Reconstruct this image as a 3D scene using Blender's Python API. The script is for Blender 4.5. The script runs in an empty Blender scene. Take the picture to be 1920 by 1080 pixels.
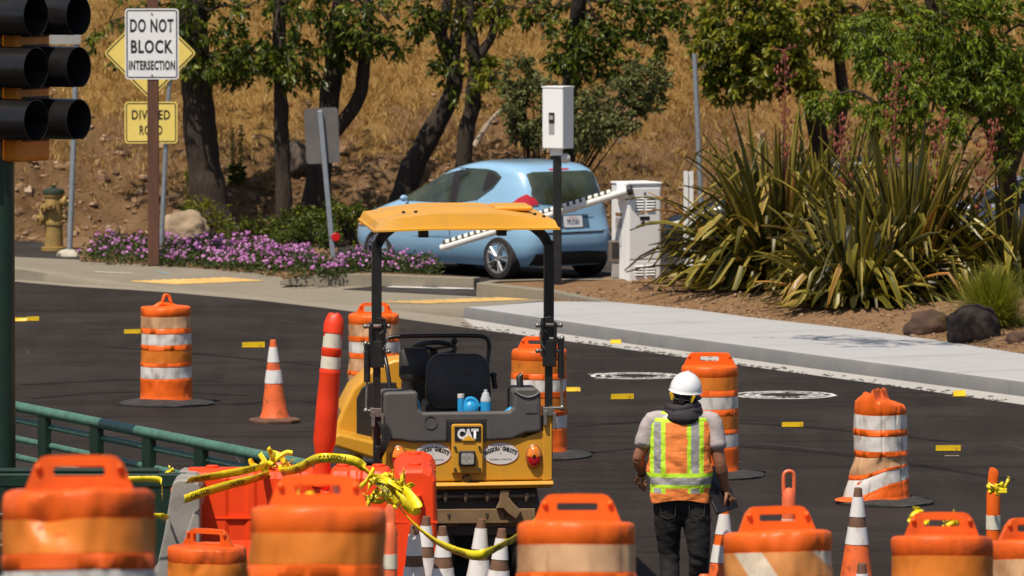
import bpy, bmesh, math, random
from mathutils import Vector as V, Matrix as Mx, noise
R = math.radians
rnd = random.Random(11)
SC = bpy.context.scene
COL = SC.collection

# ---------------------------------------------------------------- camera geometry of the place
FP, HC, YH = 13000.0, 5.3, -252.0          # focal length in photo pixels, eye height over the road, horizon row
TH = math.atan((540 - YH) / FP)
FW = V((0, math.cos(TH), -math.sin(TH))); UP = V((0, math.sin(TH), math.cos(TH)))
def ray(px, py): return V((1, 0, 0)) * ((px - 960) / FP) + UP * ((540 - py) / FP) + FW
def G(px, py, z=0.0):
    d = ray(px, py); t = (z - HC) / d.z
    return V((d.x * t, d.y * t, z))
def At(px, py, Y):
    d = ray(px, py); t = Y / d.y
    return V((d.x * t, Y, HC + d.z * t))
def zg(Y):                                  # road profile: flat, ramping up towards the viewer
    if Y > 46: return 0.0
    if Y < 20: return 2.5
    z = 0.11 * (43.25 - Y)
    if Y > 41: 
        t = (46 - Y) / 5.0
        return 0.2475 * t * t
    if Y < 23:
        t = (Y - 20) / 3.0
        return 2.5 - 0.2725 * t * t
    return z

# ---------------------------------------------------------------- mesh builder
IDN = Mx.Identity(4)
class MB:
    idn = False
    def __init__(s): s.v = []; s.f = []; s.m = []; s.sm = []; s.mi = 0; s.X = Mx.Identity(4)
    def add(s, vs, fs, smooth=False, mi=None):
        o = len(s.v); X = s.X
        s.v.extend([tuple(p) for p in vs] if s.idn or X == IDN else [tuple(X @ V(p)) for p in vs])
        mi = s.mi if mi is None else mi
        for f in fs:
            s.f.append([i + o for i in f]); s.m.append(mi); s.sm.append(smooth)
        return s
    def box(s, c, d, rot=None, taper=1.0, tx=None, ty=None, mi=None):
        hx, hy, hz = d[0] / 2, d[1] / 2, d[2] / 2
        tx = taper if tx is None else tx; ty = taper if ty is None else ty
        vs = [(-hx, -hy, -hz), (hx, -hy, -hz), (hx, hy, -hz), (-hx, hy, -hz), (-hx * tx, -hy * ty, hz), (hx * tx, -hy * ty, hz), (hx * tx, hy * ty, hz), (-hx * tx, hy * ty, hz)]
        T = Mx.Translation(V(c)) @ (rot.to_4x4() if rot is not None else Mx.Identity(4))
        return s.add([T @ V(p) for p in vs], [(0, 3, 2, 1), (4, 5, 6, 7), (0, 1, 5, 4), (1, 2, 6, 5), (2, 3, 7, 6), (3, 0, 4, 7)], False, mi)
    def tube(s, pts, r, n=10, caps=True, mi=None, flat=1.0, closed=False):
        pts = [V(p) for p in pts]; k = len(pts)
        rs = r if isinstance(r, (list, tuple)) else [r] * k
        vs = []; t0 = None; nrm = None
        for i in range(k):
            a = pts[i - 1] if (i > 0 or closed) else pts[i]; b = pts[(i + 1) % k] if (i < k - 1 or closed) else pts[i]
            t = (b - a).normalized()
            if nrm is None:
                nrm = t.cross(V((0, 0, 1)))
                if nrm.length < 0.05: nrm = t.cross(V((0, 1, 0)))
                nrm.normalize()
            else:
                nrm = (nrm - t * nrm.dot(t)); nrm.normalize()
            bn = t.cross(nrm)
            for j in range(n):
                q = 2 * math.pi * j / n
                vs.append(pts[i] + nrm * (rs[i] * math.cos(q)) + bn * (rs[i] * flat * math.sin(q)))
        fs = []
        for i in range(k if closed else k - 1):
            i2 = (i + 1) % k
            for j in range(n):
                j2 = (j + 1) % n
                fs.append((i * n + j, i * n + j2, i2 * n + j2, i2 * n + j))
        s.add(vs, fs, True, mi)
        if caps and not closed:
            o = [tuple(p) for p in vs]
            s.add(o[:n], [tuple(range(n))[::-1]], False, mi); s.add(o[-n:], [tuple(range(n))], False, mi)
        return s
    def cyl(s, a, b, r, r2=None, n=16, caps=True, mi=None): return s.tube([a, b], [r, r if r2 is None else r2], n, caps, mi)
    def lathe(s, prof, n=32, c=(0, 0, 0), rot=None, mi=None, fn=None, smooth=True, a0=0.0, a1=2 * math.pi):
        full = abs(a1 - a0 - 2 * math.pi) < 1e-6
        m = n if full else n + 1
        vs = []
        for (r, z) in prof:
            for j in range(m):
                q = a0 + (a1 - a0) * j / n
                p = V((r * math.cos(q), r * math.sin(q), z))
                if fn: p = fn(p)
                if rot is not None: p = rot @ p
                vs.append(p + V(c))
        fs = []
        for i in range(len(prof) - 1):
            for j in range(n):
                j2 = (j + 1) % m
                fs.append((i * m + j, i * m + j2, (i + 1) * m + j2, (i + 1) * m + j))
        return s.add(vs, fs, smooth, mi)
    def ell(s, c, r, nu=20, nv=12, rot=None, mi=None, fn=None):
        vs = []; fs = []
        for i in range(nv + 1):
            a = math.pi * i / nv - math.pi / 2
            for j in range(nu):
                q = 2 * math.pi * j / nu
                p = V((r[0] * math.cos(a) * math.cos(q), r[1] * math.cos(a) * math.sin(q), r[2] * math.sin(a)))
                if fn: p = fn(p)
                if rot is not None: p = rot @ p
                vs.append(p + V(c))
        for i in range(nv):
            for j in range(nu):
                j2 = (j + 1) % nu
                fs.append((i * nu + j, i * nu + j2, (i + 1) * nu + j2, (i + 1) * nu + j))
        return s.add(vs, fs, True, mi)
    def loft(s, rings, caps=True, smooth=True, mi=None):
        n = len(rings[0]); vs = [p for r in rings for p in r]; fs = []
        for i in range(len(rings) - 1):
            for j in range(n):
                j2 = (j + 1) % n
                fs.append((i * n + j, i * n + j2, (i + 1) * n + j2, (i + 1) * n + j))
        s.add(vs, fs, smooth, mi)
        if caps:
            s.add(rings[0], [tuple(range(n))[::-1]], False, mi); s.add(rings[-1], [tuple(range(n))], False, mi)
        return s
    def prism(s, poly, y0, y1, mi=None, T=None):      # outline in (x, z) pushed from y0 to y1
        n = len(poly); T = T or Mx.Identity(4)
        vs = [T @ V((x, y0, z)) for x, z in poly] + [T @ V((x, y1, z)) for x, z in poly]
        fs = [tuple(range(n)), tuple(range(n, 2 * n))[::-1]] + [(i, i + n, (i + 1) % n + n, (i + 1) % n) for i in range(n)]
        return s.add(vs, fs, False, mi)
    def slab(s, pts, z0, mi=None):                    # plan outline (with own top heights) dropped to z0
        n = len(pts); vs = [tuple(p) for p in pts] + [(p[0], p[1], z0) for p in pts]
        fs = [tuple(range(n))] + [(i, i + n, (i + 1) % n + n, (i + 1) % n) for i in range(n)]
        return s.add(vs, fs, False, mi)
    def strip(s, a, b, mi=None, smooth=True):         # sheet between two polylines
        n = len(a)
        return s.add(list(a) + list(b), [(i, i + 1, n + i + 1, n + i) for i in range(n - 1)], smooth, mi)
    def build(s, name, mats, parent=None, bevel=0, seg=2, angle=35, recalc=True, sub=0):
        me = bpy.data.meshes.new(name)
        me.from_pydata(s.v, [], s.f)
        if not isinstance(mats, (list, tuple)): mats = [mats]
        for m in mats: me.materials.append(m)
        me.polygons.foreach_set('material_index', s.m)
        me.polygons.foreach_set('use_smooth', s.sm)
        if recalc:
            b = bmesh.new(); b.from_mesh(me)
            bmesh.ops.remove_doubles(b, verts=b.verts, dist=1e-5)
            bmesh.ops.recalc_face_normals(b, faces=b.faces)
            b.to_mesh(me); b.free()
        if any(s.sm): me.set_sharp_from_angle(angle=R(angle))
        me.update()
        o = bpy.data.objects.new(name, me); COL.objects.link(o)
        if parent is not None: o.parent = parent
        if bevel:
            md = o.modifiers.new('bevel', 'BEVEL'); md.width = bevel; md.segments = seg; md.limit_method = 'ANGLE'; md.angle_limit = R(40)
        if sub:
            md = o.modifiers.new('sub', 'SUBSURF'); md.levels = sub; md.render_levels = sub
        return o

def tag(o, label=None, cat=None, group=None, kind=None):
    if label: o['label'] = label
    if cat: o['category'] = cat
    if group: o['group'] = group
    if kind: o['kind'] = kind
    return o
def thing(name, label, cat, loc=(0, 0, 0), rz=0.0, group=None, rot=None):
    o = bpy.data.objects.new(name, None); COL.objects.link(o); o.empty_display_size = 0.2
    o.location = loc; o.rotation_euler = rot if rot else (0, 0, rz)
    return tag(o, label, cat, group)
def kids(o): return [c for c in bpy.data.objects if c.parent == o]
def dup(root, loc, rz, label, group=None, rot=None, scale=None):
    r = root.copy(); COL.objects.link(r); r.location = loc; r.rotation_euler = rot if rot else (0, 0, rz)
    r['label'] = label
    if group: r['group'] = group
    if scale: r.scale = (scale,) * 3
    for ch in kids(root):
        c = ch.copy(); COL.objects.link(c); c.parent = r
        for g in kids(ch):
            d = g.copy(); COL.objects.link(d); d.parent = c
    return r

# ---------------------------------------------------------------- materials
def S(r, g, b):
    f = lambda c: (c / 255 / 12.92) if c <= 10 else ((c / 255 + 0.055) / 1.055) ** 2.4
    return (f(r), f(g), f(b))
def mul(c, k): return tuple(min(1, x * k) for x in c)
def c4(c): return (c[0], c[1], c[2], 1)
def newmat(name):
    m = bpy.data.materials.new(name); m.use_nodes = True
    nt = m.node_tree; return m, nt, nt.nodes['Principled BSDF']
def nz(nt, co, scale, detail=4, rough=0.55, dist=0.0):
    n = nt.nodes.new('ShaderNodeTexNoise'); n.inputs['Scale'].default_value = scale; n.inputs['Detail'].default_value = detail
    n.inputs['Roughness'].default_value = rough; n.inputs['Distortion'].default_value = dist
    if co is not None: nt.links.new(co, n.inputs['Vector'])
    return n.outputs['Fac']
def ramp(nt, fac, stops):
    r = nt.nodes.new('ShaderNodeValToRGB'); e = r.color_ramp.elements
    while len(e) > 1: e.remove(e[0])
    e[0].position = stops[0][0]; e[0].color = c4(stops[0][1])
    for p, c in stops[1:]:
        x = e.new(p); x.color = c4(c)
    nt.links.new(fac, r.inputs['Fac']); return r.outputs['Color']
def mix(nt, fac, a, b, mode='MIX'):
    n = nt.nodes.new('ShaderNodeMix'); n.data_type = 'RGBA'; n.blend_type = mode
    for k, x in ((0, fac), (6, a), (7, b)):
        if isinstance(x, (int, float)): n.inputs[k].default_value = x
        elif isinstance(x, tuple): n.inputs[k].default_value = c4(x)
        else: nt.links.new(x, n.inputs[k])
    return n.outputs[2]
def coords(nt, which='Object', scale=None):
    t = nt.nodes.new('ShaderNodeTexCoord'); o = t.outputs[which]
    if scale:
        mp = nt.nodes.new('ShaderNodeMapping'); mp.inputs['Scale'].default_value = scale
        nt.links.new(o, mp.inputs['Vector']); o = mp.outputs['Vector']
    return o
def bumpn(nt, b, h, strength, dist):
    n = nt.nodes.new('ShaderNodeBump'); n.inputs['Strength'].default_value = strength; n.inputs['Distance'].default_value = dist
    nt.links.new(h, n.inputs['Height']); nt.links.new(n.outputs['Normal'], b.inputs['Normal'])
WHITE, BLACK = (1, 1, 1), (0, 0, 0)
def mat(name, col, rough=0.55, metal=0.0, var=0.12, vs=6.0, bump=0.0, bs=60.0, bd=0.004, dirt=0.0, dcol=(0.09, 0.065, 0.045), ds=9.0, dlo=0.52, coat=0.0, spec=0.5, which='Object', stretch=None, trans=0.0, sheen=0.0):
    m, nt, b = newmat(name)
    co = coords(nt, which, stretch)
    base = ramp(nt, nz(nt, co, vs), [(0.3, mul(col, 1 - var)), (0.7, mul(col, 1 + var))])
    if dirt > 0:
        d = ramp(nt, nz(nt, co, ds, 7, 0.65, 0.4), [(dlo, BLACK), (min(dlo + 0.22, 1), (dirt,) * 3)])
        base = mix(nt, d, base, dcol)
    nt.links.new(base, b.inputs['Base Color'])
    b.inputs['Roughness'].default_value = rough; b.inputs['Metallic'].default_value = metal
    b.inputs['Specular IOR Level'].default_value = spec; b.inputs['Coat Weight'].default_value = coat; b.inputs['Coat Roughness'].default_value = 0.08
    if trans: b.inputs['Transmission Weight'].default_value = trans
    if sheen: b.inputs['Sheen Weight'].default_value = sheen
    if bump: bumpn(nt, b, nz(nt, co, bs, 5), bump, bd)
    return m
def leafmat(name, stops, rough=0.5, transl=0.3, tint=(0.9, 1.0, 0.4)):
    m, nt, b = newmat(name)
    g = nt.nodes.new('ShaderNodeNewGeometry')
    c = ramp(nt, g.outputs['Random Per Island'], stops)
    nt.links.new(c, b.inputs['Base Color']); b.inputs['Roughness'].default_value = rough; b.inputs['Specular IOR Level'].default_value = 0.35
    tr = nt.nodes.new('ShaderNodeBsdfTranslucent'); nt.links.new(mix(nt, 1.0, c, tint, 'MULTIPLY'), tr.inputs['Color'])
    ms = nt.nodes.new('ShaderNodeMixShader'); ms.inputs[0].default_value = transl
    nt.links.new(b.outputs[0], ms.inputs[1]); nt.links.new(tr.outputs[0], ms.inputs[2])
    nt.links.new(ms.outputs[0], nt.nodes['Material Output'].inputs['Surface'])
    return m

def text_mesh(txt, size, xs=1.0, off=0.0, ext=0.0, sp=1.0, bend=None, align='CENTER', fit=None):
    cu = bpy.data.curves.new('txt', 'FONT'); cu.body = txt; cu.size = size; cu.align_x = align; cu.align_y = 'CENTER'
    cu.offset = off; cu.extrude = ext; cu.space_character = sp; cu.resolution_u = 3
    o = bpy.data.objects.new('txt', cu); COL.objects.link(o)
    dg = bpy.context.evaluated_depsgraph_get(); dg.update()
    me = bpy.data.meshes.new_from_object(o.evaluated_get(dg))
    bpy.data.objects.remove(o); bpy.data.curves.remove(cu)
    if fit:
        X_ = [v.co.x for v in me.vertices]; Y_ = [v.co.y for v in me.vertices]; mx_, my_ = (min(X_) + max(X_)) / 2, (min(Y_) + max(Y_)) / 2
        kx, ky = fit[0] / (max(X_) - min(X_)), fit[1] / (max(Y_) - min(Y_))
        for v in me.vertices: v.co.x, v.co.y = (v.co.x - mx_) * kx, (v.co.y - my_) * ky
    for v in me.vertices:
        x, y, z = v.co.x * xs, v.co.y, v.co.z
        if bend:
            a = x / bend; x, y = (bend + y) * math.sin(a), (bend + y) * math.cos(a) - bend
        v.co = (x, z, y) if False else (x, -z, y)       # stands upright, read from -Y
    me.update(); return me
def text(name, txt, size, m, parent, loc, rot=(0, 0, 0), **k):
    me = text_mesh(txt, size, **k); me.name = name; me.materials.clear(); me.materials.append(m)
    o = bpy.data.objects.new(name, me); COL.objects.link(o); o.parent = parent; o.location = loc; o.rotation_euler = rot
    return o
def rrect(w, h, r, n=5):
    p = []
    for cx, cz, a in ((w / 2 - r, h / 2 - r, 0), (-w / 2 + r, h / 2 - r, 90), (-w / 2 + r, -h / 2 + r, 180), (w / 2 - r, -h / 2 + r, 270)):
        for i in range(n + 1):
            q = R(a + 90 * i / n); p.append((cx + r * math.cos(q), cz + r * math.sin(q)))
    return p
def lerp(a, b, t): return a + (b - a) * t
def interp(xs, t):                                    # piecewise-linear [(t, v)...]
    if t <= xs[0][0]: return xs[0][1]
    for (a, va), (b, vb) in zip(xs, xs[1:]):
        if t <= b: return va + (vb - va) * (t - a) / (b - a)
    return xs[-1][1]
def smooth_path(pts, n=6):                            # Catmull-Rom
    pts = [V(p) for p in pts]; out = []
    for i in range(len(pts) - 1):
        p0 = pts[max(i - 1, 0)]; p1 = pts[i]; p2 = pts[i + 1]; p3 = pts[min(i + 2, len(pts) - 1)]
        for k in range(n):
            t = k / n
            out.append(0.5 * ((2 * p1) + (p2 - p0) * t + (2 * p0 - 5 * p1 + 4 * p2 - p3) * t * t + (3 * p1 - p0 - 3 * p2 + p3) * t ** 3))
    out.append(pts[-1]); return out
def fbm(p, o=4):
    return noise.fractal(V(p), 1.0, 2.0, o, noise_basis='PERLIN_ORIGINAL')

# shared materials
BLK = mat('black_plastic', (0.018, 0.017, 0.017), 0.45, var=0.25)
BLKM = mat('black_paint', (0.014, 0.013, 0.013), 0.35, var=0.2, dirt=0.4, dcol=(0.06, 0.05, 0.04))
RUB = mat('rubber', (0.022, 0.02, 0.019), 0.75, var=0.3, bump=0.3, bs=90, dirt=0.5, dcol=(0.07, 0.06, 0.05))
GALV = mat('galvanised_steel', (0.36, 0.39, 0.42), 0.45, metal=0.6, var=0.12, vs=14)
STEEL = mat('worn_steel', (0.3, 0.28, 0.25), 0.4, metal=0.8, var=0.2, vs=20)
WPAINT = mat('white_paint', (0.72, 0.72, 0.70), 0.4, var=0.03, dirt=0.18, dcol=(0.35, 0.32, 0.27), ds=7)
INK = mat('black_lettering', (0.012, 0.012, 0.012), 0.5, var=0.05)
# ================================================================ light, sky, camera
w = bpy.data.worlds.new("World"); SC.world = w; w.use_nodes = True
nt = w.node_tree; bg = nt.nodes['Background']
sky = nt.nodes.new('ShaderNodeTexSky'); sky.sky_type = 'NISHITA'; sky.sun_disc = False
SUN_EL, SUN_AZ = 62.0, 212.0
sky.sun_elevation = R(SUN_EL); sky.sun_rotation = R(SUN_AZ); sky.air_density = 1.0; sky.dust_density = 1.2
nt.links.new(sky.outputs[0], bg.inputs['Color']); bg.inputs['Strength'].default_value = 0.088
sl = bpy.data.lights.new('sun', 'SUN'); sl.energy = 4.9; sl.angle = R(0.53); sl.color = (1.0, 0.905, 0.765)
so = bpy.data.objects.new('sun', sl); COL.objects.link(so)
sd = V((math.sin(R(SUN_AZ)) * math.cos(R(SUN_EL)), math.cos(R(SUN_AZ)) * math.cos(R(SUN_EL)), math.sin(R(SUN_EL))))
so.rotation_euler = sd.to_track_quat('Z', 'Y').to_euler(); so.location = (0, 0, 60)
cd = bpy.data.cameras.new('camera'); cam = bpy.data.objects.new('camera', cd); COL.objects.link(cam)
cam.location = (0, 0, HC); cam.rotation_euler = (math.pi / 2 - TH, 0, 0)
cd.sensor_width = 36; cd.lens = 36 * FP / 1920; cd.clip_start = 0.5; cd.clip_end = 2000
cd.dof.use_dof = True; cd.dof.focus_distance = 52; cd.dof.aperture_fstop = 8.2
SC.camera = cam
vs = SC.view_settings; vs.view_transform = 'Standard'; vs.look = 'None'; vs.exposure = 0.12; vs.gamma = 1.0
SC.cycles.max_bounces = 6; SC.cycles.transparent_max_bounces = 6

# ================================================================ ground surfaces
def asphalt(name, c=(0.0270, 0.0218, 0.0190)):
    m, nt, b = newmat(name); co = coords(nt)
    mp = nt.nodes.new('ShaderNodeMapping'); mp.inputs['Rotation'].default_value = (0, 0, R(28)); mp.inputs['Scale'].default_value = (2.2, 0.13, 1)
    nt.links.new(co, mp.inputs['Vector'])
    streak = nz(nt, mp.outputs[0], 1.6, 5, 0.6)
    base = ramp(nt, streak, [(0.32, mul(c, 0.66)), (0.5, c), (0.68, mul(c, 1.4))])
    fine = nz(nt, co, 15, 7, 0.85)
    base = mix(nt, 0.55, base, ramp(nt, fine, [(0.3, mul(c, 0.4)), (0.55, mul(c, 1.1)), (0.68, mul(c, 2.4)), (0.8, mul(c, 4))]))
    dust = ramp(nt, nz(nt, co, 0.5, 6, 0.62), [(0.46, BLACK), (0.68, (0.6,) * 3)])
    mp2 = nt.nodes.new('ShaderNodeMapping'); mp2.inputs['Rotation'].default_value = (0, 0, R(-14)); mp2.inputs['Scale'].default_value = (.16, 3.2, 1); nt.links.new(co, mp2.inputs['Vector'])
    scuff = ramp(nt, nz(nt, mp2.outputs[0], 1.1, 5, .65), [(.52, BLACK), (.63, (.75,) * 3)]); base = mix(nt, scuff, base, mul(c, .5))
    base = mix(nt, dust, base, mul(c, 1.9))
    nt.links.new(base, b.inputs['Base Color']); b.inputs['Roughness'].default_value = 0.9; b.inputs['Specular IOR Level'].default_value = 0.12
    bumpn(nt, b, fine, 0.8, 0.012); return m
ASPH = asphalt('fresh_asphalt'); ASPH2 = asphalt('driveway_asphalt', (0.04, 0.035, 0.033))
def concrete(name, c, streaks=0.15, speck=0.0, joint=False):
    m, nt, b = newmat(name); co = coords(nt)
    base = ramp(nt, nz(nt, co, 1.3, 6, 0.6), [(0.3, mul(c, 1 - streaks)), (0.7, mul(c, 1 + streaks * 0.6))])
    mp = nt.nodes.new('ShaderNodeMapping'); mp.inputs['Rotation'].default_value = (0, 0, R(-62)); mp.inputs['Scale'].default_value = (1.0, 14, 1)
    nt.links.new(co, mp.inputs['Vector'])
    base = mix(nt, 0.35, base, ramp(nt, nz(nt, mp.outputs[0], 2.5, 4), [(0.35, mul(c, 0.82)), (0.7, mul(c, 1.12))]))
    grit = nz(nt, co, 70, 2, 0.6)
    base = mix(nt, 0.25, base, ramp(nt, grit, [(0.3, mul(c, 0.6)), (0.7, mul(c, 1.2))]))
    if speck:
        sp = ramp(nt, nz(nt, co, 9, 6, 0.75), [(speck, BLACK), (speck + 0.04, WHITE)])
        base = mix(nt, sp, base, (0.07, 0.06, 0.053))
    st = ramp(nt, nz(nt, co, 0.8, 7, 0.7, 0.8), [(0.56, BLACK), (0.7, (0.4,) * 3)])
    base = mix(nt, st, base, mul(c, 0.62))
    nt.links.new(base, b.inputs['Base Color']); b.inputs['Roughness'].default_value = 0.85; b.inputs['Specular IOR Level'].default_value = 0.2
    bumpn(nt, b, grit, 0.25, 0.003); return m
NEWC = concrete('new_concrete', (0.40, 0.395, 0.395), 0.08)
OLDC = concrete('old_concrete', (0.235, 0.205, 0.155), 0.18)
KERBN = concrete('shaded_kerb_concrete', (0.165, 0.162, 0.163), 0.34)  # kerb front: new concrete darkened in colour for the shade of its upright face
GUTN = concrete('new_gutter', (0.42, 0.40, 0.37), 0.10, speck=0.745)
GUTO = concrete('old_gutter', (0.27, 0.235, 0.185), 0.15, speck=0.66)
def earth(name, c, c2, c3, sc=3.0, bump=0.7):
    m, nt, b = newmat(name); co = coords(nt)
    base = ramp(nt, nz(nt, co, sc, 8, 0.7, 0.3), [(0.25, c2), (0.5, c), (0.78, c3)])
    f = nz(nt, co, sc * 9, 6, 0.7)
    base = mix(nt, 0.5, base, ramp(nt, f, [(0.3, mul(c2, 0.8)), (0.55, c), (0.8, mul(c3, 1.2))]))
    nt.links.new(base, b.inputs['Base Color']); b.inputs['Roughness'].default_value = 0.95; b.inputs['Specular IOR Level'].default_value = 0.1
    bumpn(nt, b, f, bump, 0.03); return m
DIRT = earth('bark_soil', (0.23, 0.135, 0.068), (0.11, 0.06, 0.03), (0.36, 0.24, 0.14), 4)

rows = [-300, -60, -20, 0, 8, 14, 18] + [20 + 0.5 * i for i in range(54)] + [48, 52, 58, 64, 72, 80, 90, 110, 160, 300, 900]
rows = sorted(set(rows)); xs = [-900, -300, -90, -30, -12, -6, 0, 6, 12, 30, 90, 300, 900]
mb = MB(); mb.add([(x, y, zg(y)) for y in rows for x in xs], [(j * len(xs) + i, j * len(xs) + i + 1, (j + 1) * len(xs) + i + 1, (j + 1) * len(xs) + i) for j in range(len(rows) - 1) for i in range(len(xs) - 1)], True)
tag(mb.build('road', ASPH), kind='structure')

def densify(L, k=4): return [tuple(lerp(u, v, i / k) for u, v in zip(a, b)) for a, b in zip(L, L[1:]) for i in range(k)] + [L[-1]]
KBpx = [(-2600, 430, .16), (-900, 478, .16), (-300, 508, .16), (26, 525, .16), (56, 527, .155), (140, 533, .09), (236, 539, .045), (320, 544, .015), (400, 550, .01), (480, 556, .01), (600, 569, .01), (693, 578, .02), (780, 587, .085), (868, 597, .135), (1029, 623, .145), (1200, 648, .145), (1400, 675, .145), (1644, 708, .145), (1915, 744, .145), (2300, 795, .145), (3200, 905, .145), (6000, 1170, .145)]
KBpx = densify(KBpx)
for _ in range(2): KBpx = [KBpx[0]] + [(b[0], b[1], .25 * a[2] + .5 * b[2] + .25 * c[2]) for a, b, c in zip(KBpx, KBpx[1:], KBpx[2:])] + [KBpx[-1]]
KB = [G(x, y) for x, y, h in KBpx]; KH = [h for *_, h in KBpx]
AEpx = [(-2600, 431), (-900, 480), (-300, 510), (26, 528), (56, 531), (140, 538), (236, 543.5), (320, 549), (400, 556), (480, 563), (600, 577), (693, 589), (780, 602), (897, 618), (1034, 636), (1200, 659), (1400, 687), (1644, 720), (1915, 759), (2300, 815), (3200, 935), (6000, 1210)]
AEpx = densify(AEpx); AE = [G(x, y) for x, y in AEpx]
NW = 13 * 4                                             # first point of the new concrete
up = lambda p, z: V((p.x, p.y, z))
def slopedtop(i): return V((KB[i].x + 0.02, KB[i].y + 0.01, KH[i]))
g = MB(); g.strip([up(p, .004) for p in AE[NW:]], [up(p, .0045) for p in KB[NW:]])
tag(g.build('gutter', GUTN), kind='structure')
g = MB(); g.strip([up(p, .004) for p in AE[:NW + 1]], [up(p, .0045) for p in KB[:NW + 1]])
tag(g.build('gutter', GUTO), kind='structure')
def seg_kerb(a, b, m):
    mb = MB()
    front = [up(KB[i], -.02) for i in range(a, b)]; top = [slopedtop(i) for i in range(a, b)]
    r1 = [V((KB[i].x + 0.012, KB[i].y, max(KH[i] - .02, .003))) for i in range(a, b)]
    r2 = [V((KB[i].x + 0.04, KB[i].y + 0.03, KH[i])) for i in range(a, b)]
    back = [V((KB[i].x + 0.17, KB[i].y + 0.09, KH[i] + .002)) for i in range(a, b)]
    bb = [up(p, -.02) for p in back]
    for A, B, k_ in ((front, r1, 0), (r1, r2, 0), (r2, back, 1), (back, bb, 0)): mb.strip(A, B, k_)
    return tag(mb.build('kerb', [m, NEWC if m is KERBN else m], angle=60), kind='structure')  # top keeps the pale concrete, the front gets the shade-darkened copy
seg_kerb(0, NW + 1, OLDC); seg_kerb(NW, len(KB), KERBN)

# new pavement
BKpx = [(1029, 565), (1150, 566), (1300, 580), (1400, 594), (1590, 615.5), (1774, 640), (1915, 663), (2300, 722), (3200, 850)]
BK = [G(x, y, .15) for x, y in BKpx]
F2 = [V((KB[i].x + 0.17, KB[i].y + 0.09, KH[i] + .002)) for i in range(NW, len(KB) - 1)]
from mathutils import geometry
mb = MB(); mb.slab(F2 + BK[::-1], .02)
newpave = tag(mb.build('pavement', NEWC), kind='structure')
# old pavement with its dropped ramp
OBpx = [(-2600, 380), (-900, 436), (-300, 465), (25, 480), (60, 482), (140, 485), (236, 490), (320, 494), (400, 499), (480, 506), (545, 513), (640, 520), (780, 525), (1040, 563)]
OBpx = densify(OBpx); OB = [G(x, y, .15) for x, y in OBpx]
OF = [V((KB[i].x + 0.17, KB[i].y + 0.09, KH[i] + .002)) for i in range(0, NW + 1)]
mb = MB(); NR = 8
for k in range(NR):
    A = [a.lerp(b, k / NR) for a, b in zip(OF, OB)]; B = [a.lerp(b, (k + 1) / NR) for a, b in zip(OF, OB)]
    sm = lambda P, t: [V((p.x, p.y, a.z + (.15 - a.z) * min(1, t * 1.3))) for p, a in zip(P, OF)]
    mb.strip(sm(A, k / NR), sm(B, (k + 1) / NR))
from mathutils.bvhtree import BVHTree
obvh = BVHTree.FromPolygons([V(p) for p in mb.v], mb.f)
oldpave = tag(mb.build('pavement', OLDC), kind='structure')
def onpave(px, py, dz=.004):
    h = obvh.ray_cast(V((0, 0, HC)), ray(px, py).normalized())
    p = h[0] if h[0] is not None else G(px, py, .15)
    return V((p.x, p.y, p.z + dz))
def pave_patch(name, quad, m, nu=14, nv=5, dz=.005, dome=0.0):
    a, b, c, d = [V((x, y, 0)) for x, y in quad]; mb = MB(); vs = []
    for j in range(nv + 1):
        for i in range(nu + 1):
            p = a.lerp(b, i / nu).lerp(d.lerp(c, i / nu), j / nv); vs.append(onpave(p.x, p.y, dz))
    mb.add(vs, [(j * (nu + 1) + i, j * (nu + 1) + i + 1, (j + 1) * (nu + 1) + i + 1, (j + 1) * (nu + 1) + i) for j in range(nv) for i in range(nu)], True)
    if dome:
        for j in range(10):
            for i in range(46):
                p = a.lerp(b, (i + .5) / 46).lerp(d.lerp(c, (i + .5) / 46), (j + .5) / 10); q = onpave(p.x, p.y, dz)
                mb.lathe([(.016, 0), (.013, .006), (.0, .008)], 6, q)
    return tag(mb.build(name, m), kind='structure')
YDOME = mat('tactile_yellow', (0.62, 0.40, 0.13), 0.7, var=0.12, vs=3, dirt=0.4, dcol=(0.35, 0.27, 0.16), ds=4)
pave_patch('tactile_paving', [(241, 528), (330, 534), (500, 527), (425, 521)], YDOME, dome=1)
pave_patch('tactile_paving', [(715, 567), (800, 570), (1000, 562), (940, 558.5)], YDOME, dome=1)
pave_patch('road_marking', [(285, 508), (300, 511), (325, 516), (312, 512)], mat('blue_survey_paint', (0.22, 0.42, 0.52), 0.8, var=0.3), 4, 2)
BLEACH = mat('pale_trowelled_patch', (0.40, 0.36, 0.29), 0.9, var=0.2, vs=8)
pave_patch('road_marking', [(175, 509), (245, 512), (252, 514), (180, 511)], BLEACH, 6, 2)
# driveway asphalt and ground behind the kerb
pave_patch('driveway', [(640, 543), (893, 556), (893, 541), (716, 536)], ASPH2, 16, 5, .006)
pave_patch('road_marking', [(722, 539.5), (888, 544), (888, 541.5), (740, 537.5)], WPAINT, 12, 2, .010)
mb = MB(); mb.add([(-40, 84.5, .156), (14, 83.4, .156), (40, 84, .156), (40, 99, .156), (-40, 99, .156)], [(0, 1, 2, 3, 4)])
mb = MB(); mb.add([V((-.3, 83.65, .157)), V((9, 83.65, .157)), V((9, 99, .157)), V((-2.4, 99, .157)), V((-2.3, 87.6, .157)), V((-1.5, 85.3, .157))], [(0, 1, 2, 3, 4, 5)]); tag(mb.build('driveway', ASPH2), kind='structure')
mb = MB(); mb.add([G(-300, 464, .153), G(25, 481, .153), G(160, 487, .153), G(330, 494, .153), G(330, 452, .153), G(-300, 440, .153)], [(0, 1, 2, 3, 4, 5)]); tag(mb.build('path', ASPH2), kind='structure')
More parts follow.
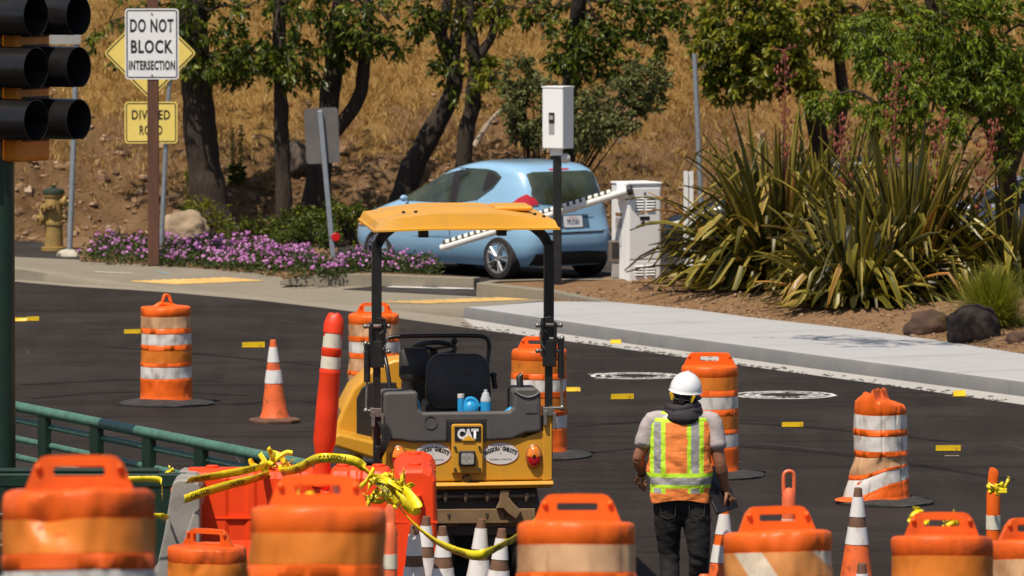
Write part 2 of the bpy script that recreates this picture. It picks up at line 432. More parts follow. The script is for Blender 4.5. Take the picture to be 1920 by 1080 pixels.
# soil sheets
mb = MB(); mb.add([(-60, 84, .12), (60, 60, .10), (60, 99, .12), (-60, 99, .12)], [(0, 1, 2, 3)])
gb = MB(); gb.strip([V((KB[i].x + .3, KB[i].y + .25, .0)) for i in range(len(KB))], [V((KB[i].x + .4, 101.0, .06)) for i in range(len(KB))]); tag(gb.build('ground', DIRT), kind='structure')
mb = MB(); pts = BK
offs = [(0, .135), (.25, .17), (.8, .24), (2.0, .32), (4.5, .36), (9, .3), (26, .2)]
def bedrow(p, dy, z): 
    q = V((p.x + dy * .35, p.y + dy, z)); q.z += .035 * fbm((q.x * 1.7, q.y * 1.7, 3)) if dy > 0 else 0; return q
BKd = [BK[i].lerp(BK[i + 1], k / 12) for i in range(len(BK) - 1) for k in range(12)] + [BK[-1]]
offd = []
for (a, za), (b, zb) in zip(offs[:-1], offs[1:]):
    n = 6 if b < 5 else 3
    offd += [(lerp(a, b, k / n), lerp(za, zb, k / n)) for k in range(n)]
for a, b in zip(offd[:-1], offd[1:]):
    mb.strip([bedrow(p, *a) for p in BKd if p.x > 1.0 or a[0] < 2.4], [bedrow(p, *b) for p in BKd if p.x > 1.0 or a[0] < 2.4])
mb.add([V((.55, 82.26, .25)), V((.95, 82.08, .17)), V((1.22, 81.82, .15)), V((2.3, 83.7, .3)), V((.3, 83.6, .295)), V((-.2, 83.2, .29)), V((-.2, 82.9, .285))], [(0, 1, 2, 3, 4, 5, 6)])
bedb = BVHTree.FromPolygons([V(p) for p in mb.v], mb.f)
tag(mb.build('planting_bed', DIRT), kind='structure')
def onbed(x, y, default=.3):
    h = bedb.ray_cast(V((x, y, 5)), V((0, 0, -1))); return h[0].z if h[0] is not None else default
# planter kerbs
def kerb_run(pts, zt, wd, m, z0=.1):
    mb = MB(); n = len(pts)
    prof = [(-wd / 2, z0), (-wd / 2, None), (-wd / 2 + .025, 0), (wd / 2, 0), (wd / 2, z0)]
    rings = []
    for i, p in enumerate(pts):
        a = pts[max(i - 1, 0)]; b = pts[min(i + 1, n - 1)]; t = (b - a); t.z = 0; t.normalize(); nn = V((t.y, -t.x, 0))
        zz = zt[i]
        rings.append([V((p.x, p.y, 0)) + nn * -o + V((0, 0, zz - .02 if z is None else (zz if z == 0 else z))) for o, z in prof])
    mb.loft(rings, smooth=False); return tag(mb.build('kerb', m, bevel=.01), kind='structure')
kerb_run([V((-2.85, 86.0, 0)), V((-2.35, 85.75, 0)), V((-1.75, 85.3, 0)), V((-1.1, 84.85, 0)), V((-.43, 84.5, 0))], [.16, .25, .28, .28, .28], -.16, OLDC)
kerb_run([V((1.2, 81.9, 0)), V((.95, 82.05, 0)), V((.5, 82.25, 0)), V((-.36, 82.95, 0)), V((-.2, 83.3, 0)), V((.3, 83.62, 0)), V((1.4, 83.7, 0))][::-1], [.152, .18, .26, .31, .315, .31, .31][::-1], -.16, OLDC)
mb = MB(); mb.slab([V((-2.8, 86.05, .2)), V((-2.3, 85.84, .27)), V((-1.7, 85.4, .295)), V((-1.1, 84.95, .295)), V((-.5, 84.6, .285)), V((-1.0, 85.2, .25)), V((-1.9, 86.3, .22)), V((-2.9, 87.0, .2))], .1); tag(mb.build('planting_bed', DIRT), kind='structure')
mb = MB(); mb.slab([G(150, 489, .158), G(320, 497, .158), G(470, 509, .16), G(548, 519, .16), V((-2.72, 86.15, .19)), V((-2.2, 86.6, .22)), V((-2.2, 88.4, .2)), V((-2.8, 96, .2)), V((-7, 96.5, .2)), G(150, 470, .17)], .1); tag(mb.build('planting_bed', DIRT), kind='structure')

# joints across the pavement
mb = MB()
for k in range(1, 9):
    i = NW + 3 * k
    if i >= len(KB) - 12: break
    a = V((KB[i].x + .17, KB[i].y + .09, KH[i] + .0055)); d_ = (KB[i + 1] - KB[i]); nrm = V((-d_.y, d_.x, 0)).normalized() * (1 if d_.x * 0 + (-d_.y) > 0 else -1)
    tt = d_.normalized() * .006; b_ = a + nrm * 2.2; b_.z = .1525; a2 = a - nrm * .15
    o = len(mb.v); mb.v += [tuple(a2 - tt), tuple(b_ - tt), tuple(b_ + tt), tuple(a2 + tt)]; mb.f.append((o, o + 1, o + 2, o + 3)); mb.m.append(0); mb.sm.append(False)
tag(mb.build('pavement_joint', mat('joint_grey', (.20, .195, .19), .9)), kind='structure')
# painted rings and covers on the asphalt
def ring(px, py, ra):
    c = G(px, py); mb = MB(); n = 64; vs = []; fs = []
    WB = [.93, 1.0]
    for k, (r0, r1) in enumerate([(.90, 1.0), (.70, .78), (.5, .56)]):
        o = len(vs)
        for j in range(n):
            q = 2 * math.pi * j / n; wob = .03 * fbm((math.cos(q) * 2 + k * 7, math.sin(q) * 2, px * .01))
            for r in (r0, r1): vs.append(V((c.x + ra * (r + wob) * math.cos(q), c.y + ra * (r + wob) * math.sin(q), .006)))
        for j in range(n):
            if k and rnd.random() < .25: continue
            j2 = (j + 1) % n; fs.append((o + 2 * j, o + 2 * j + 1, o + 2 * j2 + 1, o + 2 * j2))
    mb.add(vs, fs)
    for j in range(26):
        q = rnd.uniform(0, 6.28); r = rnd.uniform(.55, .95) * ra; L = rnd.uniform(.05, .16)
        x, y = c.x + r * math.cos(q), c.y + r * math.sin(q)
        mb.add([(x - L, y - .03, .0065), (x + L, y - .015, .0065), (x + L * .8, y + .02, .0065), (x - L * .9, y + .01, .0065)], [(0, 1, 2, 3)])
    tag(mb.build('road_marking', RINGP), kind='structure')
RINGP = mat('sprayed_white_paint', (0.62, 0.60, 0.57), 0.8, var=0.12, vs=10, dirt=0.85, dcol=(0.05, 0.045, 0.04), ds=16, dlo=0.53)
ring(1192, 705.5, .47); ring(1470, 741.5, .52)
# dark rubber smears left by turning tyres
SMR = asphalt('rubbered_asphalt', (0.0175, 0.0145, 0.0130))
for pts_, wd_ in (([(40, 722), (150, 716), (260, 712), (420, 716)], .07), ([(60, 748), (170, 738), (300, 735), (470, 742)], .09), ([(420, 760), (560, 752), (700, 770)], .06), ([(1080, 800), (1250, 790), (1500, 800), (1800, 830)], .08), ([(1100, 850), (1300, 835), (1560, 850), (1900, 900)], .10), ([(200, 650), (420, 668), (640, 690)], .07)):
    pp_ = smooth_path([up(G(x, y), .003) for x, y in pts_], 10); L_, R_ = [], []
    for i, p in enumerate(pp_):
        q = pp_[min(i + 1, len(pp_) - 1)] - pp_[max(i - 1, 0)]; nn_ = V((-q.y, q.x, 0)).normalized() * wd_ * (.25 + .75 * math.sin(math.pi * (i + .5) / len(pp_))) * (1 + .5 * fbm((i * .7, wd_ * 90, 1)))
        L_.append(p + nn_); R_.append(p - nn_)
    sm_ = MB(); sm_.strip(L_, R_); tag(sm_.build('road_marking', SMR), kind='structure')
# fine dark tyre scuffs and pale scratches
for i in range(34):
    c = G(rnd.uniform(-50, 1950), rnd.uniform(600, 900)); a = rnd.gauss(R(118), .35); L = rnd.uniform(.15, .9)
    d = V((math.cos(a), math.sin(a), 0)) * L; n = V((-d.y, d.x, 0)).normalized() * rnd.uniform(.002, .006)
    mb = MB(); c.z = .0055; mb.add([c - d - n, c + d - n * .3, c + d + n * .3, c - d + n], [(0, 1, 2, 3)])
    tag(mb.build('road_marking', mat('scratch', (.14, .12, .11), .9) if i == 0 else bpy.data.materials['scratch']), kind='structure')

# ================================================================ hillside
HB = [(-60, 97), (-12, 95.6), (-7, 95.0), (-4, 95.4), (-2.5, 96.2), (0, 96.6), (3, 96.2), (6, 95.2), (12, 92.5), (60, 90)]
def hbase(x): return interp(HB, x)
def hillz(x, y):
    t = y - hbase(x)
    if t < 0: return .10
    z = .12 + interp([(0, 0), (.4, .22), (1.6, 1.05), (3, 1.75), (8, 4.2), (20, 9), (60, 22), (200, 40)], t)
    k = min(t / .6, 1)
    z += k * (.24 * fbm((x * .55, y * .55, 1.3), 5) + .13 * fbm((x * 1.9, y * 1.9, 7.1), 5))
    return z
hx = [-60, -45, -32, -24, -18, -14, -11] + [-9 + .09 * i for i in range(201)] + [9.6, 11, 14, 18, 24, 32, 45, 60]
ht = [0] + [.085 * i for i in range(1, 96)] + [8.5, 9.5, 11, 13, 16, 20, 26, 34, 45, 60, 90, 140]
mb = MB(); nx = len(hx)
mb.add([(x, hbase(x) + t, hillz(x, hbase(x) + t)) for t in ht for x in hx], [(j * nx + i, j * nx + i + 1, (j + 1) * nx + i + 1, (j + 1) * nx + i) for j in range(len(ht) - 1) for i in range(nx - 1)], True)
m, nt, b = newmat('dry_hillside'); co = coords(nt)
soil = ramp(nt, nz(nt, co, 2.2, 8, 0.72, .4), [(.25, (.10, .052, .026)), (.45, (.22, .125, .06)), (.62, (.33, .20, .105)), (.8, (.46, .32, .19))])
gold = ramp(nt, nz(nt, co, 3.5, 7, 0.7), [(.25, (.22, .115, .034)), (.5, (.40, .23, .070)), (.75, (.54, .34, .125))])
sep = nt.nodes.new('ShaderNodeSeparateXYZ'); nt.links.new(co, sep.inputs[0])
mr = nt.nodes.new('ShaderNodeMath'); mr.operation = 'MULTIPLY_ADD'; mr.inputs[1].default_value = .42; nt.links.new(sep.outputs['Z'], mr.inputs[0])
n2 = nt.nodes.new('ShaderNodeMath'); n2.operation = 'MULTIPLY_ADD'; n2.inputs[1].default_value = 1.6; n2.inputs[2].default_value = -1.05; nt.links.new(nz(nt, co, .9, 6, .6), n2.inputs[0])
nt.links.new(n2.outputs[0], mr.inputs[2])
base = mix(nt, ramp(nt, mr.outputs[0], [(.28, BLACK), (.62, WHITE)]), soil, gold)
nt.links.new(base, b.inputs['Base Color']); b.inputs['Roughness'].default_value = .95; b.inputs['Specular IOR Level'].default_value = .1
bumpn(nt, b, nz(nt, co, 12, 8, .8), 1.0, .12)
tag(mb.build('hill', m, recalc=False), kind='structure')
def hnorm(x, y):
    e = .15; return V((hillz(x - e, y) - hillz(x + e, y), hillz(x, y - e) - hillz(x, y + e), 2 * e)).normalized()
# ================================================================ traffic drums
ORG = mat('orange_plastic', (0.80, 0.125, 0.010), 0.42, spec=.28, var=0.10, vs=3, bump=0.12, bs=14, bd=0.02, dirt=0.35, dcol=(0.30, 0.05, 0.012), ds=5, dlo=0.5)
ORGD = mat('scuffed_orange_plastic', (0.74, 0.108, 0.010), 0.48, spec=.25, var=0.12, vs=4, bump=0.15, bs=14, bd=0.02, dirt=0.5, dcol=(0.16, 0.04, 0.016), ds=6, dlo=0.48)
OBAND = mat('orange_reflective_band', (0.64, 0.18, 0.022), 0.4, spec=.25, var=0.12, vs=5, dirt=0.45, dcol=(0.44, 0.10, 0.02), ds=9, dlo=0.5, stretch=(1, 1, .5))
WBAND = mat('white_reflective_band', (0.66, 0.62, 0.58), 0.36, var=0.08, vs=8, dirt=0.75, dcol=(0.27, 0.19, 0.12), ds=10, dlo=0.5, stretch=(1, 1, .45))
CBAND = mat('tan_worn_band', (0.62, 0.36, 0.19), 0.4, var=0.2, vs=5, dirt=0.8, dcol=(0.36, 0.15, 0.06), ds=7, dlo=0.45, stretch=(1, 1, .4))
def band_split(name):                                 # worn band: orange film peeled to white on a slant
    m, nt, b = newmat(name); co = coords(nt)
    mp = nt.nodes.new('ShaderNodeMapping'); mp.inputs['Rotation'].default_value = (0, R(38), R(20)); nt.links.new(co, mp.inputs['Vector'])
    wv = nt.nodes.new('ShaderNodeTexWave'); wv.inputs['Scale'].default_value = 1.1; wv.inputs['Distortion'].default_value = 1.2; nt.links.new(mp.outputs[0], wv.inputs['Vector'])
    c = mix(nt, ramp(nt, wv.outputs['Fac'], [(.62, BLACK), (.7, WHITE)]), (0.62, 0.24, 0.06), (0.66, 0.55, 0.42))
    c = mix(nt, ramp(nt, nz(nt, co, 9, 7, .7), [(.5, BLACK), (.75, (.6,) * 3)]), c, (0.33, 0.16, 0.07))
    nt.links.new(c, b.inputs['Base Color']); b.inputs['Roughness'].default_value = .4; return m
SBAND = band_split('peeling_orange_band')
RBASE = mat('tyre_rubber_base', (0.026, 0.024, 0.023), 0.8, var=0.3, bump=0.5, bs=40, dirt=0.7, dcol=(0.085, 0.075, 0.065), ds=12)

def warp(seed, dent, zmap=None, skew=None, squash=None):
    def f(p):
        q = V(p); z0 = q.z
        if dent:
            k = dent * min(1, max(0, (z0 - .03) * 8))
            d = fbm((q.x * 2.6 + seed, q.y * 2.6, q.z * 3.1), 4) + (.15 if q.y < 0 else .15) * fbm((q.x * 9 + seed, q.y * 9, q.z * 11), 3)
            rr = math.hypot(q.x, q.y) or 1
            th_ = math.atan2(q.y, q.x); d -= 1.3 * max(0, .5 - abs(fbm((math.cos(th_) * 1.7 + seed, math.sin(th_) * 1.7, q.z * 1.1), 2)) * 5)
            q.x += q.x / rr * k * d; q.y += q.y / rr * k * d; q.z += .5 * k * fbm((q.x * 4, q.y * 4 + seed, 2), 3) * (1 if z0 > .9 else .4)
        if zmap: q.z = interp(zmap, q.z)
        if squash: q.y *= squash
        if skew: q = skew(q, z0)
        return q
    return f
PROF = [(.268, .03), (.268, .055), (.258, .075), (.256, .243), (.2545, .262), (.2505, .266), (.2495, .381), (.2545, .385), (.2535, .418), (.2485, .422), (.2475, .544), (.2525, .548), (.2515, .593), (.2465, .597), (.2455, .706), (.2505, .71), (.2495, .756), (.2445, .76), (.2435, .876), (.2455, .879), (.2455, .925), (.2435, .95), (.237, .963), (.222, .969), (.15, .974), (0.0, .976)]
BANDS = [(.266, .381, .2505, .2495), (.422, .544, .2485, .2475), (.597, .706, .2465, .2455), (.76, .876, .2445, .2435)]
def fin(hb, ht, z1, th=.032, slot=(.085, .028), zc=None, z0=.955, holes=True, crn=.03):
    zc = (z1 - .052) if zc is None else zc
    outer = [(-hb, z0), (-hb * .98, z0 + .012), (-ht - .012, z1 - crn), (-ht + .01, z1 - .006), (-ht + crn, z1), (0, z1 + .002), (ht - crn, z1), (ht - .01, z1 - .006), (ht + .012, z1 - crn), (hb * .98, z0 + .012), (hb, z0), (0, z0)]
    inner = []
    sx, sz = slot
    for x, z in ((-sx, -sz * .6), (-sx, sz * .6), (-sx + .008, sz), (-sx * .5, sz), (0, sz), (sx * .5, sz), (sx - .008, sz), (sx, sz * .6), (sx, -sz * .6), (sx - .008, -sz), (0, -sz), (-sx + .008, -sz)): inner.append((x, zc + z * .55))
    mb = MB()
    for y, flip in ((-th / 2, 0), (th / 2, 1)):
        vs = [(x, y, z) for x, z in outer] + [(x, y, z) for x, z in inner]; n = 12
        fs = [(i, (i + 1) % n, n + (i + 1) % n, n + i) for i in range(n)]
        mb.add(vs, fs)
    for P in (outer, inner):
        n = 12; vs = [(x, -th / 2, z) for x, z in P] + [(x, th / 2, z) for x, z in P]
        mb.add(vs, [(i, (i + 1) % n, n + (i + 1) % n, n + i) for i in range(n)])
    return mb
def drum(label, pos, rz=0.0, seed=0, dent=.006, bands=None, handle='fin', zmap=None, skew=None, om=None, base=True, n=72, group='orange and white traffic drums'):
    t = thing('traffic_drum', label, 'traffic drum', pos, rz, group, rot=(-math.atan(.11) if pos[1] < 42 else 0, 0, rz))
    om = om or ORG; f = warp(seed, dent, zmap, skew)
    dense = []
    for (r0, z0), (r1, z1) in zip(PROF[:-1], PROF[1:]):
        k = max(1, int(abs(z1 - z0) / .03)) if r1 > 0.01 else 3
        dense += [(lerp(r0, r1, i / k), lerp(z0, z1, i / k)) for i in range(k)]
    dense += [(.001, .974)]
    mb = MB(); mb.lathe(dense, n, fn=f); mb.build('body', om, t, angle=50)
    for i, (z0, z1, r0, r1) in enumerate(BANDS):
        mb = MB(); k = 5
        pr = [(lerp(r0, r1, j / k) + .0025, lerp(z0 + .002, z1 - .002, j / k)) for j in range(k + 1)]
        mb.lathe([(r0 - .004, z0 + .002)] + pr + [(r1 - .004, z1 - .002)], n, fn=f)
        mb.build('reflective_band', (bands or [WBAND, OBAND, WBAND, OBAND])[i], t, angle=50)
    if handle:
        if handle == 'fin': mb = fin(.185, .135, 1.085)
        elif handle == 'wide': mb = fin(.232, .182, 1.078, .05, (.08, .036), crn=.045)
        elif handle == 'slant': mb = fin(.2, .14, 1.08, .04, (.095, .03))
        elif handle == 'open': mb = fin(.19, .125, 1.075, .035, (.10, .055), zc=1.015)
        elif handle == 'twist':
            mb = MB(); pts = smooth_path([(-.06, 0, .95), (-.035, -.01, 1.03), (-.015, 0, 1.075), (.03, .01, 1.07), (.045, 0, 1.02), (.075, .01, .95)], 5); mb.tube(pts, .017, 8)
            mb.tube(smooth_path([(-.12, 0, .95), (-.05, 0, .99), (.02, 0, .975), (.1, 0, .96)], 4), .03, 8)
        elif handle == 'crest': mb = None
        if mb:
            hd = mb
            if handle in ('fin', 'wide', 'slant', 'open'):
                for sx in (-1, 1):
                    hx_ = {'fin': .135, 'wide': .175, 'slant': .14, 'open': .135}[handle]
                    hd.ell((sx * hx_, -.024, 1.045), (.013, .012, .013), 10, 6)
            hd.build('handle', om, t, bevel=.006)
    if base:
        mb = MB(); mb.lathe([(.22, .05), (.275, .062), (.30, .058), (.40, .036), (.46, .026), (.475, .018), (.472, .0), (.2, 0)], 48, fn=lambda p: V((p.x * (1 + .03 * fbm((p.x * 3 + seed, p.y * 3, 0))), p.y * (1 + .03 * fbm((p.y * 3, p.x * 3, seed))), p.z + (.012 * fbm((p.x * 4 + seed, p.y * 4, 1)) if p.z > .01 else 0))))
        mb.build('rubber_base', RBASE, t)
    return t
def kick(q, z0):                                      # the big kick dent under the left end of the handle, and a pressed flat on the right
    d = math.hypot((q.x + .10) / .055, (q.z - .885) / .075)
    if q.y < 0 and d < 2.2: q.y += .05 * math.exp(-d * d); q.z -= .012 * math.exp(-d * d)
    if q.x > .10 and q.y < 0: q.y += .16 * (q.x - .10) * min(1, z0)
    return q
def npos(px, s):
    Y = FP / s; return V(((px - 960) / s, Y, zg(Y)))
DW = 'in the front row'
drum('big blurred drum on the near slope with dented top, beside concrete end post', npos(146, 572), R(4), 3, .02, handle='fin', skew=kick, om=ORGD, bands=[WBAND, OBAND, WBAND, OBAND])
drum('near drum with faded orange band and scraps of tape tied in its handle', npos(591, 522), R(-3), 9, .012, handle='fin', bands=[WBAND, OBAND, WBAND, OBAND])
drum('near drum with tan worn top band, in front of the road roller tyres', npos(1085, 456), R(2), 17, .012, handle='fin', bands=[WBAND, OBAND, WBAND, CBAND])
drum('near drum with peeling two-tone top band, in front of the loop-topped delineator', npos(1470, 414), R(12), 23, .02, handle='fin', bands=[WBAND, OBAND, WBAND, SBAND])
drum('near drum with yellow tape scraps through its handle at the lower right', npos(1770, 393), R(-2), 31, .012, handle='fin', om=ORGD, bands=[WBAND, OBAND, WBAND, OBAND])
drum('near drum cut off by the right edge of the view, tan top band', npos(1958, 378), R(14), 37, .012, handle='slant', om=ORGD, bands=[WBAND, OBAND, WBAND, CBAND])
drum('small drum tucked between concrete end post and orange water barrier', npos(388, 300), R(-30), 41, .02, handle='open', om=ORGD)
drum('drum with small twisted handle alone on the road at left, wide rubber base', G(312, 758), R(20), 47, .016, handle='twist', bands=[WBAND, OBAND, WBAND, CBAND])
drum('drum behind the red delineator tube and left post of the road roller', G(702, 775), R(6), 53, .014, handle='open', bands=[CBAND, CBAND, WBAND, CBAND])
drum('drum standing behind the right post of the road roller, handle tilted', G(1010, 856), R(-14), 59, .012, handle='slant')
drum('tall clean drum with wide slotted handle behind the worker in the white helmet', G(1330, 893), R(-3), 61, .006, handle='wide')
ZM = [(0, 0), (.03, .03), (.266, .15), (.385, .275), (.422, .30), (.548, .41), (.597, .45), (.71, .58), (.76, .63), (.88, .755), (.925, .80), (.945, .83), (.965, .865), (.974, .875)]
def crush(q, z0):
    k = max(0, 1 - z0 / .5)
    fl = max(0, 1 - z0 / .54) ** .9
    q.x += -.17 * fl * (1.0 if q.x < 0 else .0) + .03 * fl * (q.x > 0)
    q.z += (.34 * q.x + .012 * math.sin(q.x * 14 + 1)) * max(0, 1 - abs(z0 - .30) / .26) - .06 * max(0, -q.x) * max(0, 1 - abs(z0 - .48) / .12)
    q.x += .012 * math.sin(z0 * 38 + q.y * 6) * max(0, 1 - abs(z0 - .45) / .25)
    if z0 > .88:
        c = min(1, (z0 - .88) / .09); ridge = math.exp(-((q.x + .01 - .35 * q.y) / .022) ** 2)
        q.z += .085 * c * ridge + .045 * c * max(0, min(1, (.09 - abs(q.x + .13)) / .08)) - .30 * c * max(0, q.x - .03) + .015 * c * fbm((q.x * 11, q.y * 11, 2))
    q.x *= .88
    return q
t = drum('crumpled sagging drum with a pinched top on the road at right', G(1650, 944), R(0), 71, .018, handle=None, bands=[WBAND, CBAND, WBAND, WBAND], zmap=ZM, skew=crush, n=110)
for c_ in kids(t):
    if c_.name.startswith('rubber_base'): c_.scale = (.86, .86, 1); c_.location = (.04, 0, 0)

# ================================================================ cones
CONEO = mat('cone_orange', (0.80, 0.14, 0.03), 0.5, var=0.1, dirt=0.8, dcol=(0.11, 0.04, 0.02), ds=9, dlo=0.5)
CONEN = mat('new_cone_orange', (0.86, 0.14, 0.03), 0.45, var=0.06)
CONEB = mat('mud_brown_cone_rubber', (0.155, 0.075, 0.042), 0.75, var=0.25, dirt=0.5, dcol=(0.07, 0.045, 0.03))
COLLAR = mat('white_cone_collar', (0.70, 0.67, 0.65), 0.4, var=0.05, vs=6, dirt=0.75, dcol=(0.24, 0.15, 0.10), ds=12, dlo=0.55, stretch=(1.6, 1.6, .35))
MUDRUB = mat('mud_brown_rubber_base', (0.12, 0.055, 0.03), 0.8, var=0.35, bump=0.4, bs=30)
def cone(label, pos, rz=0, lean=0.0, tipm=None, body=None, base=None, kind='std', seed=0, group='traffic cones'):
    t = thing('traffic_cone', label, 'traffic cone', pos, rz, group, rot=(0, lean, rz))
    body = body or CONEO; H = .79
    rad = lambda z: lerp(.132, .026, (z - .05) / (H - .05))
    mb = MB(); pr = [(rad(z), z) for z in [.05, .2, .3, .4, .5, .6]]
    if kind == 'std':
        mb = MB(); mb.lathe([(.145, .04), (.14, .06)] + [(rad(z), z) for z in (.09, .2, .3, .378)], 28, fn=warp(seed, .004)); mb.build('body', body, t)
        for z0, z1, m in ((.378, .502, COLLAR), (.502, .578, tipm or body), (.578, .722, COLLAR)):
            mb = MB(); k = .0035 if m is COLLAR else 0
            mb.lathe([(rad(z0) - .003, z0)] + [(rad(lerp(z0, z1, q)) + k, lerp(z0, z1, q)) for q in (0, .33, .66, 1)] + [(rad(z1) - .003, z1)], 28, fn=warp(seed, .004))
            mb.build('reflective_collar' if m is COLLAR else 'middle_stripe', m, t)
        mb = MB(); mb.lathe([(rad(.722), .722), (rad(.76), .76), (rad(.785) + .001, .785), (.021, H), (.017, H), (.015, .74)], 24); mb.build('tip', tipm or body, t)
    else:
        mb = MB(); mb.lathe([(.145, .04), (.14, .06)] + [(rad(z), z) for z in (.09, .2, .3, .45)], 28); mb.build('body', body, t)
        mb = MB(); mb.lathe([(rad(.45), .45)] + [(rad(z) + .003, z) for z in (.45, .55, .645)] + [(rad(.645), .645)], 28); mb.build('reflective_collar', COLLAR, t)
        mb = MB(); mb.lathe([(rad(z), z) for z in (.645, .7, .765)] + [(.034, .768), (.034, .78), (.026, H), (.02, H), (.018, .75)], 24); mb.build('tip', body, t)
    mb = MB(); r8 = []
    for k in range(8): r8.append((R(22.5 + 45 * k)))
    rr = [.25, .25]
    for z, s_ in ((0, 1), (.028, 1.0), (.036, .97), (.05, .62)):
        pass
    P = [(.23, .12), (.12, .23), (-.12, .23), (-.23, .12), (-.23, -.12), (-.12, -.23), (.12, -.23), (.23, -.12)]
    mb.loft([[V((x * k, y * k, z + .008 * fbm((x * 9 + seed, y * 9, 3)))) for x, y in P] for z, k in ((0.0, .99), (.026, 1.0), (.034, .97), (.05, .60))], smooth=False)
    mb.build('base', base or MUDRUB, t, bevel=.004); return t
cone('orange cone standing alone on the dark road, scuffed lower half and brown base', G(515, 792), R(12), R(-1), seed=1)
cone('cone with dark brown tip, leftmost in the cluster before the orange water barrier', npos(776, 274.5), 0.2, 0, CONEB, CONEO, seed=2)
cone('cone overlapping its neighbour in front of the upright orange water barrier', npos(792, 271), 0.5, R(2), CONEB, CONEO, seed=3)
cone('cone with brown tip and brown stripe under the left end of the tan roller beam', npos(832, 275), 0.8, R(-1), CONEB, CONEB, seed=4)
cone('muddy cone with brown tip in the middle of the roller tyres, tape sagging across it', npos(892, 272), 0.4, R(3), CONEB, CONEB, seed=5)
cone('muddy cone leaning beside the right roller tyre, brown stripe', npos(926, 276), 0.1, R(4), CONEB, CONEB, seed=6)
cone('worn orange cone with patchy white collar beside the hand of the worker', npos(1353, 266), 0.3, R(2), ORG, CONEO, seed=7)
cone('small clean bright orange cone with one white collar between worker and drums', npos(1322, 300), 0.1, 0, None, CONEN, kind='new', seed=8)
cone('tall white collared cone with brown tip in front of the crumpled drum', npos(1608, 259), 0.3, R(1), CONEB, CONEO, seed=9)
cone('cone with brown tip nearer the viewer, below the crumpled drum', npos(1622, 292), 0.6, R(-1), CONEB, CONEO, seed=10)

# ================================================================ delineator tubes
REDO = mat('red_orange_plastic', (0.78, 0.045, 0.010), 0.42, spec=.3, var=0.08, dirt=0.4, dcol=(0.3, 0.03, 0.012), ds=7)
SALM = mat('sun_faded_orange_plastic', (0.82, 0.16, 0.06), 0.45, var=0.1, dirt=0.4, dcol=(0.4, 0.08, 0.03))
CRM = mat('cream_reflective_band', (0.68, 0.63, 0.50), 0.4, var=0.08, dirt=0.5, dcol=(0.35, 0.27, 0.17), ds=12)
def looper(label, pos, rz, top, m=SALM, lean=0, h=1.07):
    t = thing('delineator_post', label, 'delineator', pos, rz, 'loop topped delineator posts', rot=(lean, 0, rz))
    mb = MB(); mb.lathe([(.06, .04), (.052, .1), (.05, h - .33), (.05, h - .2), (.044, h - .16), (.03, h - .13), (.0, h - .12)], 24)
    mb.build('tube', m, t)
    for z in (h - .34, h - .52):
        mb = MB(); mb.lathe([(.049, z - .1), (.053, z - .1), (.053, z), (.049, z)], 24); mb.build('reflective_band', CRM, t)
    mb = MB()
    if top == 'loop':
        mb.tube(smooth_path([(-.036, 0, h - .17), (-.038, 0, h - .07), (-.03, 0, h - .02), (0, 0, h - .006), (.03, 0, h - .02), (.038, 0, h - .07), (.036, 0, h - .17)], 5), .014, 10)
    elif top == 'ring':
        c = h - .065
        mb.tube([(.04 * math.cos(a * .2618), 0, c + .04 * math.sin(a * .2618)) for a in range(24)], .024, 10, closed=True); mb.tube([(0, 0, h - .16), (0, 0, h - .1)], [.04, .03], 12)
    else:
        f = lambda p: V((p.x * (1 + .25 * fbm((p.z * 14, p.y * 9, 4))), p.y, p.z))
        mb.lathe([(.047, h - .33), (.05, h - .28), (.046, h - .24), (.052, h - .2), (.04, h - .15), (.034, h - .13), (.04, h - .08), (.036, h - .04), (.024, h - .01), (0, h)], 24, fn=lambda p: V((p.x + .01 * fbm((p.z * 20, p.x * 20, 2)), p.y * lerp(.95, .35, max(0, min(1, (p.z - h + .3) / .25))), p.z + .012 * fbm((p.x * 30, p.z * 9, 1)))))
    mb.build('handle', m, t)
    mb = MB(); mb.lathe([(.05, .075), (.09, .07), (.19, .04), (.2, .02), (.2, 0), (.05, 0)], 24); mb.build('rubber_base', RBASE, t); return t
looper('orange loop-topped delineator rising behind the drum with peeling band', npos(1481, 268.5), R(8), 'loop', SALM)
looper('crumpled orange delineator with tape knotted round its neck, right side of the road', npos(1866, 267), R(15), 'crumple', ORG)
looper('faded delineator with round ring top wrapped in caution tape, beside the green railing', npos(520, 260), R(-5), 'ring', SALM)
looper('orange delineator of which only the tip shows above the concrete end post', npos(321, 255), R(30), 'crumple', ORG, h=.83)
looper('white banded tube squeezed between near drum and upright orange barrier', npos(730, 277), 0, 'crumple', SALM, h=.97)

# tall red tube plugged into the barrier joint
PB = V(((600 - 960) / 268, FP / 268, 0.0))
t = thing('delineator_tube', 'tall red tube with two white bands and folded top, plugged into the barrier joint', 'delineator', (PB.x, PB.y, .93), 0, None, rot=(0, R(4.6), 0))
H = 1.24
dn = lambda p: V((p.x * (1 + .10 * fbm((p.x * 8, p.z * 6, 1)) * (p.z > 1.1)), p.y * lerp(1, .5, max(0, (p.z - 1.12) / .12)), p.z + (.03 * fbm((p.x * 22, p.y * 9, 5)) if p.z > 1.16 else 0)))
mb = MB(); mb.lathe([(.055, 0), (.068, .02), (.062, .12), (.052, .2), (.064, .27), (.08, .34), (.078, .6), (.072, .8), (.075, .815), (.076, .84), (.069, .852), (.068, .938), (.072, .945), (.072, .995), (.065, 1.0), (.064, 1.10), (.068, 1.105), (.07, 1.16), (.066, 1.2), (.045, 1.235), (.0, 1.24)], 32, fn=dn); mb.build('tube', REDO, t)
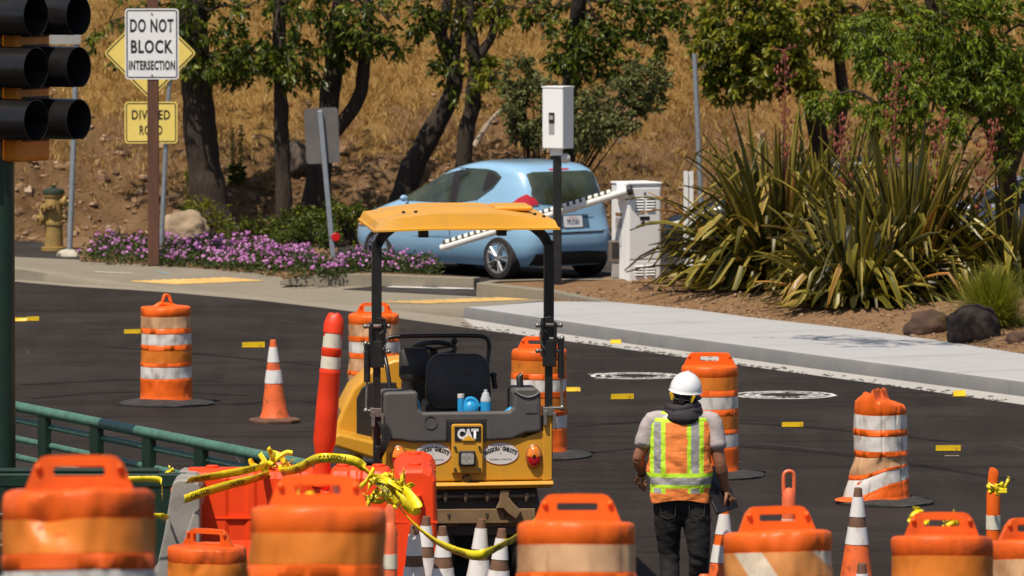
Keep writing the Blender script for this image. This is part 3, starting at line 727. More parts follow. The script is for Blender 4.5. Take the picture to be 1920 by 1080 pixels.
for z0, z1, r in ((.853, .937, .0685), (1.002, 1.10, .065)):
    mb = MB(); mb.lathe([(r - .003, z0), (r + .002, z0), (r + .001, z1), (r - .004, z1)], 32); mb.build('reflective_band', CRM, t)

# ================================================================ water filled barriers
BARM = mat('barrier_red_orange', (0.84, 0.062, 0.010), 0.45, spec=.28, var=0.06, vs=2.5, bump=0.1, bs=8, bd=0.02, dirt=0.25, dcol=(0.5, 0.06, 0.02), ds=5)
def barrier(label, pos, rz, L, lug=0):
    t = thing('water_barrier', label, 'barrier', pos, rz, 'orange water filled barriers')
    prof = [(-.28, 0), (-.28, .16), (-.26, .2), (-.17, .5), (-.155, .55), (-.15, 1.02), (-.12, 1.07), (-.06, 1.095), (.06, 1.095), (.12, 1.07), (.15, 1.02), (.155, .55), (.17, .5), (.26, .2), (.28, .16), (.28, 0)]
    xs_ = [-L / 2, -L / 2 + .02, -L / 2 + .06, -L * .2, -L * .17, -L * .05, -L * .02, L * .02, L * .05, L * .17, L * .2, L / 2 - .06, L / 2 - .02, L / 2]
    def k(i): return {0: .86, 1: .95, 12: .95, 13: .86, 4: .9, 5: .9, 8: .9, 9: .9}.get(i, 1.0)
    rings = []
    for i, x in enumerate(xs_):
        rings.append([V((x, y * (k(i) if .2 < z else 1), z if z < 1 else z - (.03 if i in (0, 13) else 0) - (.0))) for y, z in prof])
    mb = MB(); mb.loft(rings, smooth=False); mb.build('body', BARM, t, bevel=.012, seg=3)
    for z in (.3, .72):
        mb = MB(); mb.box((0, 0, z), (L + .004, .318 if z > .5 else .46, .012)); mb.build('seam', BARM, t)
    for sx in (-1, 1):
        mb = MB(); mb.cyl((sx * (L / 2 + .03), 0, .2), (sx * (L / 2 + .03), 0, .92), .05, n=14); mb.build('hinge_column', BARM, t, bevel=.008)
    for xx in (-L * .3, L * .3):
        mb = MB(); mb.cyl((xx, 0, 1.09), (xx, 0, 1.112), .045, n=16); mb.build('fill_cap', BARM, t, bevel=.004)
    return t
barrier('wide orange barrier between concrete end post and the delineator tube', (-1.86, 49.25, 0), R(2), .92)['x'] = 0
bpy.data.objects['water_barrier'].scale.z = .93; del bpy.data.objects['water_barrier']['x']
barrier('short orange barrier to the right of the delineator tube, tape across its top', (-1.06, 48.45, 0), R(-4), .42)
barrier('upright orange barrier seen end on at the left rear of the road roller', (-.69, 49.0, 0), R(90.8), 1.5)

# ================================================================ concrete end post and green railings
CONC = mat('weathered_grey_concrete', (0.27, 0.25, 0.225), 0.85, var=0.2, vs=5, bump=0.3, bs=50, dirt=0.6, dcol=(0.13, 0.11, 0.095), ds=4)
t = thing('concrete_barrier', 'sloping grey concrete barrier end beside the orange barriers', 'barrier', ((333 - 960) / 268, FP / 268, 0))
mb = MB(); mb.prism([(-.34, 0), (-.31, .22), (-.155, .38), (-.10, .62), (-.05, .93), (-.035, .985), (.0, 1.005), (.10, 1.0), (.14, .975), (.155, .94), (.155, .80), (.135, .77), (.135, 0)], -.1, .9); mb.build('body', CONC, t, bevel=.015, seg=3)
mb = MB(); mb.prism([(.04, 0), (.0, .2), (.0, .42), (.05, .62), (.10, .76), (.13, .8), (.155, .78), (.155, 0)], -.16, -.1); mb.build('end_rib', CONC, t, bevel=.02, seg=3)
DGRN = mat('dark_green_paint', (0.006, 0.026, 0.016), 0.4, var=0.2, dirt=0.3, dcol=(0.025, 0.03, 0.024))
GRN = mat('sun_faded_green_paint', (0.070, 0.165, 0.120), 0.42, var=0.25, vs=12, dirt=0.45, dcol=(0.10, 0.12, 0.10), ds=14)
A = G(20, 760, 1.0); B = G(590, 874.5, 1.0)
t = thing('railing', 'green tubular railing with many posts running along the road edge', 'railing', (A.x, A.y, 0), math.atan2(B.y - A.y, B.x - A.x))
Lr = (B - A).length; ext = 3.0
mb = MB(); mb.tube([(-ext, 0, 1.0), (Lr, 0, 1.0)], .042, 16); mb.build('top_rail', GRN, t)
for z in (.885, .735, .59, .44, .3, .16):
    mb = MB(); mb.tube([(-ext, 0.03, z), (Lr, .03, z)], .026, 12); mb.build('lower_rail', GRN, t)
n0 = 0
def along(px): 
    q = G(px, interp([(20, 760), (590, 874.5)], px), 1.0); return (q - A).length * (1 if px > 20 else -1)
for px in (-20, 83, 181, 279, 377, 472, 566):
    mb = MB(); mb.box((along(px), 0.0, .5), (.17, .055, .96)); mb.box((along(px), 0, .01), (.3, .16, .02)); mb.build('post', DGRN, t, bevel=.006)
t = thing('railing', 'near green railing section ending at the concrete barrier end', 'railing', (-4.2, 48.95, 0), 0)
mb = MB(); mb.box((.4, 0, .955), (3.0, .1, .1)); mb.build('top_beam', DGRN, t, bevel=.012)
mb = MB(); mb.tube([(-1.1, 0, 1.02), (1.7, 0, 1.02)], .022, 10); mb.build('top_rail', DGRN, t)
for z in (.7, .48, .26):
    mb = MB(); mb.tube([(-1.1, .02, z), (1.85, .02, z)], .026, 12); mb.build('lower_rail', DGRN, t)
for x in (-.9, .0, .85, 1.68):
    mb = MB(); mb.box((x, 0, .45), (.16 if x < 1 else .2, .08, .9)); mb.build('post', DGRN, t, bevel=.006)

# ================================================================ road tabs
TAB = mat('yellow_tab_plastic', (0.80, 0.52, 0.01), 0.4, var=0.1, dirt=0.8, dcol=(0.22, 0.13, 0.02), ds=22)
def tab(px, py, label, w=.25, tilt=0, two=False):
    p = G(px, py); t = thing('lane_marker_tab', label, 'road marker', (p.x, p.y, .005), R(rnd.uniform(-14, 14)), 'yellow temporary lane marker tabs')
    mb = MB(); mb.box((0, .02, .003), (w, .045, .006)); mb.build('foot', TAB, t)
    mb = MB(); h = rnd.uniform(.038, .055); sk_ = rnd.uniform(-.008, .008)
    mb.add([(-w / 2, 0, .005), (w / 2, 0, .005), (w / 2, tilt, h + sk_), (-w / 2, tilt * .5, h), (-w / 2, .005, .005), (w / 2, .005, .005), (w / 2, tilt + .005, h), (-w / 2, tilt * .5 + .005, h)], [(0, 1, 2, 3), (7, 6, 5, 4), (0, 4, 5, 1), (1, 5, 6, 2), (2, 6, 7, 3), (3, 7, 4, 0)])
    mb.build('blade', TAB, t)
tab(37, 603, 'dull yellow tab at far left, first of a pair by the green pole', .17, .02)
tab(62, 602, 'taller yellow tab beside its twin near the green pole', .14)
tab(250, 626, 'yellow tab peeking out left of the drum with twisted handle', .21)
tab(475, 652, 'yellow tab on the road above the lone cone', .25)
tab(1068, 735, 'yellow tab just right of the roller post, by the drum', .22, .02)
tab(1167, 749, 'bright yellow tab left of the worker in white helmet', .23)
tab(1486, 801, 'yellow tab between the tall drum and the crumpled drum', .20)
tab(1778, 846, 'wide yellow tab right of the crumpled drum', .225)
tab(1155, 645, 'flattened yellow tab lying in the gutter above the manhole ring', .12, .05)
tab(1800, 744, 'flattened yellow tab lying in the gutter at right', .13, .05)
p = G(1785, 856); mb = MB(); mb.box((p.x, p.y, .008), (.13, .012, .006)); tag(mb.build('stick', mat('pale_wood', (.42, .33, .25), .8)), 'short pale stick lying on the road below the wide yellow tab', 'stick')
# ================================================================ traffic signal
SIGO = mat('signal_orange_paint', (0.74, 0.235, 0.012), 0.45, var=0.1, dirt=0.3, dcol=(0.25, 0.08, 0.02))
SIGB = mat('signal_black', (0.010, 0.009, 0.009), 0.28, var=0.3, spec=0.5)
SIGI = mat('visor_inside', (0.006, 0.0055, 0.005), 0.7)
LENS = mat('unlit_lens', (0.02, 0.012, 0.01), 0.2)
def zof(y, s, yy=None): return HC - (y + 252) / s
sx0 = (2 - 960) / 250
t = thing('traffic_signal', 'pair of black hooded signal heads with orange housings on a green pole', 'traffic light', (sx0, 52.0, 0))
mb = MB(); mb.lathe([(.16, 0), (.16, .25), (.098, .3), (.096, 4.9)], 32); mb.build('pole', DGRN, t)
mb = MB(); mb.box((-.06, -.05, 4.55), (.3, .12, .1)); mb.build('bracket', SIGB, t, bevel=.01)
for hx_, hy_ in ((-.045, -.18), (.262, -.02)):
    rot = Mx.Translation(V((hx_, hy_, 0))) @ Mx.Rotation(R(57), 4, 'Z')
    mb = MB(); mb.X = rot
    mb.box((0, .11, 3.835), (.40, .2, 1.5)); hd = mb.build('signal_head', SIGO, t, bevel=.03, seg=3)
    for k in range(4):
        z = 3.405 + .39 * k
        if k == 3: continue
        mb = MB(); mb.X = rot; mb.box((0, .0, z), (.325, .03, .335)); mb.build('door', SIGB, hd, bevel=.012)
        mb = MB(); mb.X = rot; mb.lathe([(.0, .02), (.14, .015), (.15, 0)], 24, (0, -.02, z), Mx.Rotation(R(90), 3, 'X')); mb.build('lens', LENS, hd)
        mb = MB(); mb.X = rot; T = Mx.Rotation(R(90), 3, 'X'); a0, a1 = R(-70), R(250)
        pr = [(.158, 0.01), (.157, .12), (.156, .385), (.151, .386)]
        mb.lathe(pr, 40, (0, -.015, z), T, a0=a0, a1=a1)
        mb.lathe([(.151, .386), (.150, .2), (.152, .01)], 40, (0, -.015, z), T, mi=1, a0=a0, a1=a1); mb.build('visor', [SIGB, SIGI], hd)

# ================================================================ signs
WHT_S = mat('white_sign_sheeting', (0.80, 0.79, 0.79), 0.35, var=0.03, dirt=0.15, dcol=(0.4, 0.36, 0.3), ds=4)
YEL_S = mat('yellow_sign_sheeting', (0.84, 0.64, 0.16), 0.4, var=0.06, vs=3, dirt=0.2, dcol=(0.5, 0.38, 0.12))
ALU = mat('aluminium_sign_back', (0.17, 0.155, 0.145), 0.5, metal=0.4, var=0.15, vs=3, dirt=0.3, dcol=(0.12, 0.1, 0.09))
WOOD = mat('stained_wood_post', (0.105, 0.042, 0.022), 0.7, var=0.3, vs=5, stretch=(6, 6, .6), bump=0.4, bs=12)
def plate(name, w, h, r, m, parent, loc, rot=(0, 0, 0), th=.004):
    mb = MB(); mb.prism(rrect(w, h, r), -th, 0); o = mb.build(name, m, parent); o.location = loc; o.rotation_euler = rot; return o
def border(w, h, r, bw, m, parent, y=-.0055, name='border'):
    a = rrect(w, h, r); b_ = rrect(w - 2 * bw, h - 2 * bw, max(r - bw, .004)); n = len(a); mb = MB()
    mb.add([(x, y, z) for x, z in a] + [(x, y, z) for x, z in b_], [(i, (i + 1) % n, n + (i + 1) % n, n + i) for i in range(n)]); return mb.build(name, m, parent)
P = G(288, 491, .2); s0 = FP / P.y
t = thing('road_sign', 'white sign reading DO NOT BLOCK INTERSECTION on a brown wooden post', 'road sign', P)
hs = lambda y: HC - (y + 252) / s0 - .2
mb = MB(); mb.box((0, 0, 1.75), (.145, .10, 3.6)); mb.build('post', WOOD, t, bevel=.008)
pl = plate('panel', .69, .91, .045, WHT_S, t, (-.01, -.056, hs(81.5)))
border(.655, .875, .035, .016, INK, pl)
for tx, sz, z, fw_, fh_ in (('DO NOT', .255, .235, .56, .175), ('BLOCK', .255, -.035, .54, .175), ('INTERSECTION', .18, -.275, .595, .125)):
    text('lettering', tx, sz, INK, pl, (0, -.006, z), off=.008, sp=1.12, fit=(fw_, fh_))
for z in (.39, -.40):
    mb = MB(); mb.cyl((0, -.004, z), (0, -.014, z), .012, n=10); mb.build('bolt', STEEL, pl)

Y2 = 90.6; s2 = FP / Y2; x2 = (283 - 960) / s2
t = thing('warning_sign', 'yellow diamond sign above a DIVIDED ROAD plate, behind the wooden post', 'road sign', (x2, Y2, hillz(x2, Y2) if False else .15))
hs2 = lambda y: HC - (y + 252) / s2 - .15
mb = MB(); mb.tube([((300 - 283) / s2, .06, 0), ((312 - 283) / s2, .04, hs2(230)), ((327 - 283) / s2, .03, hs2(20))], .03, 10); mb.build('post', GALV, t)
d = plate('diamond_panel', .86, .86, .05, YEL_S, t, (-.01, -.01, hs2(99)), (0, R(45), 0)); border(.825, .825, .04, .016, INK, d)
mb = MB(); mb.prism([(-.04, -.26), (.0, -.36), (.10, -.30), (.09, -.18), (.02, -.12)], -.0062, -.005); mb.X = Mx.Identity(4)
o = mb.build('symbol', INK, d); o.rotation_euler = (0, R(-45), 0)
pl = plate('plaque', .69, .545, .04, YEL_S, t, (0, -.01, hs2(229))); border(.655, .51, .032, .014, INK, pl)
text('lettering', 'DIVIDED', .165, INK, pl, (0, -.006, .10), off=.004, sp=1.12, fit=(.50, .125)); text('lettering', 'ROAD', .165, INK, pl, (0, -.006, -.10), off=.004, sp=1.12, fit=(.30, .125))
mb = MB(); mb.box((.05, .012, .2), (.5, .02, .04)); mb.build('strap', GALV, pl)

P = G(627, 508, .2); s3 = FP / P.y
t = thing('road_sign', 'blank grey back of a small sign on a leaning square post with red reflector', 'road sign', P)
hz_ = lambda y: HC - (y + 252) / s3 - .2
lean = math.atan2(-27 / s3, hz_(205))
mb = MB(); mb.box((0, 0, hz_(205) / 2), (.062, .05, hz_(205))); o = mb.build('post', GALV, t, bevel=.008); o.rotation_euler = (0, lean, 0)
pl = plate('panel', .425, .70, .04, ALU, t, ((604 - 627) / s3, .05, hz_(254)), (0, lean * .55, 0))
mb = MB(); 
for z in (.25, -.25): mb.cyl((0.03, -.004, z), (.03, -.03, z), .014, n=8)
mb = MB(); mb.cyl((.02, -.03, hz_(444)), (.02, -.055, hz_(444)), .055, n=20); mb.build('reflector', mat('red_reflector', (.55, .01, .012), .25), t, bevel=.008)
mb = MB(); mb.box((-.02, 0, hz_(444)), (.09, .06, .03)); mb.build('clamp', STEEL, t)
P = G(130, 480, .16); s4 = FP / P.y; h4 = lambda y: HC - (y + 252) / s4 - .16
t = thing('road_sign', 'galvanised sign post in a pale concrete footing beside the hydrant', 'road sign', P)
mb = MB(); mb.tube([(0, 0, 0), ((140 - 130) / s4, 0, h4(240)), ((147 - 130) / s4, 0, h4(20))], .038, 12); mb.build('post', GALV, t)
mb = MB(); mb.ell((.0, 0, 0), (.16, .15, .10), 14, 8, fn=lambda p: p * (1 + .25 * fbm((p.x * 9, p.y * 9, p.z * 9)))); mb.build('footing', mat('pale_mortar', (.42, .38, .31), .9, var=.15, bump=.4, bs=30), t)
plate('panel', .42, .62, .04, mat('light_sign_back', (.40, .38, .36), .45, .3, .1), t, ((124 - 130) / s4, -.045, h4(38)))

# ================================================================ hydrant
P = G(101, 470, .16); HY = mat('chalky_yellow_paint', (0.30, 0.19, 0.052), 0.7, var=0.2, vs=9, dirt=0.5, dcol=(0.2, 0.12, 0.045), ds=10, bump=.2, bs=40)
HG = mat('hydrant_green_cap', (0.022, 0.035, 0.02), 0.5, var=.2, dirt=.4, dcol=(.07, .06, .04))
t = thing('fire_hydrant', 'stubby yellow fire hydrant with dark green cap beside the dry slope', 'fire hydrant', P)
mb = MB(); mb.lathe([(.17, 0), (.17, .05), (.125, .055), (.12, .34), (.135, .35), (.135, .39), (.12, .40), (.118, .72), (.135, .73), (.135, .76)], 28); mb.build('barrel', HY, t)
mb = MB(); mb.lathe([(.145, .76), (.148, .78), (.14, .815), (.11, .83), (.03, .84), (.03, .88), (0, .88)], 24); mb.build('cap', HG, t)
for ang, z, r in ((-20, .66, .07), (-100, .62, .06), (-165, .44, .09), (5, .46, .055), (-135, .58, .05)):
    q = R(ang); dv = V((math.cos(q), math.sin(q), 0)); c = V((0, 0, z))
    mb = MB(); mb.tube([c + dv * .09, c + dv * .15, c + dv * .152, c + dv * .195, c + dv * .2, c + dv * .23], [r * .85, r * .85, r * 1.1, r * 1.1, r * .4, r * .4], 14); mb.build('nozzle', HY, t, bevel=.004)

# ================================================================ barrier gate, intercom post, small posts
WCAB = mat('white_cabinet_paint', (0.80, 0.80, 0.80), 0.4, var=0.02, dirt=0.12, dcol=(0.45, 0.4, 0.33), ds=4)
ARMW = mat('arm_white', (0.66, 0.66, 0.64), 0.35, var=0.05)
Y5 = 83.85; s5 = FP / Y5; px0 = 1193
x5 = (px0 - 960) / s5; z5 = onbed(x5, Y5, .3) - .03
t = thing('barrier_gate', 'white parking barrier cabinet with striped arm lowered across the blue car', 'barrier gate', (x5, Y5, z5))
a5 = R(25); rotm = Mx.Rotation(a5, 3, 'Z'); XM = Mx.Rotation(a5, 4, 'Z')
hh = HC - (344 + 252) / s5 - z5
mb = MB(); mb.X = XM; mb.box((0, 0, hh / 2), (.445, .46, hh)); cab = mb.build('cabinet', WCAB, t, bevel=.012)
mb = MB(); mb.X = XM; mb.box((0, 0, hh + .012), (.47, .485, .03)); mb.build('lid', WCAB, t, bevel=.01)
mb = MB(); mb.X = XM; mb.box((.0, -.233, hh * .60), (.40, .008, hh * .72)); dr = mb.build('door', WCAB, t, bevel=.003)
mb = MB(); mb.X = XM; mb.box((.0, -.233, hh * .115), (.40, .008, hh * .2)); dr2 = mb.build('lower_panel', WCAB, t, bevel=.003)
SLOT = mat('vent_shadow_gap', (.10, .11, .10), .7)
def louvers(zc, n, par):
    for xx in (-.075, .075):
        mb = MB(); mb.X = XM
        for k in range(n):
            z = zc + (k - (n - 1) / 2) * .034
            mb.box((xx, -.243, z), (.11, .014, .018), mi=0, rot=Mx.Rotation(R(-30), 3, 'X')); mb.box((xx, -.2375, z - .015), (.11, .004, .011), mi=1)
        mb.build('louvre', [WCAB, SLOT], par)
louvers(hh * .80, 5, dr); louvers(hh * .12, 4, dr2)
mb = MB(); mb.X = XM; mb.cyl((0, -.237, hh * .91), (0, -.25, hh * .91), .014, n=12); mb.build('lock', BLK, dr)
mb = MB(); mb.X = XM; mb.box((.0, -.239, hh * .655), (.13, .004, .045)); mb.build('badge', BLK, dr)
mb = MB(); mb.X = XM @ Mx.Translation(V((-.02, -.239, hh * .605))) @ Mx.Rotation(R(45), 4, 'Y'); mb.box((0, 0, 0), (.05, .004, .05)); mb.build('emblem', BLK, dr)
mb = MB(); mb.X = XM; mb.box((-.225, .02, hh * .60), (.004, .17, .13)); mb.build('sticker', mat('warning_label', (.35, .33, .31), .6, var=.8, vs=60), cab)
mb = MB(); mb.X = XM; mb.box((-.225, .02, hh * .69), (.004, .17, .04)); mb.build('sticker', mat('brown_label', (.22, .12, .04), .6), cab)
mb = MB(); mb.X = XM; mb.box((-.225, .02, hh * .45), (.004, .16, .2)); mb.build('sticker', mat('fine_print_label', (.55, .54, .53), .6, var=.25, vs=90), cab)
mb = MB(); mb.box((-.265, -.05, .36), (.14, .09, .27)); o = mb.build('control_box', mat('taupe_box', (.13, .10, .08), .6, var=.2), t, bevel=.012)
mb = MB(); mb.box((-.25, -.098, .38), (.085, .012, .18)); mb.build('face_plate', BLK, o)
mb = MB(); mb.box((-.25, -.05, .13), (.08, .07, .17)); mb.cyl((-.25, -.05, 0), (-.25, -.05, .1), .03); mb.build('conduit', mat('grey_conduit', (.3, .28, .26), .6, var=.2), t)
pv = V(((1180 - px0) / s5, -.33, HC - (354 + 252) / s5 - z5)); s6 = FP / 84.0
tp = V(((826 - 960) / s6 - x5, .12, HC - (465 + 252) / s6 - z5))
dv = (tp - pv).normalized()
mb = MB(); mb.tube([pv - dv * .0, pv + dv * .02, tp - dv * .02, tp], [.043, .046, .042, .04], 20); arm = mb.build('arm', ARMW, t)
ctr = mat('arm_dark_tape', (.03, .035, .03), .5); L = (tp - pv).length
upv = (V((0, 0, 1)) - dv * dv.z).normalized(); sidev = dv.cross(upv)
for k in range(58):                                   # notched light strip on the top edge of the arm
    d0 = .12 + k * (L - .16) / 58
    if d0 > .2 + L * .0 and k % 2 == 0:
        pass
mb = MB(); mb2 = MB(); n = 54
for k in range(n):
    c = pv + dv * (.25 + (L - .28) * k / n) + upv * .046
    if not (.28 < k / n < .0):
        (mb if k % 2 else mb2).tube([c - dv * .022, c + dv * .022], [.0345 if k % 2 else .036] * 2, 8)
mb.build('dark_stripes', ctr, arm); mb2.build('light_strip', mat('arm_light_strip', (.75, .74, .66), .4), arm)
mb = MB(); mb.tube([pv - dv * .035, pv + dv * .03], [.06, .06], 18); mb.build('end_cap', BLK, arm, bevel=.006)
mb = MB(); mb.cyl(pv + V((0.02, -.0, 0)) + dv * .1, V((0, -.12, pv.z - .04)), .07, n=18); mb.box((-.17, -.16, hh - .08), (.14, .16, .2)); mb.build('pivot', WCAB, t, bevel=.01)

Y7 = 83.3; s7 = FP / Y7; x7 = (1045 - 960) / s7; z7 = .24
t = thing('intercom_post', 'black post carrying a tall white card reader box in front of the car', 'intercom post', (x7, Y7, z7))
zz = lambda y: HC - (y + 252) / s7 - z7
mb = MB(); mb.box((0, 0, zz(285) / 2), (.105, .105, zz(285))); mb.build('post', BLKM, t, bevel=.01)
mb = MB(); mb.box((0, 0, .01), (.2, .2, .02)); mb.build('base_plate', BLKM, t)
XM = Mx.Rotation(R(-30), 4, 'Z')
mb = MB(); mb.X = XM; mb.box((0.01, 0, zz(220)), (.285, .27, zz(162) - zz(277))); bx = mb.build('box', WCAB, t, bevel=.012)
mb = MB(); mb.X = XM; mb.box((0.01, 0, zz(163) + .006), (.30, .285, .018)); mb.build('lid', WCAB, bx, bevel=.004)
GREYP = mat('grey_panel', (.33, .32, .31), .4)
mb = MB(); mb.X = XM; mb.box((.0, -.137, zz(220)), (.08, .012, .13)); mb.build('reader', BLK, bx, bevel=.004)
mb = MB(); mb.X = XM; mb.box((.0, -.146, zz(219)), (.05, .012, .05)); mb.build('slot', GREYP, bx)
mb = MB(); mb.X = XM; mb.box((.0, -.1365, zz(241)), (.075, .004, .125)); mb.build('label_plate', GREYP, bx)
mb = MB(); mb.box((-.01, -.0, zz(283)), (.15, .12, .10)); mb.build('bracket', WCAB, t, bevel=.008)
mb = MB(); mb.ell((.10, -.05, zz(296)), (.06, .06, .06), 16, 10); mb.build('lamp', mat('lamp_glass', (.6, .58, .55), .15), t)

Y8 = 87.0; s8 = FP / Y8; x8 = (1291 - 960) / s8
t = thing('marker_post', 'white channel post standing left of the flax leaves', 'post', (x8, Y8, .18))
h8 = HC - (320 + 252) / s8 - .18
mb = MB(); mb.box((-.032, 0, h8 / 2), (.055, .03, h8)); mb.box((.038, .01, h8 / 2), (.05, .03, h8 - .004)); mb.box((0, .02, h8 / 2), (.12, .01, h8 - .01)); mb.build('channel', WPAINT, t)
Y9 = 92.0; s9 = FP / Y9
t0_ = V(((1319 - 960) / s9, Y9, .15)); hi = HC - (100 + 252) / s9
mb = MB(); mb.tube([(0, 0, 0), ((1302 - 1319) / s9, 0, hi - .15)], .035, 10)
o = mb.build('pole', GALV); o.location = t0_; tag(o, 'thin bare grey metal pole rising behind the flax beside the dark car', 'pole')

# ================================================================ cars
GLASS = mat('dark_car_glass', (0.040, 0.048, 0.026), 0.05, var=.6, vs=2.5, spec=1.0)
TYRE = mat('tyre', (0.02, 0.018, 0.017), 0.8, var=.2, dirt=.4, dcol=(.06, .05, .04))
ALLOY = mat('alloy', (0.55, 0.54, 0.53), 0.3, metal=.8, var=.05)
REDL = mat('red_tail_lens', (0.50, 0.012, 0.02), 0.1, coat=1)
CLRL = mat('clear_lens', (0.6, 0.58, 0.58), 0.08, coat=1)
AMBL = mat('amber_lens', (0.75, 0.20, 0.01), 0.15, coat=1)
def car(label, pos, rz, paint, plate_text=None):
    t = thing('parked_car', label, 'car', pos, rz, 'cars parked behind the kerb')
    yr = [(.17, -.42), (.3, -.52), (.45, -.56), (.60, -.555), (.72, -.52), (.8, -.50), (.95, -.48), (1.05, -.46), (1.2, -.41), (1.33, -.345), (1.42, -.27), (1.48, -.17), (1.515, .0), (1.535, .4), (1.54, .6)]
    yf = [(.17, 2.88), (.3, 3.0), (.45, 3.04), (.58, 3.02), (.7, 2.93), (.8, 2.74), (.9, 2.44), (1.0, 2.12), (1.1, 1.9), (1.2, 1.68), (1.33, 1.4), (1.42, 1.18), (1.48, .98), (1.52, .82), (1.535, .7), (1.54, .62)]
    wd = [(.17, .70), (.3, .76), (.42, .79), (.6, .80), (.75, .795), (.9, .775), (.98, .75), (1.1, .725), (1.2, .705), (1.33, .67), (1.42, .645), (1.48, .605), (1.515, .53), (1.532, .40), (1.54, .05)]
    def W(z): return interp(wd, z)
    def N(z): return interp([(.2, 7), (.6, 6.5), (.95, 6), (1.1, 6), (1.4, 5.5), (1.54, 3)], z)
    def side(y, z):
        a = (interp(yf, z) - interp(yr, z)) / 2; c = (interp(yf, z) + interp(yr, z)) / 2; u = min(1, abs(y - c) / a)
        bulge = .018 * math.exp(-((z - .66) / .05) ** 2) if .3 < y < 1.9 else 0
        return W(z) * (1 - u ** N(z)) ** (1 / N(z))
    def rear(x, z):
        a = (interp(yf, z) - interp(yr, z)) / 2; c = (interp(yf, z) + interp(yr, z)) / 2
        return c - a * (1 - min(1, abs(x) / W(z)) ** N(z)) ** (1 / N(z))
    zsl = [.17, .2, .25, .3, .36, .42, .48, .54, .6, .66, .7, .75, .8, .85, .9, .94, .98, 1.02, 1.06, 1.1, 1.15, 1.2, 1.25, 1.3, 1.35, 1.39, 1.42, 1.45, 1.48, 1.50, 1.515, 1.525, 1.532, 1.537, 1.54]
    rings = []; n = 96
    for z in zsl:
        a = (interp(yf, z) - interp(yr, z)) / 2; c = (interp(yf, z) + interp(yr, z)) / 2; e = 2 / N(z)
        rings.append([V((W(z) * math.copysign(abs(math.cos(q)) ** e, math.cos(q)), c + a * math.copysign(abs(math.sin(q)) ** e, math.sin(q)), z)) for q in [2 * math.pi * j / n for j in range(n)]])
    mb = MB(); mb.loft(rings); body = mb.build('body', [paint, BLK], t, angle=60)
    cut = MB()
    for y in (0, 2.375):
        for sx in (-1, 1): cut.cyl((sx * .5, y, .30), (sx * 1.2, y, .30), .335, n=40)
    co_ = cut.build('cutter', BLK); md = body.modifiers.new('arches', 'BOOLEAN'); md.object = co_; md.operation = 'DIFFERENCE'; md.solver = 'EXACT'; md.material_mode = 'TRANSFER'
    bpy.context.view_layer.update(); dg = bpy.context.evaluated_depsgraph_get()
    me = bpy.data.meshes.new_from_object(body.evaluated_get(dg)); body.modifiers.clear(); body.data = me; bpy.data.objects.remove(co_); me.name = 'body'
    def patch(kind, poly, off, name, m, par, nu=14, nv=8, sgn=1):
        us = [p[0] for p in poly]; u0, u1 = min(us), max(us); vs_ = []; fs = []
        for i in range(nu + 1):
            u = lerp(u0 + 1e-4, u1 - 1e-4, i / nu); zs_ = []
            for (a, za), (b, zb) in zip(poly, poly[1:] + poly[:1]):
                if (a - u) * (b - u) <= 0 and a != b: zs_.append(za + (zb - za) * (u - a) / (b - a))
            z0, z1 = min(zs_), max(zs_)
            for j in range(nv + 1):
                z = lerp(z0, z1, j / nv)
                if kind == 'side': vs_.append(V((sgn * (side(u, z) + off), u, z)))
                else: vs_.append(V((u, rear(u, z) - off, z)))
        for i in range(nu):
            for j in range(nv): fs.append((i * (nv + 1) + j, (i + 1) * (nv + 1) + j, (i + 1) * (nv + 1) + j + 1, i * (nv + 1) + j + 1))
        q = MB(); q.add(vs_, fs, True); return q.build(name, m, par, recalc=False)
    PIL = mat('pillar_black', (.025, .018, .018), .4)
    for sg in (-1, 1):
        patch('side', [(2.06, .965), (1.6, 1.20), (1.24, 1.385), (.98, 1.43), (.98, .97)], .006, 'side_window', GLASS, t, sgn=sg)
        patch('side', [(.98, .97), (.98, 1.43), (.84, 1.435), (.84, .975)], .007, 'pillar', PIL, t, 3, sgn=sg)
        patch('side', [(.84, .975), (.84, 1.435), (.35, 1.435), (.18, 1.41), (.06, 1.34), (.16, 1.2), (.45, 1.03)], .006, 'side_window', GLASS, t, sgn=sg)
        patch('side', [(.35, 1.40), (.22, 1.385), (.12, 1.325), (.22, 1.21), (.34, 1.14), (.37, 1.16), (.25, 1.3)], .009, 'handle_recess', PIL, t, 8, sgn=sg)
        for (y0, z0), (y1, z1) in (((.92, .36), (.92, 1.02)), ((1.92, .36), (1.98, .98)), ((.36, .62), (.46, 1.04))):
            patch('side', [(y0 - .009, z0), (y0 + .009, z0), (y1 + .009, z1), (y1 - .009, z1)], .002, 'door_seam', PIL, t, 2, 10, sgn=sg)
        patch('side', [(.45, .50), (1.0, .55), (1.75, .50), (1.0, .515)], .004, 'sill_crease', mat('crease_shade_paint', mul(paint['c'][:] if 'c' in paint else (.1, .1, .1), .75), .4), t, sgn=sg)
        patch('side', [(1.08, .90), (1.24, .905), (1.24, .93), (1.08, .93)], .02, 'door_handle', paint, t, 5, 3, sgn=sg)
        q = MB(); q.ell((sg * .82, 1.80, 1.0), (.06, .035, .045), 14, 8); q.build('mirror', paint, t)
        q = patch('side', [(2.62, .72), (2.9, .64), (2.86, .60), (2.62, .62), (2.5, .70)], .012, 'headlight', CLRL, t, sgn=sg)
        q = patch('side', [(2.62, .66), (2.8, .64), (2.8, .61), (2.66, .61)], .016, 'indicator', AMBL, t, sgn=sg)
        x0, x1 = sorted((sg * .45, sg * .64))
        lamp = patch('rear', [(sg * .50, 1.0), (sg * .55, 1.08), (sg * .62, 1.13), (sg * .68, 1.08), (sg * .735, .97), (sg * .72, .93), (sg * .58, .98)], .018, 'tail_light', REDL, t)
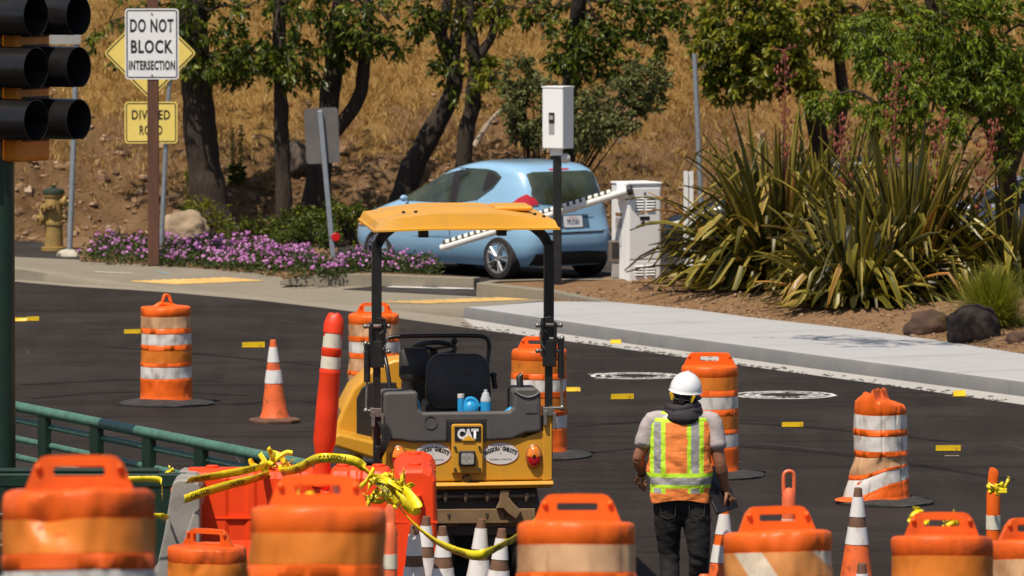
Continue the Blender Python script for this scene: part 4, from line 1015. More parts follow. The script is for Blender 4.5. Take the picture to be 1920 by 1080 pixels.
        patch('rear', [(sg * .66, .95), (sg * .715, .90), (sg * .755, .80), (sg * .735, .82), (sg * .66, .90)], .016, 'reverse_light', CLRL, t)
    patch('rear', [(-.62, 1.01), (-.60, 1.2), (-.55, 1.37), (-.49, 1.41), (.49, 1.41), (.55, 1.37), (.60, 1.2), (.62, 1.01), (.4, .99), (-.4, .99)], .006, 'rear_window', GLASS, t)
    patch('rear', [(-.16, 1.425), (.16, 1.425), (.16, 1.445), (-.16, 1.445)], .008, 'brake_light', REDL, t)
    patch('rear', [(-.68, .19), (-.66, .34), (-.2, .37), (.2, .37), (.66, .34), (.68, .19)], .008, 'lower_bumper', BLK, t)
    patch('rear', [(-.55, .635), (-.5, .60), (.5, .60), (.55, .635), (.5, .625), (-.5, .625)], .003, 'hatch_seam', PIL, t)
    patch('rear', [(-.27, .67), (-.27, .845), (.27, .845), (.27, .67)], .003, 'plate_recess', mat('recess_paint', (.06, .11, .17), .4), t)
    patch('rear', [(-.33, .855), (-.33, .88), (.33, .88), (.33, .855)], .02, 'hatch_grip', paint, t)
    pl = MB(); pl.prism(rrect(.30, .15, .015), -.006, 0); pl = pl.build('number_plate', WHT_S, t); pl.location = (0, rear(0, .75) - .014, .757); pl.rotation_euler = (R(-8), 0, 0)
    if plate_text:
        text('lettering', plate_text, .092, mat('plate_blue', (.05, .06, .16), .5), pl, (0, -.008, -.008), xs=.68, off=.002)
        text('lettering', 'California', .035, mat('plate_red', (.5, .03, .03), .5), pl, (0, -.008, .053))
        bt = MB(); bt.prism([(-.055, -.008), (-.02, -.008), (-.02, -.02), (.03, -.02), (.03, -.008), (.06, -.008), (.05, .012), (.02, .012), (.02, .022), (-.03, .022), (-.03, .012), (-.06, .012)], -.012, 0)
        o = bt.build('emblem', mat('gold_emblem', (.55, .36, .10), .3, metal=.6), t); o.location = (0, rear(0, .935) - .004, .945)
    for y in (0, 2.375):
        for sg in (-1, 1):
            wh = bpy.data.objects.new('wheel', None); COL.objects.link(wh); wh.parent = t; wh.location = (sg * .70, y, .285); wh.rotation_euler = (0, 0, R(90) * sg)
            q = MB(); T = Mx.Rotation(R(90), 3, 'X')
            q.lathe([(.19, -.10), (.25, -.10), (.275, -.085), (.285, -.06), (.286, 0), (.285, .06), (.275, .085), (.25, .095), (.20, .085), (.195, .05)], 40, rot=T); q.build('tyre', TYRE, wh)
            q = MB(); q.lathe([(.205, .082), (.198, .088), (.185, .07), (.178, .02), (.05, .015), (0, .02)], 40, rot=T, mi=1)
            q.lathe([(.206, .08), (.208, .092), (.19, .09), (.184, .07)], 40, rot=T); q.lathe([(.05, .04), (.045, .085), (0, .09)], 20, rot=T)
            for k in range(5):
                for s_ in (-1, 1):
                    an = 2 * math.pi * k / 5 + s_ * .19; a2 = 2 * math.pi * k / 5 + s_ * .08
                    p0 = V((.04 * math.cos(a2), -.075, .04 * math.sin(a2))); p1 = V((.19 * math.cos(an), -.08, .19 * math.sin(an)))
                    q.tube([p0, p1], [.018, .02], 6, flat=.6)
            q.build('rim', [ALLOY, BLK], wh)
    t.scale = (1, 1, .95); return t
BLUEP = mat('light_blue_car_paint', (0.27, 0.47, 0.66), 0.32, var=.02, coat=1.0, spec=.5); BLUEP['c'] = (0.27, 0.47, 0.66)
DARKP = mat('graphite_car_paint', (0.012, 0.013, 0.016), 0.3, var=.05, coat=1.0); DARKP['c'] = (0.012, 0.013, 0.016)
SILVP = mat('silver_car_paint', (0.42, 0.46, 0.52), 0.3, metal=.4, var=.03, coat=1.0); SILVP['c'] = (0.42, 0.46, 0.52)
ra = V(((938 - 960) / 151.0, 86.15, .157))
ang = R(40)
fw = V((-math.sin(ang), math.cos(ang), 0)); rt = V((math.cos(ang), math.sin(ang), 0))
car('small light blue hatchback parked at an angle behind the striped barrier arm', ra + rt * .74, ang, BLUEP, '7FLF281')
car('dark graphite car almost hidden behind the flax, right of the white cabinet', V((4.95, 88.6, .157)), R(86), DARKP)
car('silver car glimpsed through the flax leaves at the right edge', V(((2110 - 960) / 147, 87.2, .157)), R(80), SILVP)
# ================================================================ road roller
CATY = mat('machine_yellow', (0.62, 0.30, 0.022), 0.38, var=0.05, vs=3, dirt=0.25, dcol=(0.36, 0.19, 0.04), ds=5, dlo=.5)
CANY = mat('canopy_yellow', (0.72, 0.34, 0.025), 0.42, var=0.05, vs=2, dirt=0.75, dcol=(0.40, 0.27, 0.13), ds=1.6, dlo=.5)
GRYP = mat('grey_moulded_plastic', (0.080, 0.076, 0.071), 0.55, var=0.12, vs=4, dirt=0.4, dcol=(0.12, 0.11, 0.10), ds=6, bump=.15, bs=120)
SEATM = mat('black_seat_vinyl', (0.026, 0.023, 0.021), 0.5, var=.2, bump=.2, bs=140, dirt=.35, dcol=(.05, .045, .04))
MUDST = mat('muddy_tan_steel', (0.20, 0.125, 0.06), 0.75, var=.2, bump=.3, bs=30, dirt=.6, dcol=(.09, .055, .03), ds=7)
MUDDK = mat('oily_dark_steel', (0.045, 0.035, 0.027), 0.6, var=.4, dirt=.5, dcol=(.07, .05, .03), ds=9)
GRILL = mat('grille_mesh', (0.014, 0.013, 0.012), 0.6, var=.7, vs=90)
STK = mat('white_sticker', (0.66, 0.63, 0.60), 0.4, var=.03)
STKR = mat('sticker_border_red', (0.36, 0.07, 0.04), .5)
MX, MY = (876 - 960) / 258, FP / 258
t = thing('road_roller', 'yellow road roller with canopy seen from behind beside the orange barriers', 'road roller', (MX, MY, 0), R(5))
X = lambda px: (px - 876) / 258
Z = lambda py: (1116 - py) / 258
def B(name, m, boxes, par=t, bevel=.012, seg=3):
    mb = MB()
    for (x0, x1, y0, y1, z0, z1) in boxes: mb.box(((x0 + x1) / 2, (y0 + y1) / 2, (z0 + z1) / 2), (x1 - x0, y1 - y0, z1 - z0))
    return mb.build(name, m, par, bevel=bevel, seg=seg)
# tail panel with pressed lower lip
mb = MB(); mb.prism([(X(716), Z(906)), (X(1036), Z(903)), (X(1037), Z(812)), (X(1018), Z(811)), (X(1000), Z(817)), (X(985), Z(823)), (X(750), Z(826)), (X(716), Z(826))], 0, .9)
tail = mb.build('tail_panel', CATY, t, bevel=.012, seg=3)
mb = MB(); mb.loft([[V((X(714), -.03, Z(908))), V((X(1038), -.03, Z(905))), V((X(1038), .5, Z(905))), V((X(714), .5, Z(908)))], [V((X(714), -.045, Z(914))), V((X(1038), -.045, Z(911))), V((X(1038), .5, Z(911))), V((X(714), .5, Z(914)))], [V((X(716), -.02, Z(921))), V((X(1034), -.02, Z(918))), V((X(1034), .5, Z(918))), V((X(716), .5, Z(921)))]], smooth=False); mb.build('lower_lip', CATY, t, bevel=.006)
mb = MB(); mb.prism([(X(1018), Z(905)), (X(1036), Z(903)), (X(1036), Z(782)), (X(1022), Z(782)), (X(1020), Z(800))], -.004, .25); mb.build('corner_post', CATY, t, bevel=.006)
# console
con = MB(); con.prism([(X(716), Z(826)), (X(750), Z(827)), (X(770), Z(831)), (X(838), Z(831)), (X(839), Z(793)), (X(910), Z(793)), (X(911), Z(829)), (X(960), Z(826)), (X(985), Z(815)), (X(1016), Z(812)), (X(1014), Z(740)), (X(1006), Z(729)), (X(965), Z(729)), (X(962), Z(765)), (X(955), Z(773)), (X(792), Z(774)), (X(784), Z(768)), (X(783), Z(738)), (X(778), Z(734)), (X(722), Z(735)), (X(718), Z(740))], -.03, .05)
con.build('console', GRYP, t, bevel=.022, seg=4)
B('console_side', GRYP, [(X(718), X(783), .04, .5, Z(826), Z(738))], bevel=.03); B('console_side', GRYP, [(X(962), X(1014), .04, .5, Z(812), Z(733))], bevel=.03)
B('tray', GRYP, [(X(784), X(962), .05, .42, Z(826), Z(795))])
mb = MB(); mb.lathe([(.052, 0), (.052, .004), (.042, .004), (.042, 0)], 24, (X(806), -.032, Z(792)), Mx.Rotation(R(90), 3, 'X')); mb.build('moulded_badge', GRYP, t)
B('moulded_label', GRYP, [(X(985), X(1008), -.035, -.03, Z(777), Z(757))], bevel=.003)
mb = MB(); mb.tube(smooth_path([(X(963), -.034, Z(733)), (X(975), -.036, Z(742)), (X(990), -.036, Z(746)), (X(1005), -.036, Z(742)), (X(1012), -.034, Z(735))], 4), .006, 6); mb.build('pocket_rim', mat('worn_grey_edge', (.2, .19, .18), .6), t)
# centre plate, logo, work light
rec = B('plate_recess', BLK, [(X(838), X(911), -.028, .03, Z(830), Z(791))], bevel=.004)
cp = MB(); cp.prism([(X(846), Z(889)), (X(904), Z(889)), (X(905), Z(800)), (X(902), Z(796)), (X(848), Z(796)), (X(845), Z(800))], -.045, .0); cp = cp.build('centre_plate', CATY, t, bevel=.008)
B('logo_panel', INK, [(X(851), X(900.5), -.052, -.046, Z(828), Z(800.5))], cp, bevel=.002)
text('logo_lettering', 'CAT', .108, mat('logo_white', (.75, .74, .72), .5), cp, (X(876), -.056, Z(814.5)), off=.006, sp=.92, fit=(.155, .078))
mb = MB(); mb.prism([(X(864), Z(827)), (X(890), Z(827)), (X(877), Z(816.5))], -.0585, -.0565); mb.build('logo_triangle', mat('logo_yellow', (.78, .42, .01), .5), cp)
lt = B('work_light', BLK, [(X(858), X(890), -.085, -.045, Z(875), Z(846))], cp, bevel=.012)
mb = MB(); mb.prism([(x + X(874.5), z + Z(860.5)) for x, z in rrect(.092, .082, .015)], -.092, -.084); mb.build('light_lens', mat('work_light_lens', (.42, .42, .40), .12, var=.35, vs=40, metal=.3), cp)
for bx, by in ((852, 840), (898, 840), (852, 881), (898, 881)):
    mb = MB(); mb.cyl((X(bx), -.044, Z(by)), (X(bx), -.06, Z(by)), .011, n=8); mb.build('bolt', MUDDK, cp)
mb = MB(); mb.cyl((X(875), -.0, Z(900)), (X(875), -.008, Z(900)), .034, n=24)
for k in range(-2, 3): mb.box((X(875) + k * .012, -.012, Z(900)), (.004, .006, .055), Mx.Rotation(R(40), 3, 'Y'), mi=1)
mb.build('horn_grille', [BLK, CATY], t)
# company ovals
for cx, nm in ((811, ''), (939, '')):
    o = MB(); n = 48; rx, rz_ = .134, .081
    o.prism([(rx * math.cos(2 * math.pi * k / n), rz_ * math.sin(2 * math.pi * k / n)) for k in range(n)], -.004, -.001); o = o.build('company_sticker', STK, t); o.location = (X(cx), 0, Z(853))
    bd = MB(); bd.add([(k_ * rx * math.cos(2 * math.pi * j / n), -.0045, k_ * rz_ * math.sin(2 * math.pi * j / n)) for k_ in (1.0, .965) for j in range(n)], [(j, (j + 1) % n, n + (j + 1) % n, n + j) for j in range(n)]); bd.build('sticker_border', STKR, o)
    text('sticker_lettering', 'MAGGIORA', .041, INK, o, (-.066, -.0055, .024), (0, R(-19), 0), xs=.56, off=.0022, bend=.22)
    text('sticker_lettering', 'GHILOTTI', .041, INK, o, (.066, -.0055, .024), (0, R(19), 0), xs=.60, off=.0022, bend=.22)
    text('sticker_lettering', '&', .02, INK, o, (.0, -.0055, .050), xs=.8)
    text('sticker_lettering', 'INC.', .010, INK, o, (0, -.0055, .002)); text('sticker_lettering', 'ENGINEERING CONTRACTORS', .0155, INK, o, (0, -.0055, -.043), xs=.72)
for cx, up_ in ((747, 1), (1001.5, 0)):
    mb = MB(); T = Mx.Rotation(R(90), 3, 'X')
    mb.add([], []); n = 28
    pass
    ring_ = lambda r, y: [V((X(cx) + .055 * r * math.cos(2 * math.pi * j / n), y, Z(859) + .082 * r * math.sin(2 * math.pi * j / n))) for j in range(n)]
    mb.loft([ring_(1.1, 0), ring_(1.1, -.012), ring_(.96, -.02)]); lb = mb.build('tail_light', mat('lamp_rim', (.28, .10, .03), .4), t)
    for nm, m_, s_ in (('amber_lens', AMBL, 1), ('red_lens', REDL, -1)):
        q = MB(); rows_ = []
        for i in range(7):
            f = i / 6; rows_.append([V((X(cx) + .052 * math.cos(a) * math.cos(f * 1.35), -.02 - .03 * math.sin(f * 1.57), Z(859) + s_ * (.004 + .074 * math.sin(a)) * math.cos(f * 1.35) * (1 if True else 0))) for a in [math.pi * j / 16 for j in range(17)]])
        vs_ = [p for r_ in rows_ for p in r_]; q.add(vs_, [(i * 17 + j, i * 17 + j + 1, (i + 1) * 17 + j + 1, (i + 1) * 17 + j) for i in range(6) for j in range(16)], True); q.build(nm, m_, lb)
mb = MB(); mb.ell((X(770), -.005, Z(862)), (.02, .02, .043), 16, 10); mb.build('red_reflector', REDL, t)
# roll over posts
for px, sg in ((706.5, 1), (1031, -1)):
    xx = X(px); zt = Z(440)
    mb = MB(); rs = []
    path = [V((xx, .06, Z(872))), V((xx, .06, Z(665)))]; 
    mb.box((xx, .06, (Z(872) + Z(640)) / 2), (.052, .075, Z(640) - Z(872)))
    q2 = [(xx, Z(655)), (xx, Z(470)), (xx + sg * .012, Z(456)), (xx + sg * .04, Z(444)), (xx + sg * .085, Z(433)), (xx + sg * .14, Z(424)), (xx + sg * .25, Z(420))]
    pp = smooth_path([(x, .06, z) for x, z in q2], 4); w2 = .035
    rings = []
    for i, p in enumerate(pp):
        a = pp[max(i - 1, 0)]; b_ = pp[min(i + 1, len(pp) - 1)]; tt = (b_ - a).normalized(); nn = V((tt.z, 0, -tt.x))
        rings.append([p + nn * w2 + V((0, -.04, 0)), p + nn * w2 + V((0, .04, 0)), p - nn * w2 + V((0, .04, 0)), p - nn * w2 + V((0, -.04, 0))])
    mb.loft(rings, smooth=False); post = mb.build('roll_post', BLKM, t, bevel=.008)
    B('fold_hinge', BLKM, [(xx - .055, xx - .03, -.01, .13, Z(672), Z(606)), (xx + .03, xx + .055, -.01, .13, Z(672), Z(606)), (xx - .05, xx + .05, -.01, .02, Z(690), Z(640))], post, bevel=.006)
    for zz_ in (Z(660), Z(612)):
        mb = MB(); mb.cyl((xx - .085, .02, zz_), (xx + .085, .02, zz_), .016, n=10)
        for s_ in (-1, 1): mb.ell((xx + s_ * .085, .02, zz_), (.018, .018, .018), 8, 6)
        mb.build('hinge_pin', STEEL, post)
    mb = MB(); lx = xx + sg * .045
    mb.tube([(lx, -.02, Z(598)), (lx + sg * .012, -.03, Z(612)), (lx, -.02, Z(634))], [.018, .014, .012], 8); mb.cyl((lx + sg * .0, -.03, Z(598)), (lx - sg * .05, -.03, Z(597)), .014, n=8); mb.build('latch_handle', BLKM, post)
    mb = MB(); mb.tube(smooth_path([(xx + sg * .02, -.02, Z(625)), (xx + sg * .06, -.03, Z(618)), (xx + sg * .075, -.03, Z(635)), (xx + sg * .04, -.03, Z(655))], 4), .004, 6); mb.build('safety_cable', STEEL, post)
    so_ = -sg; gx = xx + so_ * (.082 if sg == 1 else .095)
    z_hi, z_lo = (Z(645), Z(771)) if sg == 1 else (Z(637), Z(768))
    g_ = MB(); g_.cyl((gx, .02, z_lo), (gx + so_ * -.008, .02, lerp(z_lo, z_hi, .45)), .009, n=10); gs = g_.build('gas_strut', STEEL, t)
    g_ = MB(); g_.cyl((gx - so_ * .008, .02, lerp(z_lo, z_hi, .43)), (gx - so_ * .01, .02, z_hi), .024, n=12); g_.build('strut_cylinder', BLKM, gs)
    for z_ in (z_hi, z_lo):
        g_ = MB(); g_.cyl((gx, .02, z_), (xx, .02, z_), .012, n=8); g_.ell((gx, .02, z_), (.02, .02, .022), 8, 6); g_.build('strut_pin', STEEL, gs)
    B('lower_bracket', STEEL, [(xx - .05, xx + .03, -.03, .1, Z(782), Z(766)), (xx - .045, xx - .02, -.04, .0, Z(800), Z(772)), (xx + .025, xx + .045, -.04, .0, Z(805), Z(776))], post, bevel=.004)
    mb = MB()
    for k in range(5): mb.tube(smooth_path([(xx + .0 + .012 * k, -.03, Z(790)), (xx + .03 + .015 * k, -.05, Z(810)), (xx + .02 + .01 * k, -.06, Z(840)), (xx + .02, -.02, Z(862))], 4), .006, 6)
    if sg == 1: mb.build('hydraulic_hose', BLK, t)
    mb = MB(); mb.box((xx + .004, .03, Z(868)), (.04, .06, .24)); mb.build('post_foot', BLKM, post, bevel=.01)
# canopy
mb = MB(); nu, nv = 40, 30; x0, x1, y0, y1 = X(704), X(1036), -.22, 1.42
def ctop(u, v):
    x = lerp(x0, x1, u); y = lerp(y0, y1, v)
    e = min(u * (x1 - x0), (1 - u) * (x1 - x0), v * (y1 - y0) + .0, (1 - v) * (y1 - y0))
    band = 2.732 + .052 * min(1, max(0, (.5 - abs(u - .49)) / .33)) - .012 * (u < .1)
    k = min(1, max(0, (e - .025) / .22)); k = k * k * (3 - 2 * k)
    return V((x, y, band + .004 * k))
vs_ = []; 
for j in range(nv + 1):
    for i in range(nu + 1): vs_.append(ctop((i / nu), (j / nv)))
fs_ = [(j * (nu + 1) + i, j * (nu + 1) + i + 1, (j + 1) * (nu + 1) + i + 1, (j + 1) * (nu + 1) + i) for j in range(nv) for i in range(nu)]
mb.add(vs_, fs_, True)
per = [(i, 0) for i in range(nu)] + [(nu, j) for j in range(nv)] + [(nu - i, nv) for i in range(nu)] + [(0, nv - j) for j in range(nv)]
topr = [ctop(i / nu, j / nv) for i, j in per]
def outw(p, d): 
    c = V(((x0 + x1) / 2, (y0 + y1) / 2, 0)); return V((p.x + (d if p.x > x1 - .02 else -d if p.x < x0 + .02 else 0), p.y + (d if p.y > y1 - .02 else -d if p.y < y0 + .02 else 0), 0))
sk = [outw(p, .022) + V((0, 0, 2.682 - .012 * (1 - min(1, (p.x - x0) / .4)))) for p in topr]
lip = [outw(p, .036) + V((0, 0, 2.679 - .012 * (1 - min(1, (p.x - x0) / .4)))) for p in topr]
lip2 = [p - V((0, 0, .014)) for p in lip]; inn = [outw(p, -.05) + V((0, 0, 2.662)) for p in topr]
for A_, B_ in ((topr, sk), (sk, lip), (lip, lip2), (lip2, inn)): mb.strip(A_ + A_[:1], B_ + B_[:1])
mb.add(inn, [tuple(range(len(inn)))[::-1]])
cano = mb.build('canopy', CANY, t, angle=28)
B('canopy_pad', CANY, [(X(940), X(1012), .5, 1.05, 2.765, 2.80)], cano, bevel=.02)
for bx, by in ((x0 + .22, .25), (x0 + .30, .12), (x1 - .1, .3), (x1 - .05, .12)):
    mb = MB(); q = ctop((bx - x0) / (x1 - x0), (by - y0) / (y1 - y0)); mb.cyl(q - V((0, 0, .01)), q + V((0, 0, .016)), .013, n=8); mb.build('bolt', BLK, cano)
B('canopy_mount', BLKM, [(X(785), X(803), -.02, .1, 2.60, 2.65)], cano, bevel=.004); B('canopy_mount', BLKM, [(X(932), X(950), -.02, .1, 2.61, 2.655)], cano, bevel=.004)
B('canopy_beam', BLKM, [(X(720), X(1020), .02, .10, 2.675, 2.70)], cano)
# operator station
B('deck', BLKM, [(-.6, .56, .3, 1.5, Z(880), Z(835))])
def cush(name, x0_, x1_, z0_, z1_, y, th=.12, tilt=0, r=.07, par=t, m=SEATM):
    mb = MB(); w_, h_ = x1_ - x0_, z1_ - z0_
    rr_ = lambda k, yy: [V(((x0_ + x1_) / 2 + x * k, yy + (z + h_ / 2) * tilt, z0_ + h_ / 2 + z * k)) for x, z in [(px_ * (1 - .12 * max(0, pz_ / h_)), pz_) for px_, pz_ in rrect(w_, h_, r)]]
    mb.loft([rr_(.93, y - th * .5), rr_(.985, y - th * .42), rr_(1, y - th * .25), rr_(1, y + th * .3), rr_(.95, y + th * .5)]); return mb.build(name, m, par, bevel=0, angle=60)
st = cush('seat', X(806), X(930), Z(778), Z(673), .45, .13, .12, .11)
B('seat_back_panel', SEATM, [(X(838), X(906), .372, .4, Z(770), Z(684))], st, bevel=.01).rotation_euler = (R(-5), 0, 0)
mb = MB()
for z_ in (Z(704), Z(728)): mb.box((X(872), .366 + (z_ - Z(730)) * .09, z_), (.2, .008, .006))
mb.build('seat_seam', mat('seat_seam_grey', (.05, .047, .045), .5), st)
B('seat_base', SEATM, [(X(806), X(930), .45, .95, Z(800), Z(765))], st, bevel=.04)
cush('passenger_backrest', X(763), X(822), Z(732), Z(668), .85, .1, .1, .05)
mb = MB(); c = V((X(835), 1.15, Z(676))); T = Mx.Rotation(R(-22), 3, 'X')
mb.tube([c + T @ V((.16 * math.cos(a * .19635), .16 * math.sin(a * .19635), 0)) for a in range(32)], .018, 10, closed=True)
for a in (90, 210, 330): mb.tube([c, c + T @ V((.15 * math.cos(R(a)), .15 * math.sin(R(a)), 0))], .014, 6)
mb.tube([c, c + V((0, .25, -.6))], .03, 10); mb.build('steering_wheel', BLK, t)
mb = MB(); mb.tube([(X(871), .95, Z(700)), (X(871), .95, Z(662))], .012, 8); mb.ell((X(871), .95, Z(657)), (.026, .026, .024), 12, 8); mb.build('control_lever', BLK, t)
mb = MB(); mb.tube([(X(940), .5, Z(740)), (X(936), .5, Z(714))], .02, 8); mb.ell((X(936), .5, Z(714)), (.028, .03, .02), 10, 6); mb.build('side_lever', BLK, t)
mb = MB(); mb.tube([(X(981), .2, Z(740)), (X(979), .2, Z(712)), (X(984), .2, Z(707))], [.024, .026, .016], 10); mb.build('side_lever', BLK, t)
mb = MB(); mb.tube(smooth_path([(X(741), .55, Z(745)), (X(736), .62, Z(700)), (X(731), .7, Z(672)), (X(733), .7, Z(653)), (X(744), .7, Z(645)), (X(780), .7, Z(643)), (X(850), .7, Z(642.5)), (X(905), .7, Z(643)), (X(924), .7, Z(646)), (X(932), .7, Z(657)), (X(931), .7, Z(680)), (X(927), .66, Z(715)), (X(926), .6, Z(750))], 6), .016, 12); mb.build('hand_rail', BLKM, t)
B('dash_console', BLK, [(X(780), X(880), 1.35, 1.6, Z(830), Z(690))], bevel=.04)
# engine hood ahead of the operator
def hoodring(y, k=1.0, zk=1.0, dx=0):
    P = [(-.86, .96), (-.86, 1.06), (-.80, 1.21), (-.72, 1.37), (-.57, 1.515), (-.42, 1.58), (-.25, 1.60), (-.05, 1.58), (.08, 1.53), (.2, 1.44), (.27, 1.3), (.28, .96)]
    return [V((dx + (x + .12) * k - .12, y, .96 + (z - .96) * zk)) for x, z in P]
mb = MB(); mb.loft([hoodring(1.7), hoodring(1.72, 1.01, 1.01), hoodring(2.3, 1.0, .99), hoodring(2.9, .95, .9), hoodring(3.15, .88, .72)], smooth=False); hood = mb.build('engine_hood', CATY, t, bevel=.05, seg=4)
for p in hood.data.polygons: p.use_smooth = True
hood.data.set_sharp_from_angle(angle=R(50))
mb = MB(); mb.prism([(-.70, 1.0), (-.52, .98), (-.40, .98), (-.40, 1.42), (-.60, 1.42), (-.66, 1.38), (-.70, 1.30)], 1.672, 1.69); mb.build('rear_grille', GRILL, hood, bevel=.008)
mb = MB(); mb.loft([[V((-.872, y_, 1.0)), V((-.868, y_, 1.06)), V((-.815, y_, 1.21)), V((-.80, y_, 1.0))] for y_ in (1.76, 2.1)], smooth=False); mb.build('side_window_panel', mat('smoked_hood_panel', (.18, .13, .06), .3), hood)
B('hood_decal', STK, [(-.877, -.872, 1.80, 1.95, .99, 1.06)], hood, bevel=0)
mb = MB(); mb.prism([(-.90, 1.06), (-.86, 1.075), (-.55, 1.0), (-.40, .88), (-.38, .78), (-.44, .78), (-.60, .88), (-.90, .98)], 1.2, 2.2); mb.build('side_step', CATY, t, bevel=.02)
# undercarriage, tyres and scraper beam
B('chassis', MUDDK, [(-.5, .52, .06, 2.8, Z(1010), Z(921))])
B('scraper_beam', MUDST, [(-.55, .5, .02, .07, Z(985.5), Z(959)), (-.55, .5, .02, .12, Z(962), Z(958))], bevel=.006)
for bx in (841, 913, 948):
    mb = MB(); mb.prism([(X(bx) - .012, Z(966)), (X(bx) + .012, Z(966)), (X(bx) + .009, Z(970)), (X(bx), Z(976)), (X(bx) - .009, Z(970))], .012, .022); mb.build('beam_hole', MUDDK, t)
mb = MB(); mb.prism([(X(930), Z(957)), (X(936), Z(944)), (X(938), Z(922)), (X(956), Z(922)), (X(954), Z(935)), (X(962), Z(946)), (X(978), Z(962)), (X(968), Z(978)), (X(952), Z(966)), (X(944), Z(957))], -.02, .05); mb.build('tow_bracket', MUDST, t, bevel=.008)
mb = MB(); mb.tube([(-.5, .03, Z(935)), (.5, .03, Z(934))], .014, 8)
for bx in (835, 873, 914, 988): mb.tube([(X(bx), .01, Z(928)), (X(bx), .01, Z(936)), (X(bx), .01, Z(945))], [.016, .02, .005], 8)
mb.build('spray_bar', mat('dirty_brass', (.16, .115, .075), .5, var=.3), t)
for bx0, bx1 in ((839, 859), (895, 985)):
    B('scraper_strip', MUDST, [(X(bx0), X(bx1), .05, .08, Z(992), Z(984))], bevel=.003)
for i, cx in enumerate((-.44, -.19, .19, .44)):
    wh = bpy.data.objects.new('wheel', None); COL.objects.link(wh); wh.parent = t; wh.location = (cx, .46, .37)
    mb = MB(); T = Mx.Rotation(R(90), 3, 'Y'); hw = .118
    mb.lathe([(.2, -hw + .01), (.30, -hw), (.345, -hw + .012), (.365, -hw + .04), (.37, -.04), (.37, .04), (.365, hw - .04), (.345, hw - .012), (.30, hw), (.2, hw - .01)], 48, rot=T); mb.build('tyre', mat('smooth_roller_tyre', (.028, .025, .023), .6, var=.25, dirt=.4, dcol=(.08, .065, .05)) if i == 0 else bpy.data.materials['smooth_roller_tyre'], wh)
    mb = MB(); mb.lathe([(0, -.05), (.2, -.05), (.2, .05), (0, .05)], 24, rot=T); mb.build('rim', CATY, wh)
mb = MB(); mb.cyl((-.6, 2.7, .37), (.6, 2.7, .37), .37, n=56); mb.build('drum', STEEL, t, bevel=.01)
B('drum_yoke', CATY, [(-.68, -.62, 2.2, 2.9, .3, .95), (.62, .68, 2.2, 2.9, .3, .95)])
RT = Mx.Translation(V((MX, MY, 0))) @ Mx.Rotation(R(5), 4, 'Z')
# bottles standing in the tray
BLUJ = mat('light_blue_bottle', (0.02, 0.28, 0.58), 0.35, var=.08)
def inM(px, y, z): return RT @ V((X(px), y, z))
zt = Z(795) + .012
t2 = thing('jug', 'light blue plastic jug with round handle standing behind the console wall', 'jug', inM(886, .2, zt))
mb = MB(); mb.ell((0, 0, .07), (.062, .05, .07), 18, 10); mb.build('body', BLUJ, t2)
mb = MB(); mb.tube(smooth_path([(-.055, 0, .09), (-.03, 0, .135), (.0, 0, .15), (.035, 0, .135), (.06, 0, .09)], 5), .018, 10); mb.build('handle', BLUJ, t2)
t2 = thing('bottle', 'slim blue bottle with pale cap left of the round handled jug', 'bottle', inM(868, .2, zt))
mb = MB(); mb.lathe([(0, 0), (.025, 0), (.025, .14), (.022, .155), (0, .155)], 18); mb.build('body', BLUJ, t2)
mb = MB(); mb.lathe([(.025, .156), (.026, .185), (.0, .188)], 18); mb.build('cap', STK, t2)
t2 = thing('bottle', 'clear topped blue bottle right of the round handled jug', 'bottle', inM(915, .2, zt))
mb = MB(); mb.lathe([(0, 0), (.04, 0), (.04, .12), (.038, .13)], 18); mb.build('body', BLUJ, t2)
mb = MB(); mb.lathe([(.039, .13), (.038, .15), (.028, .175), (.026, .19), (.015, .195), (.013, .215), (0, .218)], 18); mb.build('clear_top', mat('clear_plastic', (.5, .52, .55), .2, var=.1), t2)
t2 = thing('spray_can', 'blue spray can lying tilted against the right side of the tray', 'spray can', inM(942, .15, zt), rot=(0, R(52), R(5)))
mb = MB(); mb.lathe([(0, -.06), (.033, -.06), (.033, .11), (.026, .125), (0, .126)], 18); mb.build('body', BLUJ, t2)
mb = MB(); mb.lathe([(.024, .126), (.024, .15), (.012, .152), (.012, .165), (0, .166)], 16); mb.build('cap', STK, t2)
t2 = thing('bottle', 'blue bottle corner showing at the left end of the tray', 'bottle', inM(791, .2, zt), rot=(0, R(-14), 0))
mb = MB(); mb.box((0, 0, .08), (.055, .05, .16), taper=.8); mb.build('body', BLUJ, t2, bevel=.012)
mb = MB(); mb.cyl((0, 0, .155), (0, 0, .19), .016, n=12); mb.build('cap', STK, t2)

